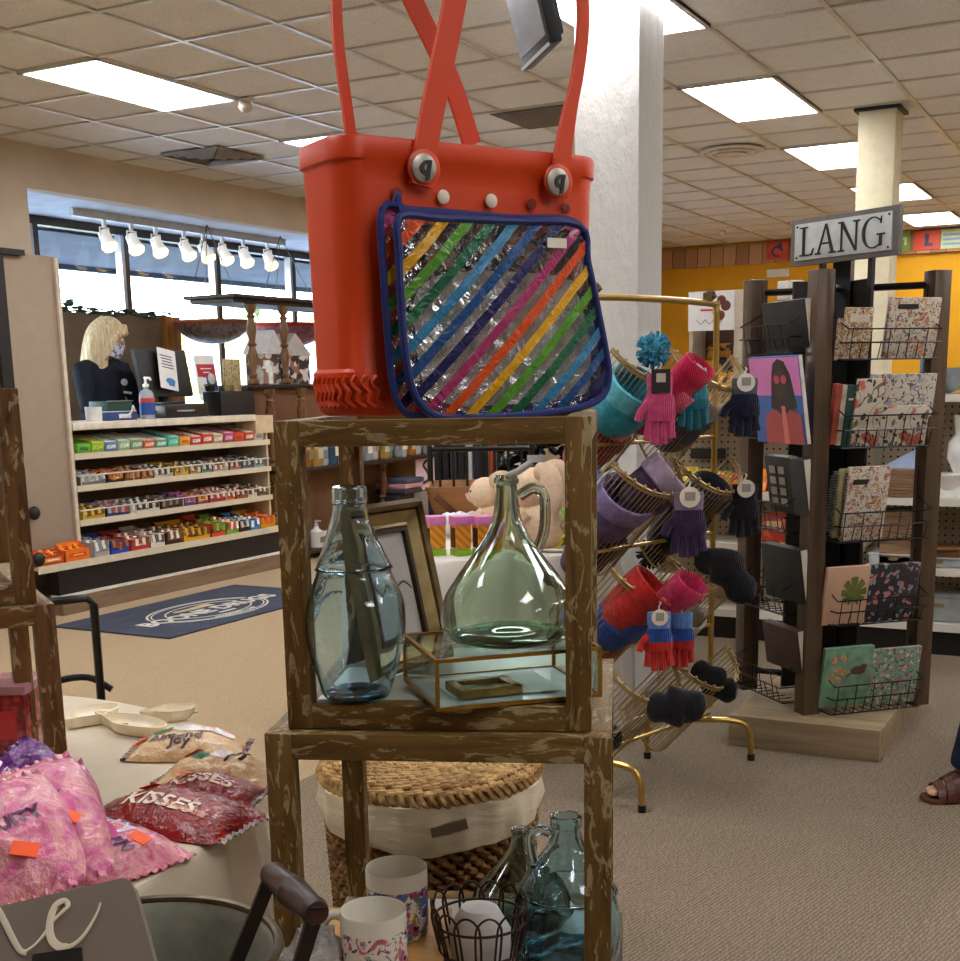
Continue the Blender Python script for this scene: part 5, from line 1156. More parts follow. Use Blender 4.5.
while x < -1.45:
    n = C4[min(5, int((x+2.45)/.17))]; pack(x, GY_+.12+.05*(k % 2), .831, .13, rn.uniform(.11, .17), n[1:], '%s candy bag on the pegboard shelf, %s counted from the gold rack end' % (n[0], ORD[k]), rn.uniform(-.3, .3), group='candy bags on the pegboard shelf', lean=-35); x += .105; k += 1
for i, (px, c, lab) in enumerate(((690, ('#b8281c', '#d83a2c', '#e8d0b0'), 'red bag on the bottom deck behind the gold rack'), (668, ('#d8d0c0', '#b8a888', '#8a7a60'), 'cream pack on the bottom deck behind the gold rack'), (772, ('#b83a24', '#d8602c', '#e8c890'), 'red and orange bag on the low shelf seen through the display rack'))):
    z = .166 if i < 2 else .546; p = onz(px, 606 if i < 2 else 540, z); pack(ony(px, 600, GY_+.15).x, GY_+.15, z, .14, .17, c, lab, 0)
for i, (px, w_, h_, c, lab) in enumerate(((652, .13, .12, '#b08a4a', 'tan carton on the top shelf behind the hanging teal glove'), (722, .22, .10, '#b7a284', 'kraft box on the top shelf behind the navy glove'), (700, .20, .06, '#26231f', 'black printed package hanging on the pegboard behind the gold rack'))):
    z = (1.321, 1.321, 1.0)[i]; x = ony(px, 420, GY_+.18).x; g = G(); g.box((x, GY_+(.18 if i < 2 else .34), z+h_/2), (w_, .12 if i < 2 else .05, h_), bev=.004); solo('carton', g, mat(c, .6), lab, 'box')
# the far side goods: bowls, bins, baskets
def gx(px, py=500, y=GY_+.2): return ony(px, py, y).x
g = G(); g.lathe([(.06, 0), (.09, .02), (.14, .11), (.145, .12), (.13, .115), (.085, .03)], (gx(950), GY_+.2, .824), 28, caps=(True, True)); solo('white_bowl', g, mat('#e4e0d8', .25), 'white ribbed bowl on the pegboard shelf beside the far rack post', 'bowl')
g = G(); g.lathe([(.05, 0), (.085, .08), (.08, .16), (.05, .2), (.06, .30), (.055, .30), (.045, .2)], (gx(962), GY_+.18, .95), 24); g.box((gx(962), GY_+.18, .887), (.2, .16, .126)); solo('white_vase', g, mat('#e8e6e0', .25), 'white vase on a riser above the white bowl', 'vase')
t = thing('drinking_glass', 'cluster of clear glassware in a tray on the top shelf beside the rack', 'glassware', (gx(948, 370), GY_+.2, 1.356)); 
for k in range(4): g = G(); g.lathe([(.03, 0), (.04, .01), (.045, .13), (.042, .13), (.036, .015)], (-.09+.06*k, .03*(k % 2), .006), 16); obj('tumbler', g, mat('#aab4b8', .1, trans=.5), t, False)
g = G(); g.box((0, .01, .003), (.3, .2, .006)); obj('tray', g, mat('#6a7074', .3, .5), t, False)
g = G(); g.lathe([(.16, 0), (.15, .01), (.09, .03), (.085, .14), (.05, .17), (.001, .175)], (gx(968, 370)+.05, GY_+.26, 1.357), 24); solo('yellow_hat', g, mat('#d8b43a', .8), 'yellow sun hat on the top shelf at the edge of the view', 'hat')
for i, (px, w_, h_, c, z, lab) in enumerate(((948, .30, .15, '#8f928e', .166, 'grey storage bin on the bottom deck beside the far rack post'), (945, .30, .05, '#9aa0a0', .459, 'shallow clear bin on the second lowest shelf'), (900, .26, .06, '#b9bdc0', .459, 'pale plastic tub on the low shelf behind the rack pockets'))):
    t = thing('storage_bin', lab, 'storage bin', (gx(px), GY_+.2, z+.001)); g = G(); g.box((0, 0, h_*.45), (w_, .24, h_*.9), bev=.01); obj('bin', g, mat(c, .35), t, False)
    g = G(); g.box((0, 0, h_*.93), (w_+.01, .25, h_*.14), bev=.005); obj('lid', g, mat(c, .3), t, False)
    g = G(); g.box((0, -.122, h_*.6), (.05, .006, .02)); obj('latch', g, mat('#7a6a4a', .4), t, False)
g = G(); g.lathe([(.13, 0), (.14, .008), (.135, .02), (.05, .02)], (gx(945), GY_+.16, .55), 28, sy=.7); g.box((gx(945), GY_+.16, .53), (.2, .12, .04)); solo('wood_tray', g, wood('tray_wood', '#5a3a20', '#8a6038', 0), 'brown wooden tray lying on the clear bin', 'tray')
wk = wood('woven_brown', '#6a4f38', '#a08060', 0, 3)
for i, (px, z, lab) in enumerate(((900, .824, 'brown woven basket behind the third rack pocket'), (905, .60, 'second brown woven basket standing lower behind the rack'))):
    g = G(); x = gx(px)
    for r_ in range(9): g.box((x, GY_+.16, z+.012+.016*r_), (.24-.004*(r_ % 2), .2-.004*(r_ % 2), .015), bev=.006)
    if i: g.box((x, GY_+.16, .53), (.2, .16, .14))
    solo('woven_basket', g, wk, lab, 'basket')
g = G(); x = gx(899, 460); g.prism([(-.09, 0), (.09, .0), (.09, .10)], .10, 0, MX(((1, 0, 0, x), (0, 0, 1, GY_+.14), (0, 1, 0, .972), (0, 0, 0, 1)))); solo('blue_wedge', g, mat('#a8b8d8', .5), 'pale blue folded card on the woven basket', 'card')
pack(gx(872, 388), GY_+.2, 1.356, .16, .08, ('#d8641c', '#e8842c', '#8a2a14'), 'orange packet on the top shelf behind the second rack pocket', lean=-30)
pack(gx(858, 388), GY_+.14, 1.356, .14, .07, ('#8a2030', '#a83a44', '#d8c8b8'), 'dark red packet on the top shelf behind the rack', lean=-30)
# snack tubs, socket strips and black bags hanging above the gondola
for k, px in enumerate((784, 796)):
    p = ony(px, 312, GY_+.3); t = thing('snack_tub', '%s clear snack tub with a white lid on the stand beside the sign post' % ('first' if k == 0 else 'second'), 'tub', (p.x, GY_+.3, 1.76), 0, 'snack tubs beside the sign')
    g = G(); g.box((0, 0, .06), (.062, .07, .12), bev=.006); obj('contents', g, mat('#6a3a20', .5, var=.2), t, False)
    g = G(); g.box((0, 0, .17), (.064, .072, .10), bev=.006); obj('lid', g, mat('#dcd6cc', .4), t, False)
g = G(); xa, xb = ony(764, 320, GY_+.3).x, ony(812, 320, GY_+.3).x; g.box2((xa, GY_+.12, 1.74), (xb, GY_+.38, 1.758)); 
for x in (xa+.01, xb-.01): g.box2((x-.01, GY_+.34, 1.322), (x+.01, GY_+.38, 1.74))
solo('wire_stand', g, mat('#1f1c1a', .5), 'black stand holding the snack tubs above the pegboard', 'stand')
for k, (px, w_) in enumerate(((772, .12), (789, .13), (805, .10))):
    x = ony(px, 340, GY_+.2).x; t = thing('hanging_bag', '%s black bag hanging under the snack tubs' % ('first', 'second', 'third')[k], 'bag', (x, GY_+.2, 1.345), 0, 'black bags under the snack tubs')
    g = G(); g.box((0, 0, .18), (w_, .07, .32), bev=.03); obj('body', g, mat(('#2c2724', '#1c1a19', '#23201e')[k], .6, var=.2, scale=30), t, False)
    g = G(); g.tube(catmull([(-w_*.3, 0, .32), (-w_*.15, 0, .39), (w_*.15, 0, .39), (w_*.3, 0, .32)]), .008, 6); obj('strap', g, mat('#151312', .6), t, False)
# picture tiles on the planks of the back wall
def tile_sign(px0, px1, lab, cols, pic):
    a, b_ = ony(px0, 245, Y1-.07), ony(px1, 245, Y1-.07); t = thing('tile_sign', lab, 'sign', ((a.x+b_.x)/2, Y1-.085, 2.85)); w_ = b_.x-a.x
    g = G(); g.box((0, 0, .105), (w_, .02, .21)); m = NT('tile'); m.color(m.ramp(m.noise(m.coord(), 5, 3), [(.4, cols[0]), (.6, cols[1])])); obj('tile', g, m.set(.5), t, False)
    g = G()
    if pic == 'figure': g.ball((0, -.012, .15), (.025, .004, .03), 10, 6); g.box((.0, -.012, .10), (.04, .004, .07)); g.box((.02, -.012, .055), (.09, .004, .03)); c = '#3a3a5e'
    elif pic == 'one': g.box((.02, -.012, .11), (.02, .004, .09)); g.box((.0, -.012, .14), (.05, .004, .018)); c = '#d8e0c0'
    elif pic == 'wheel': g.tube([(.06*cos(q), -.012, .09+.055*sin(q)) for q in [i*pi/8 for i in range(14)]], .012, 6); g.box((.03, -.012, .15), (.05, .004, .06)); c = '#2a3a8a'
    else:
        for q in range(3): g.box((0, -.012, .05+.05*q), (w_*.9, .004, .022)); c = '#7a9ac0'
    obj('printed_picture', g, mat(c, .5), t, False)
tile_sign(767, 789, 'orange tile with a blue wheel shape on the plank strip', ('#c8401c', '#d8542a'), 'wheel')
tile_sign(898, 910, 'green tile with a white figure beside the sign', ('#6f8a1c', '#7f9a2a'), 'one')
tile_sign(914, 940, 'orange tile with a dark seated figure on the back wall', ('#c8401c', '#d8502a'), 'figure')
tile_sign(941, 985, 'wide pastel striped tile at the edge of the view', ('#b8c88a', '#d8d0a0'), 'strip')
a = ony(778, 273, Y1-.02); g = G(); g.box((a.x, Y1-.012, a.z), (.27, .02, .09)); solo('wall_plaque', g, mat('#d8d2c8', .5), 'small white plaque on the yellow wall under the orange tile', 'plaque')
# ================================================================ WOODEN FRAME STANDS in front
FA, FB = V((-1.245, 1.568, 0)), V((-.722, 1.777, 0)); FX = (FB-FA).normalized(); FY = V((-FX.y, FX.x, 0)); FRZ = math.atan2(FX.y, FX.x)
def cube_frame(name, lab, org, ang, w, d, z0, h, t, mats, top_glass=False, floor=None, group=None, patch=None):
    root = thing(name, lab, 'display frame', (org.x, org.y, z0), ang, group)
    mv, mh, md = mats
    for i, (x, y) in enumerate(((0, 0), (w-t, 0), (0, d-t), (w-t, d-t))):
        g = G(); g.box2((x, y, 0), (x+t, y+t, h), bev=.002); obj('post', g, mv, root, False)
    for z in (0, h-t):
        for y in (0, d-t): g = G(); g.box2((t, y+.0005, z), (w-t, y+t-.0005, z+t-.0005), bev=.002); obj('rail', g, mh, root, False)
        for x in (0, w-t): g = G(); g.box2((x+.0005, t, z), (x+t-.0005, d-t, z+t-.0005), bev=.002); obj('side_rail', g, md, root, False)
    if floor: g = G(); g.box2((t, t, t-.012), (w-t, d-t, t-.001)); obj('floor_panel', g, floor, root, False)
    return root
DWm = (distressed('distressed_post', axis=2), distressed('distressed_rail', axis=0), distressed('distressed_side', base='#8a7658', dark='#5a4630', patch='#b5ab98', axis=1))
pale = mat('#c9c6b4', .25, 0, .5, .05, 5)
LF = cube_frame('display_stand', 'large weathered wooden frame holding the mugs, with the upper frame stacked on it', FA, FRZ, .563, .585, .345, .555, .044, DWm, floor=mat('#a8a294', .4))
UA = V((-1.226, 1.608, 0))
UF = cube_frame('display_stand', 'weathered wooden frame with the glass bottles inside and the orange tote on top', UA, FRZ, .498, .498, .901, .499, .041, DWm, floor=pale)
pt_ = thing('plinth', 'low dark plinth under the large weathered frame', 'plinth', (FA.x, FA.y, 0), FRZ); g = G(); g.box2((-.02, -.02, 0), (.583, .605, .343), bev=.005); obj('block', g, mat('#3a312a', .6), pt_, False)
def gset(name, col): 
    t = NT(name); t.color(col); return t.set(0, trans=1, ior=1.45)
def rough_glass(name, col, sc=9, st=.25):
    t = NT(name); t.color(col); t.bump(t.noise(t.coord(), sc, 2, .4), st, .02); return t.set(0, trans=1, ior=1.46)
def bottle(name, lab, c, prof, m, th=.004, n=40, dent=0, seed=0, handle=None, hm=None, rz=0):
    t = thing(name, lab, 'bottle', tuple(c), rz)
    def ring(r, z, k=1):
        return [((r*(1+dent*noise.noise(V((cos(a)*1.6+seed, sin(a)*1.6, z*9)))*(1 if r > .045 else 0)))*cos(a), (r*(1+dent*noise.noise(V((cos(a)*1.6+seed, sin(a)*1.6, z*9)))*(1 if r > .045 else 0)))*sin(a), z) for a in [2*pi*i/n for i in range(n)]]
    P = [tuple(p)[:2] for p in catmull([(r, z, 0) for r, z in prof], 4)]
    P = [(max(r, .001), z) for r, z in P]
    inn = [(max(r-th, .0008), max(z, th*1.6)) for r, z in reversed(P)]
    g = G(); g.rings([ring(r, z) for r, z in P]+[ring(r, z) for r, z in inn], 0, True, (True, True)); obj('glass_body', g, m, t, False)
    if handle: g = G(); g.tube(catmull(handle, 6), .0095, 10); obj('handle', g, hm or m, t, False)
    return t
def up(px, py, D): return atd(px, py, D)
# the tall blue bottle
bl = rough_glass('blue_glass', '#dcf0f8'); gg = rough_glass('green_glass', '#dcebdc', 7, .5); aq = rough_glass('aqua_glass', '#d0ecf6', 12, .5); bd = gset('blue_glass_lip', '#a8d8ea')
p0 = onz(357, 697, .943); 
bt = bottle('glass_bottle', 'tall pale blue dented glass bottle inside the upper frame', (p0.x, p0.y, .944), [(.001, .003), (.03, .001), (.056, .004), (.066, .03), (.080, .08), (.0845, .115), (.079, .16), (.066, .195), (.060, .212), (.0635, .217), (.060, .222), (.046, .255), (.034, .29), (.028, .315), (.027, .322), (.0295, .326), (.0285, .332), (.0285, .345), (.0262, .349)], bl, .0045, 44, .10, 3)
g = G(); g.lathe([(.012, .0065), (.04, .0065), (.052, .012), (.04, .016), (.012, .013)], n=30); obj('thick_base', g, gset('aqua_base', '#6fc0d8'), bt, False)
# brass and glass box
brass = mat('#b5883a', .3, .9, .5, .08, 30); clear = thin_glass('clear_pane', '#f0f7f5', 1.0)
b0, b1 = onz(438, 711.5, .944), onz(600, 696.5, .944); bxv = (b1-b0); bw = bxv.length; bxv.normalize(); byv = V((-bxv.y, bxv.x, 0)); bdp = .225; bh = .084
gb = thing('glass_box', 'brass edged glass box under the green bottle', 'glass box', (b0.x, b0.y, .944), math.atan2(bxv.y, bxv.x))
e = .006
for z in (e/2, bh-e/2):
    for a, b in (((0, 0), (bw, 0)), ((bw, 0), (bw, bdp)), ((bw, bdp), (0, bdp)), ((0, bdp), (0, 0))):
        g = G(); g.box(((a[0]+b[0])/2, (a[1]+b[1])/2, z), (abs(a[0]-b[0])+e, abs(a[1]-b[1])+e, e)); obj('brass_edge', g, brass, gb, False)
for a in ((0, 0), (bw, 0), (bw, bdp), (0, bdp)): g = G(); g.box((a[0], a[1], bh/2), (e, e, bh)); obj('brass_edge', g, brass, gb, False)
for c, d in (((bw/2, 0, bh/2), (bw-e, .002, bh-2*e)), ((bw/2, bdp, bh/2), (bw-e, .002, bh-2*e)), ((0, bdp/2, bh/2), (.002, bdp-e, bh-2*e)), ((bw, bdp/2, bh/2), (.002, bdp-e, bh-2*e)), ((bw/2, bdp/2, bh-e/2), (bw-e, bdp-e, .002))):
    g = G(); g.box(c, d); obj('pane', g, clear, gb, False)
g = G(); g.box((bw/2, bdp/2, e/2), (bw-e, bdp-e, .002)); obj('mirror_base', g, mat('#cdd0ce', .2), gb, False)
q = gb.matrix_basis if False else MX.Translation((b0.x, b0.y, .944)) @ MX.Rotation(math.atan2(bxv.y, bxv.x), 4, 'Z')
sf = thing('framed_photo', 'small brass picture frame lying inside the glass box', 'picture frame', tuple(q @ V((.098, .075, .0068))), math.atan2(bxv.y, bxv.x)+.06)
g = G()
for s in (-1, 1): g.box((s*.046, 0, .009), (.016, .078, .012), bev=.002, rot=MX.Rotation(R(0), 3, 'X')); g.box((0, s*.033, .009), (.108, .014, .012), bev=.002)
g.box((0, 0, .003), (.108, .078, .005)); obj('frame', g, mat('#a8823e', .35, .7, .5, .15, 60), sf, False)
g = G(); g.box((0, 0, .0065), (.078, .054, .002)); m = NT('sepia'); m.color(m.ramp(m.noise(m.coord(), 40, 3), [(.35, '#6a5444'), (.65, '#d8ccb8')])); obj('photo', g, m.set(.3), sf, False)
g = G(); c = q @ V((.135, .115, .0065)); g.prism([(-.095, -.07), (.09, -.075), (.085, .085), (-.10, .07)], .0006, 0, MX.Translation(c) @ MX.Rotation(.75, 4, 'Z')); solo('paper_slip', g, mat('#e4e2da', .6), 'white paper slip lying in the glass box behind the small brass frame', 'paper')
# the green flask
fz = .944+bh+.002; fc = q @ V((.150, .098, 0))
fl = bottle('glass_bottle', 'squat green glass flask with a loop handle standing on the glass box', (fc.x, fc.y, fz), [(.001, .004), (.05, .001), (.088, .002), (.108, .014), (.114, .042), (.107, .075), (.085, .110), (.058, .145), (.036, .175), (.024, .205), (.019, .235), (.0175, .258), (.0205, .262), (.0205, .268), (.0175, .274)], gg, .0045, 44, .03, 8,
    [(.021, .0, .240), (.045, .0, .252), (.062, .0, .238), (.062, .0, .185), (.050, .0, .150)], None, math.atan2(CX.y, CX.x)+.1)
g = G(); g.lathe([(.02, .0065), (.07, .0065), (.098, .012), (.075, .018), (.02, .012)], n=36); obj('thick_base', g, gset('green_base', '#a8d8bc'), fl, False)
g = G(); g.tube([V((.0, .0, .272)), V((.02, .0, .280)), V((.042, .0, .295))], .006, 8); g.box((.05, 0, .30), (.03, .002, .012)); obj('string_tag', g, mat('#dcdcd8', .5), fl, False)
# leaning picture frame
pl0 = atd(408, 640, 2.28); view = V((CF.x, CF.y, 0)).normalized(); rgt = V((CX.x, CX.y, 0)).normalized()
nrm = (rgt*sin(R(56))-view*cos(R(56))); wx = V((-nrm.y, nrm.x, 0))
pf_ = thing('framed_picture', 'bronze moulded picture frame leaning behind the blue bottle', 'picture frame', (pl0.x, pl0.y, .944), math.atan2(wx.y, wx.x))
LN = MX.Rotation(R(-13), 4, 'X'); fw, fh = .225, .305
zb0 = .0
bz = mat('#7d6640', .38, .45, .5, .15, 25); bz2 = mat('#a08a5c', .35, .5, .5, .12, 25)
def moulding(w, h, prof, nm, m):
    """mitred frame from a section of (inset, depth) points"""
    g = G(); rs = []
    for ins, dep in prof:
        rs.append([(-w/2+ins, -dep, ins), (w/2-ins, -dep, ins), (w/2-ins, -dep, h-ins), (-w/2+ins, -dep, h-ins)])
    g.rings(rs, 0, True, (False, False), False, LN, True); return obj(nm, g, m, pf_, False)
moulding(fw, fh, [(0, 0), (0, .022), (.008, .03), (.016, .024), (.020, .0), (.01, -.004)], 'outer_moulding', bz)
moulding(fw, fh, [(.020, .002), (.020, .020), (.040, .010), (.046, .012), (.048, .0)], 'cove_moulding', bz2)
moulding(fw, fh, [(.046, .0), (.048, .014), (.056, .014), (.058, .004), (.058, .0)], 'inner_bead', mat('#3a2c1c', .4, .4))
g = G(); g.box((0, -.004, fh/2), (fw-.10, .003, fh-.10), 0, LN); obj('mount', g, mat('#b9b4ac', .5, var=.05), pf_, False)
g = G()
g.tube([LN @ p for p in catmull([V((-.03, -.0065, fh*.58)), V((-.045, -.0065, fh*.52)), V((-.02, -.0065, fh*.46)), V((.0, -.0065, fh*.53)), V((.005, -.0065, fh*.49)), V((.03, -.0065, fh*.52)), V((.05, -.0065, fh*.47))], 5)], .0014, 5); obj('printed_script', g, mat('#4a4640', .5), pf_, False)
g = G(); g.box((0, .004, fh/2), (fw-.03, .006, fh-.03), 0, LN); obj('backing', g, mat('#4a3a28', .7), pf_, False)
g = G(); g.box((0, 0, fh*.33), (.06, .004, fh*.66), 0, MX.Translation((0, .125, 0)) @ MX.Rotation(R(16), 4, 'X')); obj('easel_leg', g, mat('#3a2e22', .7), pf_, False)

# ================================================================ ORANGE TOTE with a clear striped pouch
C0 = atd(349, 419, 2.05); C0.z = 1.402
e1 = (rgt*sin(R(58))+view*cos(R(58))).normalized(); nf = V((e1.y, -e1.x, 0)); e2 = -nf
TW, TT, TH = .522, .182, .440
tz = thing('tote_bag', 'large orange moulded rubber tote with long straps standing on the wooden frame', 'bag', tuple(C0), math.atan2(e1.y, e1.x))
orange = NT('orange_rubber'); orange.color('#cc3e10'); orange.bump(orange.noise(orange.coord(), 220, 2), .06, .002); orange = orange.set(.42, spec=.45)
def rr_ring(w, d, z, r=.045, n=7, ox=0, oy=0):
    pts = []
    for cx_, cy_, a0 in ((w/2-r, d/2-r, 0), (-w/2+r, d/2-r, pi/2), (-w/2+r, -d/2+r, pi), (w/2-r, -d/2+r, 1.5*pi)):
        for k in range(n): a = a0+pi/2*k/(n-1); pts.append((ox+cx_+r*cos(a), oy+cy_+r*sin(a), z))
    return pts
ox, oy = TW/2, TT/2
lev = [(0, .92, .80), (.006, .955, .86), (.03, .98, .92), (.072, .988, .95), (.078, .965, .93), (.20, .972, .95), (.37, .985, .98), (.402, .99, .99), (.405, 1.01, 1.02), (.433, 1.012, 1.025), (.44, 1.0, 1.0)]
inn = [(.44, .965, .93), (.40, .955, .92), (.08, .92, .88), (.012, .9, .8)]
g = G(); g.rings([rr_ring(TW*a, TT*b, z, min(.05, TT*b*.3), 7, ox, oy) for z, a, b in lev+inn], 0, True, (True, True)); obj('shell', g, orange, tz, False)
def tread_pt(sv, z, lift):
    """point on the tote's base: sv runs over the short end then round the front corner"""
    (z0, a0, b0), (z1, a1, b1) = [(p, q) for p, q in zip(lev, lev[1:]) if p[0] <= z <= q[0]][0]; k = (z-z0)/(z1-z0); a, b = a0+(a1-a0)*k, b0+(b1-b0)*k
    W_, D_ = TW*a+2*lift, TT*b+2*lift; r = min(.05, D_*.3); L1 = D_-2*r
    if sv <= L1: return (ox-W_/2, oy+D_/2-r-sv, z)
    q = pi+(sv-L1)/r; return (ox-W_/2+r+r*cos(q), oy-D_/2+r+r*sin(q), z)
g = G()
for k in range(10):
    sv = .004+.0165*k
    g.tube(catmull([tread_pt(sv+.004, .066, .002), tread_pt(sv-.003, .054, .003), tread_pt(sv+.007, .040, .003), tread_pt(sv-.001, .027, .003), tread_pt(sv+.006, .016, .002)], 3), .0042, 6)
obj('base_tread', g, orange, tz, False)
TPL = Plane(V((C0.x, C0.y, 0)), V((C0.x, C0.y, 0))+e1, (nf.x, nf.y))
def tp(px, py, off=.012):
    u, z = TPL.hit(px, py, off); return TPL.P(u, off, z)
fs_ = [(421, 186), (427, 140), (436, 92), (447, 40), (458, -15), (474, -70), (500, -112), (532, -122), (560, -98), (577, -45), (583, 15), (578, 70), (567, 125), (557, 195)]
P = catmull([tp(x, y, .014) for x, y in fs_], 5)
g = G(); g.ribbon(P, lambda u: .040-.004*u-.016*min(1, max(0, (u-.45)*4))+(.020*max(0, (u-.88)/.12)), .010, nf); obj('strap', g, orange, tz)
bs_ = [(353, 150), (346, 100), (338, 40), (337, -15), (345, -62), (362, -92), (382, -80), (398, -35), (415, 5), (436, 48), (455, 92), (472, 145)]
P = catmull([tp(x, y, -TT-.006) for x, y in bs_], 5)
g = G(); g.ribbon(P, lambda u: .018+.018*min(1, max(0, (u-.45)*5)), .009, nf); obj('strap', g, orange, tz)
def disc(px, py, r, th, off, m, nm, dome=0):
    c = tp(px, py, off); M = MX(((e1.x, 0, nf.x, c.x), (e1.y, 0, nf.y, c.y), (0, 1, 0, c.z), (0, 0, 0, 1)))
    g = G(); g.lathe([(r, 0), (r, th*.7), (r*.9, th), (r*.3, th+dome), (.0005, th+dome)], n=28, M=M); return obj(nm, g, m, tz), M
for px, py, lr in ((423, 168, .0225), (557, 182, .0225)):
    disc(px, py, .030, .006, .014, orange, 'strap_end'); ob, M = disc(px, py, lr, .005, .021, mat('#a0988a', .35, .5), 'button', .0)
    tx = G(); tx.add(text_g('q', .042, .0015, .0015, .2), M @ MX.Translation((0, .004, .007))); obj('button_letter', tx, mat('#1b1614', .4), tz)
for px, py in ((443, 197), (491, 201)): disc(px, py, .0115, .003, .004, mat('#d8c9b4', .4), 'vent_plug', .001)
for px, py in ((397, 193), (532, 204), (566, 208)): disc(px, py, .0095, .001, .0045, mat('#7a1c0a', .6), 'vent_hole')
# the pouch
po = thing('clear_pouch', 'clear vinyl pouch with rainbow stripes and navy piping hanging on the tote', 'pouch', tuple(tp(490, 418, .05)), math.atan2(e1.y, e1.x))
outl = [(400, 217), (440, 218), (510, 221), (579, 225), (588, 262), (598, 310), (606, 352), (609, 375), (605, 392), (592, 403), (560, 411), (510, 416), (460, 418), (440, 417), (424, 408), (412, 388), (405, 350), (401, 300), (399, 255)]
outb = [(382, 209), (410, 210), (440, 212), (510, 218), (575, 222), (584, 262), (594, 310), (602, 352), (602, 380), (590, 398), (540, 408), (480, 413), (420, 416), (405, 412), (394, 392), (388, 340), (384, 280)]
def stripe_mat():
    t = NT('rainbow_vinyl'); g_ = t.coord('Object')
    sp = t.n.new('ShaderNodeSeparateXYZ'); t.link(g_, sp.inputs[0])
    k = t.math('SUBTRACT', t.math('MULTIPLY', sp.outputs[0], 1.0), t.math('MULTIPLY', sp.outputs[2], 1.02)); s_ = t.math('MULTIPLY', k, 22.4)
    q0 = WORLD[po.name].inverted() @ tp(443, 222, .052); s_ = t.math('ADD', s_, 80.26-(q0.x-1.02*q0.z)*22.4)
    fr = t.math('FRACT', s_); idx = t.math('MODULO', t.math('FLOOR', s_), 8.0)
    cols = ['#d09a14', '#4f8a28', '#165c3a', '#32789e', '#14457a', '#17154e', '#9c2c5e', '#cc4a14']
    c = t.ramp(t.math('DIVIDE', t.math('ADD', idx, .5), 8.0), [((i)/8, x) for i, x in enumerate(cols)], 'CONSTANT')
    on = t.math('LESS_THAN', fr, .52)
    t.color(t.mix(on, '#ffffff', c))
    b = t.b.inputs; n = t.noise(g_, 34, 3, .6, 1.8); t.bump(n, 1, .05); bq = [x for x in t.n if x.type == 'BUMP'][0]; t.link(t.math('SUBTRACT', 1.0, t.math('MULTIPLY', on, .70)), bq.inputs['Strength'])
    t.set(.22, spec=.3, coat=.25)
    tr = t.n.new('ShaderNodeBsdfTransparent'); gl_ = t.n.new('ShaderNodeBsdfGlossy'); gl_.inputs['Roughness'].default_value = .08
    bp = [x for x in t.n if x.type == 'BUMP'][0]; t.link(bp.outputs[0], gl_.inputs['Normal'])
    fz_ = t.n.new('ShaderNodeFresnel'); fz_.inputs['IOR'].default_value = 1.6; t.link(bp.outputs[0], fz_.inputs['Normal'])
    m1 = t.n.new('ShaderNodeMixShader'); t.link(t.math('ADD', t.math('MULTIPLY', fz_.outputs[0], 1.3), .03, True), m1.inputs[0]); t.link(tr.outputs[0], m1.inputs[1]); t.link(gl_.outputs[0], m1.inputs[2])
    m2 = t.n.new('ShaderNodeMixShader'); t.link(on, m2.inputs[0]); t.link(m1.outputs[0], m2.inputs[1]); t.link(t.b.outputs[0], m2.inputs[2]); t.link(m2.outputs[0], t.out.inputs['Surface'])
    return t.m
sm = stripe_mat()
navy = mat('#1c2a66', .4, 0, .5, .05)
def sheet(out, off, nm, m, th=.0016, puff=.02, shrink=1.0):
    """filled outline with a puffed surface: rings shrunk towards the centre"""
    pts = [TPL.hit(x, y, off) for x, y in out]; pp = catmull([(u, z, 0) for u, z in pts], 3, True); cu = sum(p.x for p in pp)/len(pp); cz = sum(p.y for p in pp)/len(pp)
    g = G(); rs = []
    for s in (1, .92, .8, .65, .5, .35, .2, .06): 
        rs.append([tuple(TPL.P(cu+(p.x-cu)*s*shrink, off+puff*(1-s**2)**.8+.004*noise.noise(V((p.x*30*s, p.y*30*s, off))), cz+(p.y-cz)*s*shrink)) for p in pp])
    g.rings(rs, 0, True, (False, True)); return obj(nm, g, m, po)
sheet(outb, .028, 'back_sheet', sm, puff=.004); sheet(outl, .052, 'front_sheet', sm, puff=.014)
for o_, off, r in ((outb, .028, .0062), (outl, .052, .0066)):
    g = G(); g.tube([TPL.P(*(lambda q: (q[0], off, q[1]))(TPL.hit(x, y, off))) for x, y in [(p.x, p.y) for p in catmull([(x, y, 0) for x, y in o_], 4, True)]], r, 8, loop=True); obj('piping', g, navy, po)
ins = [(455, 272), (545, 274), (572, 285), (588, 330), (590, 385), (570, 398), (500, 405), (450, 404), (425, 390), (415, 330), (418, 290)]
sheet(ins, .040, 'paper_insert', mat('#f0e2d2', .7, var=.06), puff=.003)
ptn = [(405, 226), (572, 230), (583, 268), (592, 300), (560, 272), (450, 270), (412, 300), (404, 260)]
m = NT('confetti'); v = m.n.new('ShaderNodeTexVoronoi'); v.inputs['Scale'].default_value = 55; m.link(m.coord(), v.inputs['Vector']); sp_ = m.n.new('ShaderNodeSeparateColor'); m.link(v.outputs['Color'], sp_.inputs[0]); m.color(m.ramp(sp_.outputs[0], [(0, '#2a211f'), (.45, '#7a3420'), (.6, '#c8562a'), (.75, '#8a7a34'), (.85, '#463430')], 'CONSTANT'))
sheet(ptn, .036, 'patterned_lining', m.set(.6), puff=.001)
g = G(); g.ribbon([tp(393, 212, .028), tp(395, 203, .02), tp(398, 194, .012)], .012, .004, nf); g.ribbon([tp(404, 216, .05), tp(399, 205, .03), tp(398, 195, .013)], .010, .004, nf); obj('hanging_loop', g, navy, po)
c = tp(557, 243, .068); g = G(); g.box(c, (.04, .001, .016), rot=RZ(math.atan2(e1.y, e1.x))); obj('price_tag', g, mat('#dcd2c0', .6), po)

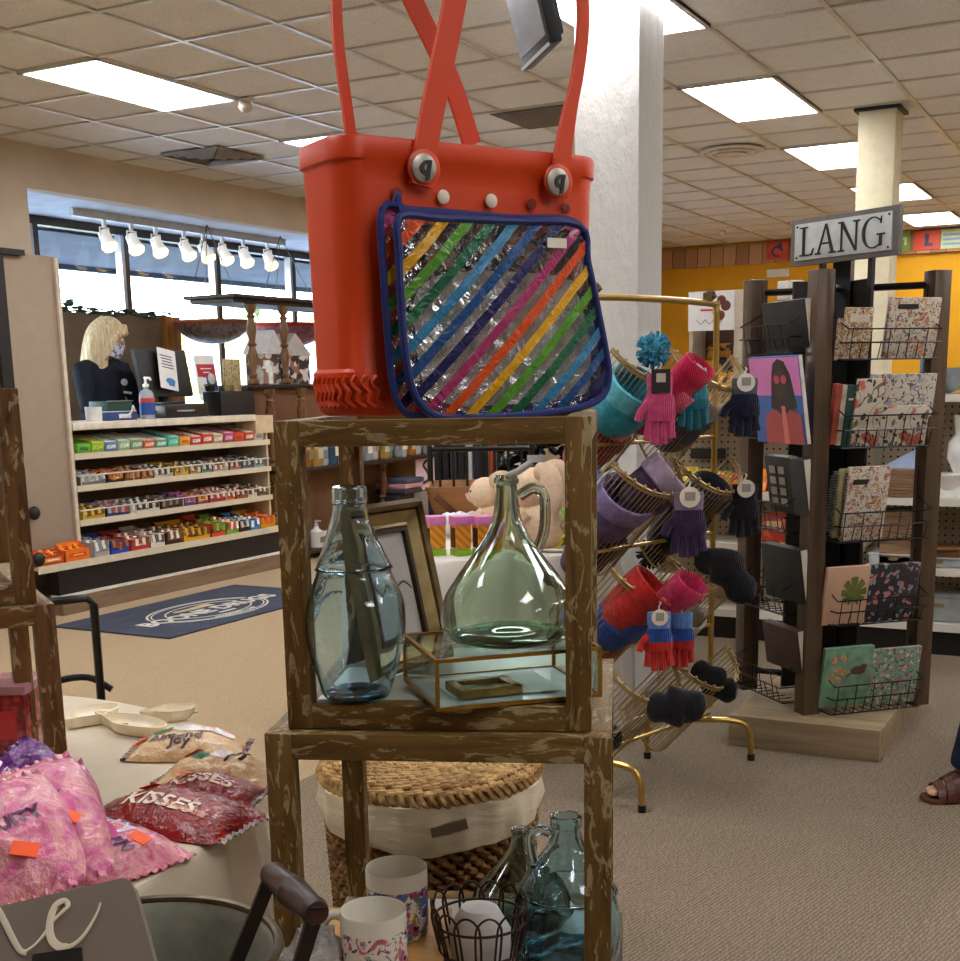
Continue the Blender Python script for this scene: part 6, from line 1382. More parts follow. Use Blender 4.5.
# ================================================================ WICKER HAMPER
HC = atd(430, 760, 3.02); HCx, HCy = HC.x, HC.y; HR = .258; lidz = atd(430, 806, 2.78).z+.02
hm_ = thing('wicker_hamper', 'round woven hamper with a cream liner and plaited lid behind the frame', 'hamper', (HCx, HCy, 0))
def wick(name, dk_, lt):
    t = NT(name); n = t.noise(t.coord('Object', (30, 30, 60)), 1, 3); t.color(t.ramp(n, [(.3, dk_), (.7, lt)])); return t.set(.65, spec=.3)
wm1 = wick('sea_grass_body', '#5a3c22', '#a27a48'); wm2 = wick('sea_grass_lid', '#7d5a30', '#c8a468')
g = G(); k_ = 0; z = .012
while z < lidz-.09:
    rbase = HR*(.86+.12*z/lidz); n = 64; rs = []
    g2 = [(rbase+.008*sin(a*44+pi*(k_ % 2)))for a in [2*pi*i/192 for i in range(192)]]
    g.tube([((g2[i])*cos(2*pi*i/192), (g2[i])*sin(2*pi*i/192), z+.004*cos(2*pi*i/192*44+pi*(k_ % 2))) for i in range(192)], .0085, 5, loop=True); z += .0165; k_ += 1
g.lathe([(HR*.80, .005), (HR*.93, lidz-.03)], n=40, caps=(True, False)); obj('woven_body', g, wm1, hm_, False)
g = G(); rs = []
for zz, r in ((lidz-.015, 1.0), (lidz-.02, 1.045), (lidz-.06, 1.05), (lidz-.105, 1.04), (lidz-.118, 1.02)):
    rs.append([((HR*r+.004*sin(a*9+zz*60)+.003*sin(a*23))*cos(a), (HR*r+.004*sin(a*9+zz*60)+.003*sin(a*23))*sin(a), zz+(.016*sin(a*2+.6)+.006*sin(a*7) if zz < lidz-.09 else 0)) for a in [2*pi*i/96 for i in range(96)]])
g.rings(rs, 0, True, (False, False)); ln = NT('liner'); ln.color('#d8ccb0'); ln.bump(ln.noise(ln.coord('Object', (5, 5, 22)), 2, 4), .35, .015); obj('cloth_liner', g, ln.set(.9), hm_, False)
fa = math.atan2(-HCy, -HCx)+.14; M = MX.Rotation(fa, 4, 'Z') @ MX.Translation((HR*1.052, 0, lidz-.066)) @ MX.Rotation(R(10), 4, 'X')
g = G(); g.box((0, 0, 0), (.012, .082, .022), 0, M); obj('handle_slot', g, mat('#6a5c44', .8), hm_, False)
g = G(); k_ = 0; r = HR*.985
while r > .02:
    cnt_ = int(r*2*pi/.022)
    for i in range(cnt_):
        a = 2*pi*(i+.5*(k_ % 2))/cnt_; c = V((r*cos(a), r*sin(a), lidz+.004+.0035*(i % 2)+.006*(r < HR*.9))); g.ball(c, (.008, .0155, .008), 6, 4, 0, None, RZ(a+.35))
    r -= .0135; k_ += 1
g.lathe([(HR*.99, lidz-.012), (HR*.99, lidz), (.001, lidz+.004)], n=40); obj('plaited_lid', g, wm2, hm_, False)
g = G(); cnt_ = 74
for i in range(cnt_):
    a = 2*pi*i/cnt_; g.tube([(HR*1.015*cos(a-.03), HR*1.015*sin(a-.03), lidz+.006), (HR*1.04*cos(a), HR*1.04*sin(a), lidz-.008), (HR*1.01*cos(a+.05), HR*1.01*sin(a+.05), lidz-.02)], .0085, 5)
obj('lid_edge', g, wm2, hm_, False)

# ================================================================ MUGS, BASKET AND BOTTLES in the large frame
SZ = .345+.043
def paint(name, cols, base='#e2dccb'):
    t = NT(name); g_ = t.coord('Object'); c = base
    sp = t.n.new('ShaderNodeSeparateXYZ'); t.link(g_, sp.inputs[0])
    for i, (col, s, th, lo) in enumerate(cols):
        mp = t.n.new('ShaderNodeMapping'); mp.inputs['Location'].default_value = (i*.3, i*.5, i*.2); t.link(g_, mp.inputs[0])
        n = t.noise(mp.outputs[0], s, 4, .6, .8); f = t.ramp(n, [(th, (0, 0, 0, 1)), (th+.03, (1, 1, 1, 1))])
        rr2 = t.math('ADD', t.math('MULTIPLY', sp.outputs[0], sp.outputs[0]), t.math('MULTIPLY', sp.outputs[1], sp.outputs[1])); msk = t.math('MULTIPLY', t.math('MULTIPLY', t.math('GREATER_THAN', sp.outputs[0], lo), t.math('LESS_THAN', sp.outputs[2], .098)), t.math('GREATER_THAN', rr2, .00298)); c = t.mix(t.math('MULTIPLY', f, msk), c, col)
    t.color(c); return t.set(.18, spec=.5)
def mug(px, py, D, r, h, lab, m, hang=0, z=None):
    c = atd(px, py, D); t = thing('mug', lab, 'mug', (c.x, c.y, c.z-h if z is None else z), math.atan2(-c.y, -c.x)+hang, None)
    g = G(); P_ = [(r*.9, 0), (r*.97, .004), (r, .02), (r, h-.003), (r*.985, h), (r*.94, h-.003), (r*.93, .02), (r*.85, .008)]; g.lathe(P_, n=40); obj('cup', g, m, t, False)
    return t, r, h
mzb = None
c1 = atd(373, 909, 2.12); mh = .128; BT = c1.z-mh-.002
m1, r_, h_ = mug(373, 909, 2.12, .0565, mh, 'front white mug with pink splashed flowers and a handle', paint('splash_pink', [('#c0707a', 30, .50, .0), ('#3a2c3c', 60, .60, -.02), ('#8a5a86', 42, .57, .0), ('#5a8a86', 50, .60, .0)]), 0, BT+.002)
g = G(); a0 = -1.95; M = MX.Rotation(a0, 4, 'Z'); g.tube([M @ V((r_*.96+x, 0, z)) for x, z in [(p.x, p.y) for p in catmull([(0, mh*.84, 0), (.02, mh*.86, 0), (.036, mh*.72, 0), (.036, mh*.40, 0), (.022, mh*.22, 0), (0, mh*.18, 0)], 5)]], .0085, 10, flat=.0065); obj('handle', g, mat('#e2dccb', .18), m1, False)
m2, r_, h_ = mug(396, 862, 2.30, .057, .13, 'rear white mug with blue and red splashed flowers', paint('splash_blue', [('#5f6fa8', 24, .46, -.06), ('#b5505f', 36, .53, -.06), ('#c8a03a', 44, .58, -.03), ('#2c3054', 60, .58, -.06), ('#5a8a6a', 50, .60, -.03)]), .3, BT+.002)
g = G(); M = MX.Rotation(2.6, 4, 'Z'); g.tube([M @ V((r_*.96+x, 0, z)) for x, z in [(p.x, p.y) for p in catmull([(0, h_*.84, 0), (.02, h_*.86, 0), (.036, h_*.72, 0), (.036, h_*.40, 0), (.022, h_*.22, 0), (0, h_*.18, 0)], 5)]], .0085, 10, flat=.0065); obj('handle', g, mat('#e2dccb', .18), m2, False)
qa, qb = atd(452, 893, 2.38), atd(436, 960, 2.0); tv = (V((qa.x, qa.y, 0))-V((qb.x, qb.y, 0))).normalized(); tn = V((-tv.y, tv.x, 0)); ed = V((qb.x, qb.y, 0))
g = G(); Mb = MX(((tv.x, tn.x, 0, ed.x), (tv.y, tn.y, 0, ed.y), (0, 0, 1, SZ), (0, 0, 0, 1))); g.box((.22, .13, (BT-SZ)/2), (.42, .25, BT-SZ), 0, Mb, .003); solo('wooden_riser', g, wood('honey_wood', '#b5813f', '#cfa05c', 0, .8), 'honey coloured wooden riser under the two mugs', 'riser')
wc = atd(480, 922, 2.26); wr_ = .085; wh = .155
wb = thing('wire_basket', 'small rusty brown wire basket with looped rim beside the mugs', 'basket', (wc.x, wc.y, SZ+.001)); rust = mat('#3f2a1e', .5, .5)
g = G(); nl = 14
for i in range(nl):
    a = 2*pi*i/nl; da = 2*pi/nl*.62
    g.tube(catmull([(.06*cos(a-da), .06*sin(a-da), .002), (wr_*cos(a-da), wr_*sin(a-da), wh*.75), (wr_*1.02*cos(a-da*.7), wr_*1.02*sin(a-da*.7), wh*.93), (wr_*1.03*cos(a), wr_*1.03*sin(a), wh), (wr_*1.02*cos(a+da*.7), wr_*1.02*sin(a+da*.7), wh*.93), (wr_*cos(a+da), wr_*sin(a+da), wh*.75), (.06*cos(a+da), .06*sin(a+da), .002)], 4), .0022, 6)
obj('wire_loop', g, rust, wb, False)
g = G()
for z, r in ((.004, .062), (wh*.42, .075), (wh*.78, wr_)): g.tube([(r*cos(2*pi*i/40), r*sin(2*pi*i/40), z) for i in range(40)], .0026, 6, loop=True)
for i in range(4): a = i*pi/4; g.tube([(.06*cos(a), .06*sin(a), .003), (-.06*cos(a), -.06*sin(a), .003)], .002, 5)
obj('wire_hoop', g, rust, wb, False)
g = G(); g.lathe([(.03, .01), (.048, .03), (.05, .10), (.03, .14), (.001, .15)], (wc.x, wc.y, SZ+.002), 24, sx=1.15); solo('white_soap', g, mat('#dcdad4', .4), 'white rounded ceramic piece inside the wire basket', 'ceramic')
J = atd(566, 815, 2.30); JH = .36; jz = SZ+.002; js = (J.z-jz)/.36
jb = bottle('glass_jug', 'aqua blue glass jug with a loop handle at the post of the large frame', (J.x, J.y, jz), [(a*1.0, b*js) for a, b in [(.001, .004), (.05, .001), (.085, .004), (.10, .03), (.103, .08), (.098, .13), (.092, .17), (.095, .176), (.09, .182), (.07, .225), (.048, .262), (.034, .29), (.0275, .32), (.0265, .332), (.0295, .336), (.0295, .356), (.0265, .36)]], aq, .0045, 44, .05, 5,
    [(-.028, 0, .318*js), (-.05, 0, .328*js), (-.066, 0, .315*js), (-.066, 0, .285*js), (-.058, 0, .24*js)], None, math.atan2(CX.y, CX.x)+.15)
g = G(); g.lathe([(.02, .0065), (.07, .0065), (.088, .014), (.07, .02), (.02, .014)], n=36); obj('thick_base', g, gset('teal_base', '#8fd4d4'), jb, False)
K2 = atd(534, 830, 2.47); ks = (K2.z-jz)/.30
bottle('glass_flask', 'smoky grey green glass flask behind the aqua jug', (K2.x-.03, K2.y-.0, jz), [(a, b*ks) for a, b in [(.001, .004), (.05, .001), (.085, .004), (.102, .03), (.104, .06), (.09, .11), (.06, .16), (.036, .205), (.022, .24), (.018, .27), (.0165, .285), (.0195, .288), (.0195, .297), (.017, .30)]], rough_glass('smoke_glass', '#c4d0c6'), .0045, 40, .03, 9)
g = G(); pc = atd(312, 935, 2.12); 
def crump(u, v):
    a, b = 2*pi*u, pi*v; d = V((sin(b)*cos(a), sin(b)*sin(a), cos(b))); r = 1+.35*noise.noise(d*2.2+V((5, 1, 2)))+.2*noise.noise(d*6); return tuple(V((pc.x, pc.y, SZ+.088))+V((d.x*.062, d.y*.062, d.z*.075))*r)
g.grid(crump, 28, 18); t_ = NT('cling_wrap'); t_.color('#cfcac4'); t_.bump(t_.noise(t_.coord(), 40, 3), .8, .02); solo('plastic_wrap', g, t_.set(.2, trans=.5), 'crumpled grey plastic wrap beside the front mug', 'plastic wrap')
# ================================================================ ROUND TABLE with cloth, candy bags and small frames
TBZ = .70; TBC = (-2.28, 1.273); TBR = .945
rt = thing('round_table', 'large round table under a beige cloth on the checkout side', 'table', (TBC[0], TBC[1], 0))
g = G(); g.lathe([(TBR-.02, TBZ-.03), (TBR-.02, TBZ-.008)], (TBC[0], TBC[1], 0), 48); obj('table_top', g, mat('#7a6048'), rt)
g = G(); g.lathe([(.32, 0), (.32, .03), (.06, .07), (.06, TBZ-.03)], (TBC[0], TBC[1], 0), 24); obj('pedestal', g, mat('#2f2926'), rt)
cloth('tablecloth', TBC, TBR, TBZ, .03, mat('#c9bda4', .85, 0, .2, .03, 8), 'beige tablecloth on the round table with the candy bags', 22, .03, 4)
TZ1 = TBZ+.003
def T(px, py, z=TZ1): return onz(px, py, z)
# two small nested frames
c_fr = V((-1.692, 1.567, 0)); sd = V((-.826, .563, 0)); ld = V((-.563, -.826, 0))
SW = .40; org = c_fr+ld*SW; ang = math.atan2((-ld).y, (-ld).x)
DW2 = (distressed('small_post', base='#6e4a26', dark='#3a2410', thr=.57, axis=2), distressed('small_rail', base='#6e4a26', dark='#3a2410', thr=.55, axis=0), distressed('small_side', base='#8a7658', dark='#5a4630', patch='#b5ab98', axis=1))
cube_frame('display_stand', 'small weathered wooden frame standing on the beige cloth', org, ang, SW, SW, TZ1+.001, .382, .036, DW2, group=None)
o2 = c_fr+ld*(SW-.022)+sd*.022
cube_frame('display_stand', 'smallest weathered frame stacked on top of the small frame on the beige table', o2, ang, .352, .352, TZ1+.384, .372, .036, DW2)
# clear tub of red sweets behind the small frame
c = T(-6, 766); t = thing('candy_tub', 'clear square tub of red sweets with a pale lid behind the small frame', 'tub', (c.x-.02, c.y+.06, TZ1), .5)
g = G(); g.box((0, 0, .075), (.13, .13, .15), bev=.012); m = NT('red_sweets'); v = m.n.new('ShaderNodeTexVoronoi'); v.inputs['Scale'].default_value = 55; m.link(m.coord(), v.inputs['Vector']); m.color(m.ramp(v.outputs['Distance'], [(.1, '#b82a2a'), (.6, '#6e1218')])); obj('sweets', g, m.set(.25, coat=.6), t, False)
g = G(); g.box((0, 0, .158), (.138, .138, .02), bev=.006); obj('lid', g, mat('#c88a90', .2, trans=.4), t, False)
g = G(); g.box((0, -.0665, .085), (.09, .002, .06)); obj('label', g, mat('#c0303a', .4), t, False)
# sealed packs -----------------------------------------------------------
def sealed(name, lab, a, b, w, h, m, seed, z=TZ1, up=(0, 0, 1), text=None, tsize=.04, tcol='#ead9c8', tuv=(0, 0), side=1, stick=None, cat='candy bag', group=None, seal=None, wr=.16, trot=0, extra=None, skew=0):
    """pack lying from point a to point b"""
    a, b = V(a), V(b); U = b-a; L = U.length; U.normalize(); N = V(up).normalized(); N = (N-U*N.dot(U)).normalized(); Wv = N.cross(U)*side; c = (a+b)/2; 
    t = thing(name, lab, cat, (c.x, c.y, c.z), math.atan2(U.y, U.x), group)
    M = MX(((U.x, Wv.x, N.x, c.x), (U.y, Wv.y, N.y, c.y), (U.z, Wv.z, N.z, c.z), (0, 0, 0, 1)))
    sx = seed*3.1
    def top(u, v, s=1):
        uu = min(1, max(0, u)); vv = min(1, max(0, v))
        prof = max(0, sin(pi*uu))**.6*max(0, sin(pi*vv))**.55
        n = noise.noise(V((uu*4+sx, vv*3+sx, seed)))*.55+noise.noise(V((uu*11+sx, vv*8, seed+2)))*.25+noise.noise(V((uu*24, vv*16+sx, seed+5)))*.13
        x = (u-.5)*L*(1+.02*noise.noise(V((vv*5, seed, 3)))); y = (v-.5)*w*(1-.16*abs(2*uu-1)**3+.05*noise.noise(V((uu*4, seed, 1))))
        zz = h*prof*(.85+wr*3.2*n) if s > 0 else h*.10*prof*(1+n)
        return (x+skew*y, y, max(zz, .001 if s > 0 else 0) if s > 0 else zz*0)
    g = G(); g.grid(lambda u, v: top(u, v, 1), 44, 28, 0, M); g.grid(lambda u, v: top(u, v, -1), 44, 28, 0, M, flip=True); obj('wrapper', g, m, t)
    for k in (0, 1):
        u0, u1 = ((-.035, .012), (.988, 1.035))[k]; g = G()
        g.grid(lambda u, v: (lambda p: (p[0]+(0), p[1]*(1+.04*sin(v*40)), h*.05+.003*sin(v*60)+.004*noise.noise(V((v*6, k, seed)))))(top(u0+(u1-u0)*u, v, 1)), 2, 40, 0, M); 
        n0 = len(g.f); g.grid(lambda u, v: (lambda p: (p[0], p[1]*(1+.04*sin(v*40)), h*.05-.0015+.003*sin(v*60)+.004*noise.noise(V((v*6, k, seed)))))(top(u0+(u1-u0)*u, v, 1)), 2, 40, 0, M, flip=True); obj('crimped_end', g, seal or m, t)
    def on(x, y, lift=.002):
        u = x/L+.5; v = y/w+.5; p = top(u, v, 1); return (p[0], p[1], p[2]+lift)
    if text:
        for (s_, size, u, v, col, rot) in text:
            tg = text_g(s_, size, .0, .0012); mm = MX.Rotation(rot, 3, 'Z'); tg.v = [M @ V(on(*( (mm @ V((p.x, p.y, 0)))[:2][i]+(u*L/2, v*w/2)[i] for i in (0, 1)))) for p in tg.v]
            obj('printed_name', tg, mat(col, .35), t)
    if stick:
        u, v, rot = stick; q = M @ V(on(u*L/2, v*w/2, .004)); q2 = M @ V(on(u*L/2+.01, v*w/2, .004)); q3 = M @ V(on(u*L/2, v*w/2+.01, .004))
        ex = (q2-q).normalized(); ey = (q3-q); ey = (ey-ex*ey.dot(ex)).normalized(); ez = ex.cross(ey)
        Ms = MX(((ex.x, ey.x, ez.x, q.x), (ex.y, ey.y, ez.y, q.y), (ex.z, ey.z, ez.z, q.z), (0, 0, 0, 1))) @ MX.Rotation(rot, 4, 'Z')
        g = G(); g.box((0, 0, .001), (.034, .022, .0012), 0, Ms); obj('price_sticker', g, mat('#ff5a1c', .5, var=.02), t)
    if extra: extra(t, M, on, L, w)
    return t
def foil(name, stops, sc=10, bump=.5, rough=.16, dist=.8):
    t = NT(name); g_ = t.coord(); n = t.noise(g_, sc, 4, .6, dist); t.color(t.ramp(n, stops)); t.bump(t.noise(t.coord('Object', (38, 38, 38)), 1, 4, .6), bump, .02); return t.set(rough, spec=.5, coat=.15)
redf = foil('red_foil', [(.25, '#4a0a08'), (.45, '#86120a'), (.62, '#921608'), (.72, '#4a0806')])
silv = foil('silver_edge', [(.3, '#3a1512'), (.5, '#a8988a'), (.7, '#5a4038')], 26)
def spill(col, pts, nm):
    def f(t, M, on, L, w):
        for i, (u, v, ru, rv) in enumerate(pts):
            g = G(); n = 18; rs = [[tuple(M @ V(on(u*L/2+ru*k*cos(a), v*w/2+rv*k*sin(a), .0016))) for a in [2*pi*j/n for j in range(n)]] for k in (1, .66, .33, .03)]
            g.rings(rs, 0, True, (False, True)); obj(nm, g, mat(col[i % len(col)], .35, var=.12, scale=50), t)
    return f
qa, qb = T(105, 808), T(243, 830)
sealed('candy_bag', 'dark red bag of wrapped chocolates in front, with cream lettering', qa+V((.01, .0, 0)), qb, .185, .06, redf, 1, wr=.07, text=[('KISSES', .056, -.02, -.34, '#ead9c0', .0), ('CHOCOLATES', .014, .36, -.46, '#c8907a', .0)], stick=(-.55, .42, .2), seal=silv)
qa, qb = T(155, 796), T(258, 800)
sealed('candy_bag', 'dark red bag of wrapped chocolates behind the lettered one', qa, qb, .13, .055, redf, 7, wr=.08, text=[('KISSES', .045, -.02, -.25, '#d8b8a0', .0)], stick=(-.45, .15, .1), seal=silv)
tanf = foil('tan_wrapper', [(.3, '#c9a070'), (.5, '#dcb888'), (.7, '#c89a62')], 7, .4, .25)
brn = foil('brown_edge', [(.3, '#2a1a18'), (.5, '#7a5a50'), (.7, '#c8b8b0')], 40)
def coco(t, M, on, L, w):
    spill(['#2a6a3a', '#e4ddd6', '#e6e2dc', '#d8707a', '#d8606e', '#2f6a3c', '#c8b8b4'], [(-.45, .10, .022, .016), (.10, .08, .045, .02), (.58, .10, .03, .018), (.34, .22, .016, .010), (.66, .26, .016, .010), (-.1, .26, .02, .010), (-.78, .05, .014, .022)], 'printed_picture')(t, M, on, L, w)
qa, qb = T(133, 752), T(245, 750)
sealed('candy_bag', 'tan candy bag with green and coconut pictures, nearest the spoon rests', qa, qb, .165, .06, tanf, 3, wr=.07, text=[('Almond', .034, -.15, -.38, '#3a2420', .0), ('Joy', .034, -.05, -.62, '#3a2420', 0)], stick=(-.82, -.25, .5), seal=brn, extra=coco)
qa, qb = T(168, 776), T(276, 782)
sealed('candy_bag', 'tan candy bag with a green picture, half behind the large frame leg', qa, qb, .14, .06, tanf, 5, text=[('Joy', .035, .35, .0, '#3a2420', 0)], stick=(-.55, .25, .1), seal=brn, extra=spill(['#2a6a3a', '#e4ddd6', '#d8606e', '#3a2420'], [(-.40, .0, .024, .014), (.05, .10, .03, .016), (.40, .2, .018, .010), (-.82, .0, .010, .012)], 'printed_picture'))
pinkf = foil('pink_film', [(.25, '#a83a6a'), (.45, '#c85a88'), (.6, '#d87a98'), (.75, '#b84a78')], 9, .45, .14, 1.2)
popc = foil('popcorn_film', [(.2, '#b84a74'), (.42, '#cf6a90'), (.56, '#de9a98'), (.7, '#c85084')], 22, .45, .2, 1.2)
purp = foil('purple_film', [(.25, '#3a0f4a'), (.5, '#6a1f7a'), (.65, '#8a3a98'), (.8, '#c8a0d0')], 14, .5, .12)
def cot(s): return [('COTTON', .032, -.25, .35, s, .0), ('CANDY', .036, .0, -.02, s, 0), ('POPCORN', .026, .15, -.38, s, 0)]
qa, qb = T(56, 842), T(152, 872)
sealed('candy_bag', 'pink popcorn bag lying flat with its tip towards the tub', qa, qb, .20, .055, popc, 11, text=[('FRUITY', .036, -.25, .40, '#e8d8e4', -.15), ('POPCORN', .034, .05, -.02, '#5a2a5c', -.15), ('CHEWS', .028, -.1, -.45, '#e6cfe0', -.15)], stick=(.62, .20, .2), extra=spill(['#c84a8a', '#4a2250'], [(-.1, -.25, .07, .05), (-.15, .62, .035, .02)], 'printed_panel'))
def lean_bag(pa, pb, D1, D2, w, h, m, seed, lab, text=None, stick=None, extra=None, skew=0):
    a, b = atd(pa[0], pa[1], D1), atd(pb[0], pb[1], D2); n = (O-(a+b)/2).normalized()
    return sealed('candy_bag', lab, a, b, w, h, m, seed, up=n, text=text, stick=stick, extra=extra, skew=skew)
dB = (T(100, 860)-O).dot(CF); 
lean_bag((72, 868), (48, 772), 1.78, 1.98, .13, .05, pinkf, 13, 'pink and purple bag standing against the small frame post', text=[('yum', .04, .35, .2, '#e8d8ec', -1.45)], stick=(-.25, -.35, 1.2), extra=spill(['#4a1a58'], [(.45, -.1, .03, .02)], 'printed_panel'))
lean_bag((60, 888), (22, 772), 1.66, 1.86, .17, .055, popc, 17, 'pink popcorn bag with an orange sticker leaning in the middle of the heap', text=[('CANDY', .03, -.1, .1, '#4a2250', -1.3)], stick=(-.35, -.45, 1.0), extra=spill(['#c23a7a'], [(-.1, -.15, .07, .04)], 'printed_panel'))
lean_bag((28, 900), (-12, 790), 1.56, 1.74, .17, .055, popc, 19, 'pale pink popcorn bag at the near edge of the heap', text=[('FRUITY', .028, -.2, -.1, '#5a2a4c', -1.3)], stick=(-.62, -.2, 1.1))
lean_bag((44, 812), (-4, 764), 1.98, 2.02, .15, .05, purp, 23, 'purple foil bag with white letters at the top of the heap', text=[('TWIN', .04, -.1, .05, '#d8cfe0', .0)], stick=None)
# spoon rests
crm = mat('#efe4c8', .22, 0, .5, .03)
def dish(pa, pb, w, lab, hw=.4, ring=True):
    a, b = T(*pa), T(*pb); U = (b-a); L = U.length; an = math.atan2(U.y, U.x)
    t = thing('spoon_rest', lab, 'spoon rest', tuple((a+b)/2), an, 'cream spoon rests'); 
    def outline(k):
        pts = []
        for i in range(48):
            q = 2*pi*i/48; x = cos(q); y = sin(q); ww = w*(1 if x > 0 else hw+(1-hw)*max(0, 1+x*1.6)) ; pts.append((x*L/2*k, y*ww/2*k))
        return pts
    g = G(); rs = []
    for k, z in ((.80, 0), (.95, .012), (1.0, .026), (.965, .027), (.90, .014), (.70, .007), (.3, .006), (.02, .006)): rs.append([(x, y, z) for x, y in outline(k)])
    g.rings(rs, 0, True, (True, True)); obj('dish', g, crm, t, False)
    g = G(); g.tube(catmull([(-L*.12, .0, .0085), (-.02, .012, .0085), (.0, -.01, .0085), (.025, .008, .0085), (.045, -.006, .0085), (.07, .004, .0085)], 5), .0012, 4); obj('raised_script', g, mat('#8a7f70', .5), t, False)
dish((64, 731), (116, 714), .09, 'cream spoon rest with raised flowers, farthest from the candy bags'); dish((96, 722), (165, 738), .085, 'long cream spoon rest in the middle of the three'); dish((140, 722), (196, 716), .075, 'small oval cream spoon rest above the tan candy bag')
# black folding chair behind the table
cw = mat('#16130f', .35, .3); a = atd(93, 597, 3.2); b = atd(36, 619, 3.12); ax = V((b.x-a.x, b.y-a.y, 0)); cwid = ax.length; ax.normalize(); bk = V((ax.y, -ax.x, 0)); 
if bk.dot(V((TBC[0]-a.x, TBC[1]-a.y, 0))) > 0: bk = -bk
ch = thing('folding_chair', 'black metal folding chair pushed up behind the round table', 'chair', (a.x, a.y, 0), 0)
base = V((a.x, a.y, 0)); ZC_ = a.z
def cpnt(u, v, z): return base+ax*u+bk*v+V((0, 0, z))
g = G(); g.tube([cpnt(0, .0, ZC_-.0) if False else cpnt(.0, .02, 0), cpnt(0, .0, .45), cpnt(0, 0, ZC_-.02), cpnt(.018, 0, ZC_), cpnt(cwid-.018, 0, ZC_), cpnt(cwid, 0, ZC_-.02), cpnt(cwid, .0, .45), cpnt(cwid, .02, 0)], .011, 8); obj('back_frame', g, cw, ch)
g = G(); g.tube(catmull([cpnt(-.03, .0, .69), cpnt(.02, .03, .725), cpnt(cwid-.04, .03, .725), cpnt(cwid+.03, .0, .69)], 5), .009, 8); obj('arm_rail', g, cw, ch)
g = G(); g.box2((0, 0, 0), (cwid-.02, .36, .02), M=MX(((ax.x, bk.x, 0, (base+ax*.01).x), (ax.y, bk.y, 0, (base+ax*.01).y), (0, 0, 1, .45), (0, 0, 0, 1))), bev=.006); obj('seat', g, cw, ch)
for u in (.02, cwid-.02): g = G(); g.tube([cpnt(u, .0, .45), cpnt(u, .34, 0)], .010, 8); obj('leg', g, cw, ch)
g = G(); g.tube([cpnt(-.0, .0, .30), cpnt(cwid, .0, .30)], .008, 6); obj('stretcher', g, cw, ch)
# black knobs on the fixture behind the small frames
for i, (px, py) in enumerate(((31, 513), (36, 559))):
    c = onx(px, py, XS+.06 if i else XS); g = G(); g.ball((c.x+.03, c.y, c.z), (.03, .045, .045), 12, 8); g.cyl((XS-.025, c.y, c.z), (c.x+.03, c.y, c.z), .02); 
    solo('round_knob', g, black, ('round black bumper low on the tall beige panel', 'round black bumper on the orange carton corner below the panel')[i], 'bumper')

# ================================================================ METAL TUB with a sign
uc = atd(140, 952, 1.30); ur = .142; uh = .26; uz = uc.z-uh
tub = thing('metal_tub', 'dark galvanised round tub with a turned wooden handle, nearest the view', 'tub', (uc.x, uc.y, uz))
galv = NT('galvanised'); n = galv.noise(galv.coord(), 18, 5, .6); galv.color(galv.ramp(n, [(.3, '#8d8d80'), (.6, '#acab9c'), (.75, '#bdb9a6')])); galv = galv.set(.42, .35)
g = G(); g.lathe([(ur*.86, 0), (ur*.97, uh-.01), (ur*1.0, uh), (ur*.965, uh-.004), (ur*.94, uh-.02), (ur*.84, .006), (.001, .006)], n=56, caps=(True, True)); obj('tub_wall', g, galv, tub, False)
g = G(); g.tube([((ur*1.0)*cos(2*pi*i/64), (ur*1.0)*sin(2*pi*i/64), uh-.002) for i in range(64)], .0055, 8, loop=True); obj('rolled_rim', g, mat('#5a4c3a', .4, .6, .5, .15, 40), tub, False)
dkb = mat('#2a1c12', .45); hw_ = wood('handle_wood', '#2f1d12', '#4a3020', 2, 1, .38)
hA, hB = atd(272, 874, 1.30), atd(316, 912, 1.18); rA, rB = atd(236, 900, 1.30), atd(282, 950, 1.22); rA.z = uc.z-.01; rB.z = uc.z-.03
for p, r in ((hA, rA), (hB, rB)):
    d = (p-r); g = G(); e_ = (hB-hA).normalized(); s_ = d.cross(e_).normalized()
    g.ribbon([r-d*.15, r+d*.3, p+d*.06], .015, .005, e_); obj('handle_strap', g, dkb, tub)
g = G(); ax_ = (hB-hA); L = ax_.length; Mh = frame(hA, ax_.cross(V((0, 0, 1))), ax_.cross(ax_.cross(V((0, 0, 1)))))
zz = ax_.normalized(); xx = zz.orthogonal().normalized(); yv = zz.cross(xx); Mh = MX(((xx.x, yv.x, zz.x, hA.x), (xx.y, yv.y, zz.y, hA.y), (xx.z, yv.z, zz.z, hA.z), (0, 0, 0, 1)))
g.lathe([(.0115, -.004), (.014, .004), (.0125, .01), (.0145, L*.3), (.0155, L*.48), (.0165, L*.5), (.0155, L*.52), (.0145, L*.7), (.0125, L-.01), (.014, L-.004), (.0115, L+.004)], n=18, M=Mh); obj('wooden_grip', g, hw_, tub)
g = G(); a_ = rB+V((.004, -.004, .0)); g.tube([a_+V((0, 0, .02)), a_+V((-.001, -.003, .0)), a_+V((.002, -.004, -.04)), a_+V((.004, -.004, -.1))], .0016, 5); obj('gold_cord', g, mat('#b58a2a', .3, .8), tub)
st = thing('wooden_stool', 'small round stool carrying the metal tub', 'stool', (uc.x, uc.y, 0)); g = G(); g.lathe([(.15, uz-.03), (.16, uz-.015), (.155, uz-.002)], n=32); obj('seat', g, mat('#5a4230', .5), st, False)
for k in range(3):
    q = k*2.1; g = G(); g.cyl((.11*cos(q), .11*sin(q), uz-.03), (.15*cos(q), .15*sin(q), 0), .014, .012); obj('leg', g, mat('#5a4230', .5), st, False)
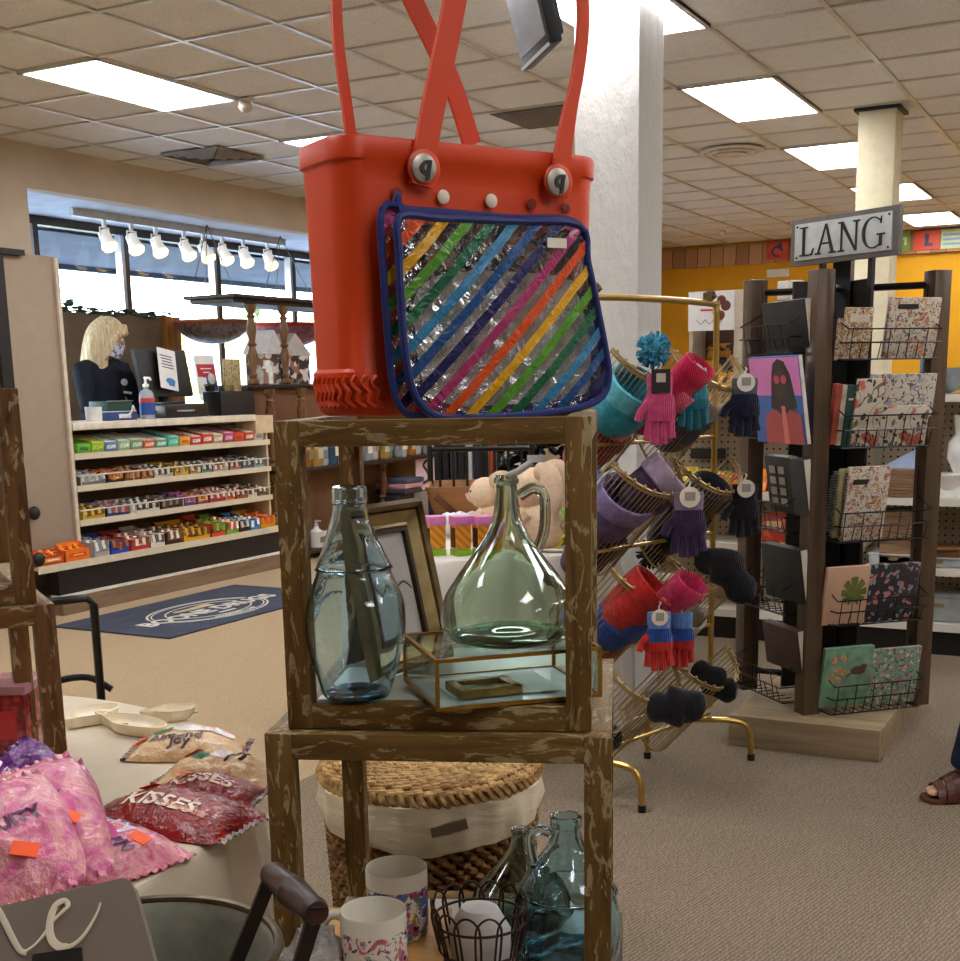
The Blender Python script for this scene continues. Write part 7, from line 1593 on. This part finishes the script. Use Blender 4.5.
# sign standing in the tub: the end of a script word on a taupe board
sp = [atd(152, 975, 1.16), atd(-60, 1010, 1.16)]
tl, tr, brr = atd(-40, 913, 1.20), atd(124, 877, 1.20), atd(158, 975, 1.15)
xv = (tr-tl).normalized(); dn = (brr-tr); yvv = -(dn-xv*dn.dot(xv)).normalized(); zv = xv.cross(yvv); 
Msn = MX(((xv.x, yvv.x, zv.x, tr.x), (xv.y, yvv.y, zv.y, tr.y), (xv.z, yvv.z, zv.z, tr.z), (0, 0, 0, 1)))
sg = thing('script_sign', 'taupe board with cream script lettering leaning in the metal tub', 'sign', (tr.x, tr.y, uz+.01))
def loc(px, py):
    d = ray(px, py); t = (tr-O).dot(zv)/d.dot(zv); p = O+d*t; q = Msn.inverted() @ p; return (q.x, q.y)
rc = [loc(122, 878), loc(128, 880), loc(133, 886), loc(136, 895), loc(146, 930), loc(158, 975), loc(-70, 1010), loc(-66, 925), loc(-40, 915), loc(40, 897), loc(100, 883)]
g = G(); g.prism(rc, -.012, 0, Msn); obj('board', g, mat('#7d7064', .5, 0, .4, .03, 6), sg)
def stroke(pts, w0):
    P = catmull([(*loc(x, y), .0012) for x, y in pts], 6)
    return P
g = G()
for pts, w0, w1 in (([(-12, 905), (-3, 909), (4, 920), (12, 936), (20, 950), (27, 953)], .0042, .0030), ([(24, 953), (35, 946), (45, 934), (53, 922), (63, 912), (69, 906), (68, 902)], .0013, .0018), ([(69, 905), (65, 901), (57, 905), (52, 915), (50, 930), (53, 941), (60, 947), (67, 948)], .0026, .0046), ([(64, 948), (74, 945), (84, 936), (93, 922), (98, 912), (101, 903)], .0030, .0010)):
    P = [Msn @ p for p in stroke(pts, 0)]; g.tube(P, lambda u, a=w0, b=w1: a+(b-a)*sin(pi*.5*u), 6, flat=.0012, up=zv)
obj('script_letters', g, mat('#e0d4ba', .6), sg)
g = G(); g.prism([loc(34, 955), loc(82, 948), loc(84, 975), loc(30, 982)], .003, 0, Msn); obj('black_clip', g, black, sg)

# ================================================================ SECURITY MONITOR hanging by the column
tm = thing('hanging_monitor', 'small black monitor with a grey screen hanging by the white column', 'monitor', tuple(atd(545, 30, 3.4)))
D = 3.4; c1_, c2_ = atd(521, 62, D), atd(547, 33, D*.925); c2_.z = c1_.z
xm = (c2_-c1_); wm_ = xm.length; xm.normalize(); zm = V((xm.y, -xm.x, 0))
if zm.dot(-rgt) < 0: zm = -zm
ym = (V((0, 0, 1))*cos(R(14))+zm*sin(R(14))).normalized(); zm = xm.cross(ym)
if zm.dot(-rgt) < 0: zm = -zm
Mm = MX(((xm.x, ym.x, zm.x, c1_.x), (xm.y, ym.y, zm.y, c1_.y), (xm.z, ym.z, zm.z, c1_.z), (0, 0, 0, 1)))
hm2 = .36
g = G(); g.box2((-.012, -.022, -.034), (wm_+.012, hm2, 0), M=Mm, bev=.006); g.box2((.02, -.0, -.055), (wm_-.02, hm2-.05, -.034), M=Mm, bev=.01); obj('body', g, mat('#1a1a1a', .35), tm)
g = G(); g.box2((.006, .004, .0), (wm_-.006, hm2-.015, .002), M=Mm); obj('screen', g, mat('#8f9298', .12, 0, .6), tm)
g = G(); g.box2((-.006, -.024, .0), (wm_+.004, -.016, .004), M=Mm); obj('trim_line', g, mat('#b5b8bc', .3, .5), tm)
tp_ = Mm @ V((wm_/2, hm2-.08, -.09)); g = G(); g.tube([tp_, tp_+V((0, 0, .12)), V((tp_.x, tp_.y, CH))], .02, 8); obj('mount', g, mat('#2a2a2a', .4), tm)
g = G(); q0 = Mm @ V((wm_, .1, -.05)); g.tube(catmull([q0, q0+rgt*.04+V((0, 0, -.01)), q0+rgt*.08+V((0, 0, .10)), q0+rgt*.07+V((0, 0, .5))]), .003, 5); obj('cable', g, black, tm)
# ================================================================ PEOPLE
skin = mat('#c99a80', .55, 0, .35, .05, 20)
def remesh(o, vox, smooth=3):
    md = o.modifiers.new('join', 'REMESH'); md.mode = 'VOXEL'; md.voxel_size = vox; md.use_smooth_shade = True
    if smooth: s = o.modifiers.new('soften', 'SMOOTH'); s.factor = .5; s.iterations = smooth
    return o
def hand(g, w, d, n, side, s=1.0, curl=.35):
    """palm + five fingers: w wrist point, d pointing direction, n back-of-hand normal"""
    w, d, n = V(w), V(d).normalized(), V(n); n = (n-d*n.dot(d)).normalized(); l = n.cross(d)*side
    rot = MX((d, l, n)).transposed()
    g.ball(w+d*.045*s, (.052*s, .040*s, .016*s), 12, 8, rot=rot); g.tube([w-d*.02*s, w+d*.03*s], .024*s, 10)
    for k, (o_, L) in enumerate(((-.028, .060), (-.010, .070), (.010, .074), (.028, .066))):
        b = w+d*.082*s+l*o_*s; m = b+d*L*.45*s-n*curl*.018*s; e = m+d*L*.42*s-n*curl*.045*s; g.tube([b-d*.02*s, b, m, e], lambda u: (.0098-.0024*u)*s, 8); g.ball(e, .0074*s, 8, 6)
    b = w+d*.03*s+l*.034*s; m = b+d*.028*s+l*.018*s-n*.010*s; e = m+d*.026*s+l*.004*s-n*.014*s; g.tube([b-l*.012*s, b, m, e], lambda u: (.0115-.003*u)*s, 8); g.ball(e, .0084*s, 8, 6)
def person(name, lab, loc, rz, J, s, sleeves, legs_c, feet_fn=None, gender_w=1.0):
    """J: joints in local coordinates, facing +X"""
    t = thing(name, lab, 'person', loc, rz)
    g = G(); hc = V(J['head']); look = V(J['look']).normalized(); upv = V((0, 0, 1)); up_ = (upv-look*look.z).normalized(); lat = up_.cross(look); rot = MX((look, lat, up_)).transposed()
    P = lambda x, y, z: hc+rot @ (V((x, y, z))*s)
    g.ball(P(-.01, 0, .02), (.098*s, .076*s, .10*s), 20, 14, rot=rot); g.ball(P(.02, 0, -.045), (.068*s, .060*s, .075*s), 18, 12, rot=rot)
    g.tube([P(.082, 0, .02), P(.103, 0, -.022), P(.086, 0, -.032)], .013*s, 8); g.ball(P(.083, 0, -.062), (.014*s, .026*s, .009*s), 10, 6, rot=rot); g.ball(P(.072, 0, -.098), (.024*s, .028*s, .02*s), 10, 6, rot=rot)
    for k in (-1, 1): g.ball(P(-.01, k*.078, -.005), (.018*s, .009*s, .03*s), 10, 8, rot=rot); g.ball(P(.070, k*.030, .018), (.012*s, .018*s, .008*s), 8, 6, rot=rot)
    nb = V(J['neck']); g.tube([nb+V((0, 0, -.05))*s, (nb+hc)/2+V((-.01, 0, 0))*s, P(-.015, 0, -.06)], .052*s, 12)
    # bare body under the clothes keeps it one continuous figure
    pel = V(J['pelvis']); g.tube([pel, (pel+nb)/2, nb+V((0, 0, -.06))*s], .09*s, 12)
    for k in 'LR':
        sh, el, wr = V(J['sh'+k]), V(J['el'+k]), V(J['wr'+k]); g.tube([nb+V((0, 0, -.05))*s, sh, el, wr], lambda u: (.045-.020*u)*s, 10)
        hd = V(J.get('hd'+k, wr-el)); hand(g, wr, hd, V(J.get('hn'+k, (0, 0, 1))), 1 if k == 'L' else -1, s)
        hp, kn_, an = V(J['hip'+k]), V(J['kn'+k]), V(J['an'+k]); g.tube([pel, hp, kn_, an], lambda u: (.085-.045*u)*s, 10)
        toe = V(J['toe'+k]); fd = (toe-an); fd.z = 0; fd.normalize(); g.tube([an+V((0, 0, .02))*s, an+V((0, 0, -.045))*s, an+fd*.08*s+V((0, 0, -.045))*s, toe], lambda u: (.034-.010*u)*s, 10, up=(0, 0, 1), flat=None)
        lf = V((0, 0, 1)).cross(fd)
        for q in range(5): e = toe+fd*(.018-.004*abs(q-1))*s+lf*(q-2)*.015*s*(-1 if k == 'L' else 1); g.ball(e+V((0, 0, -.006*s)), (.014*s, .009*s, .009*s), 8, 6, rot=MX((fd, lf, V((0, 0, 1)))).transposed())
    o = obj('body', g, skin, t, False); remesh(o, .0065*s, 2)
    for k in (-1, 1):
        e = G(); e.ball(P(.079, k*.031, .017), .0095*s, 10, 8); obj('eye', e, mat('#e4e0da', .2), t, False); e = G(); e.ball(P(.0865, k*.031, .016), .0048*s, 8, 6); obj('iris', e, mat('#2c2a2a', .2), t, False)
        e = G(); e.tube([P(.083, k*.016, .038), P(.086, k*.032, .043), P(.076, k*.048, .038)], .0035*s, 6); obj('eyebrow', e, mat('#6a5238', .8), t, False)
    # clothing
    g = G(); el_ = lambda c, a, b: [(c[0]+a*cos(q), c[1]+b*sin(q), c[2]) for q in [2*pi*i/24 for i in range(24)]]
    px_, pz = pel.x, pel.z; nx, nz = nb.x, nb.z; L = lambda u: (px_+(nx-px_)*u, pel.y+(nb.y-pel.y)*u, pz+(nz-pz)*u)
    sw = (V(J['shL'])-V(J['shR'])).length/2
    g.rings([el_(L(u), a*s, b*s*gender_w) for u, a, b in ((-.10, .125, .17), (.1, .128, .168), (.4, .12, .155), (.7, .128, .172), (.88, .105, .165), (.97, .07, .09), (1.02, .058, .064))], 0)
    for k in 'LR':
        sh, el, wr = V(J['sh'+k]), V(J['el'+k]), V(J['wr'+k]); g.tube([V(L(.82)), V(L(.9))*.35+sh*.65, sh, (sh+el)/2, el, (el+wr)/2, wr-(wr-el).normalized()*.015*s], lambda u: (.078-.036*u)*s, 12)
    o = obj('sweater', g, sleeves, t, False); remesh(o, .010*s, 4)
    g = G(); g.ball(pel+V((0, 0, -.02*s)), (.118*s, .165*s, .13*s), 18, 12)
    for k in 'LR':
        hp, kn_, an = V(J['hip'+k]), V(J['kn'+k]), V(J['an'+k]); g.tube([pel, hp, (hp+kn_)/2, kn_, (kn_+an)/2, an+V((0, 0, .012*s))], lambda u: (.105-.045*u)*s, 14)
    o = obj('trousers', g, legs_c, t, False); remesh(o, .012*s, 4)
    return t, P, rot
s = 1.12
PX = -7.05; hp_ = onx(108, 349, PX)
zs = hp_.z-1.565*s+.10
def S(x, y, z): return (x*s, y*s, z*s)
J = dict(head=S(.09, .02, 1.545), look=(.72, .62, -.42), neck=S(.03, 0, 1.40), pelvis=S(0, 0, .90), shL=S(.02, .185, 1.345), shR=S(.02, -.185, 1.345), elL=S(.10, .25, 1.09), elR=S(.10, -.24, 1.09), wrL=S(.32, .10, 1.03), wrR=S(.31, -.14, 1.02),
         hipL=S(0, .09, .88), hipR=S(0, -.09, .88), knL=S(.02, .10, .48), knR=S(.02, -.10, .48), anL=S(0, .10, .07), anR=S(0, -.10, .07), toeL=S(.15, .12, .022), toeR=S(.15, -.12, .022))
navyk = mat('#22252e', .85, 0, .2, .10, 9)
clerk, P, rot = person('person', 'blonde cashier in a dark sweater and a patterned face mask behind the counter', (PX-.06, hp_.y-.04, zs), 0, J, s, navyk, mat('#1c1d22', .9))
g = G(); g.box2((-7.45, 6.6, 0), (-7.03, 8.3, zs)); solo('duckboard', g, mat('#3a3530', .8), 'raised dark floor step behind the counter', 'step')
hair = NT('blonde_hair'); n = hair.noise(hair.coord('Object', (70, 70, 5)), 1, 3); hair.color(hair.ramp(n, [(.3, '#a88c64'), (.55, '#d6c09a'), (.75, '#ecdfc2')])); hair = hair.set(.5, spec=.4)
g = G(); g.ball(P(-.022, 0, .040), (.105*s, .090*s, .100*s), 22, 14, rot=rot)
for i in range(30):
    a = -2.5+5.0*i/29; a_ = a+pi; bx, by = -.03+.085*cos(a_), .088*sin(a_); 
    if bx > .045: continue
    p0, p1 = P(bx*.7, by*.7, .11), P(bx*1.05-.012, by*1.08, .02); p2 = P(bx-.02, by*1.14, -.09); dz = .24+.03*sin(i*1.7)
    p3 = p2+V((-.02-.02*(bx < 0), by*.10, -dz*.55))*s; g.tube(catmull([p0, p1, p2, p3], 4), lambda u: (.022-.006*u)*s, 8)
for k in (-1, 1): g.tube(catmull([P(.06, k*.01, .115), P(.075, k*.05, .075), P(.045, k*.080, .02), P(.035, k*.088, -.06), P(.02, k*.085, -.14)], 4), .018*s, 8)
g.tube(catmull([P(.06, -.03, .10), P(.088, -.01, .075), P(.080, .04, .068)], 4), .017*s, 8)
o = obj('hair', g, hair, clerk, False); remesh(o, .008, 1)
m = NT('mask_print'); v = m.n.new('ShaderNodeTexVoronoi'); v.inputs['Scale'].default_value = 38; m.link(m.coord(), v.inputs['Vector']); m.color(m.ramp(v.outputs['Distance'], [(.25, '#3a3c58'), (.4, '#b0b2c4'), (.7, '#d8d8e0')]))
g = G(); g.grid(lambda u, v: tuple(P(.108*cos((u-.5)*2.5)-.002+.012*(1-abs(2*v-1)), .082*sin((u-.5)*2.5), -.010-.095*v)), 18, 10); g.grid(lambda u, v: tuple(P(.102*cos((u-.5)*2.5)-.002+.012*(1-abs(2*v-1)), .078*sin((u-.5)*2.5), -.010-.095*v)), 18, 10, flip=True)
obj('face_mask', g, m.set(.8), clerk, False)
for k in (-1, 1): g = G(); g.tube([P(.02, k*.079, -.02), P(-.015, k*.085, .01), P(-.02, k*.085, -.03), P(.015, k*.078, -.085)], .0025, 5); obj('mask_loop', g, mat('#dcdcdc', .6), clerk, False)
c = V(S(.155, .06, 1.255)); g = G(); g.ball(c, (.006, .036, .026), 14, 8); obj('name_badge', g, mat('#dedcd8', .4), clerk, False)
g = G(); g.box(V(S(.150, .09, 1.185)), (.006, .085, .016), rot=MX.Rotation(R(-6), 3, 'X')); obj('chest_logo', g, mat('#cfd2d6', .5), clerk, False)
g = G(); g.box(V(S(.33, .02, 1.075)), (.10, .22, .012), rot=MX.Rotation(R(-18), 3, 'Y'))
tk = solo('tablet', G().box(V((PX-.06, hp_.y-.04, zs))+V(S(.40, .10, 1.04)), (.13, .20, .012), bev=.004, rot=MX.Rotation(R(-16), 3, 'Y')), black, 'black tablet in front of the cashier', 'tablet')
# shopper at the edge of the view
s2 = 1.10; f = onz(925, 800, 0)
def S2(x, y, z): return (x*s2, y*s2, z*s2)
J2 = dict(head=S2(-.27, 0, 1.575), look=(.95, .1, -.12), neck=S2(-.30, 0, 1.42), pelvis=S2(-.25, 0, .90), shL=S2(-.30, .17, 1.36), shR=S2(-.30, -.17, 1.36), elL=S2(-.36, .23, 1.08), elR=S2(-.36, -.23, 1.08), wrL=S2(-.27, .23, .84), wrR=S2(-.27, -.23, .84),
          hipL=S2(-.25, .085, .88), hipR=S2(-.25, -.085, .88), knL=S2(-.06, .095, .48), knR=S2(-.22, -.095, .48), anL=S2(.025, .10, .085), anR=S2(-.42, -.10, .085), toeL=S2(.125, .125, .038), toeR=S2(-.27, -.13, .038), hdL=(.1, 0, -1), hdR=(.1, 0, -1), hnL=(0, 1, 0), hnR=(0, -1, 0))
fz = R(196); fwd2 = V((cos(fz), sin(fz), 0)); lt2 = V((-fwd2.y, fwd2.x, 0)); toeL = V(J2['toeL']); off = f-fwd2*(toeL.x+.03)-lt2*toeL.y
sh_, P2, rot2 = person('person', 'shopper cut off by the edge of the view, in dark jeans and brown strapped sandals', (off.x, off.y, .0), fz, J2, s2, mat('#5a4a52', .9), mat('#1f2638', .9, 0, .15, .12, 30))
brown = mat('#4a2216', .4, 0, .5, .1, 30); cork = mat('#5d3a24', .7)
for k in 'LR':
    an, toe = V(J2['an'+k]), V(J2['toe'+k]); fd = toe-an; fd.z = 0; Lf = fd.length; fd.normalize(); lf = V((0, 0, 1)).cross(fd); h0 = V((an.x, an.y, 0))-fd*.055*s2
    Ms = MX(((fd.x, lf.x, 0, h0.x), (fd.y, lf.y, 0, h0.y), (0, 0, 1, 0), (0, 0, 0, 1))); FL = Lf+.055*s2+.045
    out = [(FL*x, y*s2) for x, y in ((0, 0), (.03, .026), (.15, .034), (.45, .034), (.75, .050), (.92, .042), (1, .01), (.99, -.02), (.9, -.044), (.72, -.048), (.45, -.034), (.15, -.034), (.03, -.026))]
    g = G(); g.prism(out, .016, 0, Ms, bev=.003); o = obj('sandal_sole', g, cork, sh_, False); o['label'] = 'brown sandal sole'
    g = G(); hh = lambda x: .105*s2-.075*s2*min(1, max(0, (x-.30)/.62))
    for x in (.50, .62, .76):
        w_ = .047*s2; g.ribbon([Ms @ V((FL*x, w_*cos(q)*1.04, .012+max(0, sin(q))*(hh(x)-.008))) for q in [pi*i/14 for i in range(15)]], .026, .005, (fd.x, fd.y, .0)) if False else g.rings([[tuple(Ms @ V((FL*x+dx, w_*cos(q)*(1.06+e), .010+sin(q)*(hh(x)-.5*dx+e*.05)))) for q in [pi*i/16 for i in range(17)]] for dx, e in ((-.013, 0), (-.013, .10), (.013, .10), (.013, 0))], 0, False, (False, False), False, None, True)
    obj('sandal_strap', g, brown, sh_, False)
    g = G(); g.box(Ms @ V((FL*.62, -.05*s2, .045)), (.016, .006, .014)); obj('buckle', g, mat('#b5a58a', .3, .8), sh_, False)
g = G(); g.ball(P2(-.02, 0, .035), (.108*s2, .090*s2, .100*s2), 20, 12, rot=rot2)
for i in range(22):
    a_ = pi-2.1+4.2*i/21; bx, by = -.03+.085*cos(a_), .088*sin(a_); g.tube(catmull([P2(bx*.7, by*.7, .10), P2(bx*1.05, by*1.05, .02), P2(bx-.015, by*1.08, -.10)], 4), .02*s2, 8)
o = obj('hair', g, mat('#3a2a20', .5, 0, .4, .2, 60), sh_, False); remesh(o, .008, 1)
# ================================================================ pieces of parts go one level deeper
NEST = {'button_letter': 'button', 'printed_name': ('tray', 'wrapper'), 'price_sticker': 'wrapper', 'tag_print': 'paper_tag', 'foot_cap': 'foot', 'buckle': 'sandal_strap', 'iris': 'eye',
        'mask_loop': 'face_mask', 'printed_script': 'mount', 'screw': 'sign_board', 'lettering': 'sign_plate', 'label_band': 'label', 'printed_text': 'sheet', 'spiral': 'notepad', 'printed_mark': 'leaflet',
        'cover_label': 'cover', 'printed_leaf': 'cover', 'printed_bird': 'cover', 'printed_blossom': 'cover', 'cut_out': 'cover', 'printed_hair': 'cover', 'printed_face': 'cover', 'printed_glasses': 'cover', 'printed_top': 'cover', 'printed_neck': 'cover', 'pink_ground': 'cover',
        'hanger_hook': 'garment', 'nose': 'head', 'ear_tag': 'ear', 'printed_label': 'wrapper', 'printed_bat': 'wrapper', 'printed_sweet': 'header_board', 'printed_line': 'header_board', 'printed_scroll': 'header_board', 'printed_panel': ('carton', 'wrapper'), 'printed_picture': ('sheet', 'tile', 'wrapper'),
        'mullion_cover': 'window_frame', 'chest_logo': 'sweater', 'name_badge': 'sweater', 'latch': 'bin', 'script_letters': 'board', 'trim_line': 'body', 'black_clip': 'board', 'raised_script': 'dish', 'wooden_grip': 'handle_strap', 'window': 'carton', 'base_band': 'carton', 'cross_brace': 'side_board', 'paper_slot': 'body', 'easel_leg': 'backing', 'badge_motto': 'mat_base', 'tag': 'body', 'print': 'body'}
def _stem(n): return n.split('.')[0]
def _mid(o):
    v = [p for p in o.bound_box]; return V((sum(p[0] for p in v)/8, sum(p[1] for p in v)/8, sum(p[2] for p in v)/8))
for root in [o for o in bpy.data.objects if o.parent is None and o.children]:
    kids = list(root.children)
    for c in kids:
        want = NEST.get(_stem(c.name))
        if not want: continue
        if isinstance(want, str): want = (want,)
        for w_ in want:
            cand = [k for k in kids if k is not c and _stem(k.name) == w_]
            if cand:
                m_ = _mid(c); c.parent = min(cand, key=lambda k: (_mid(k)-m_).length); break
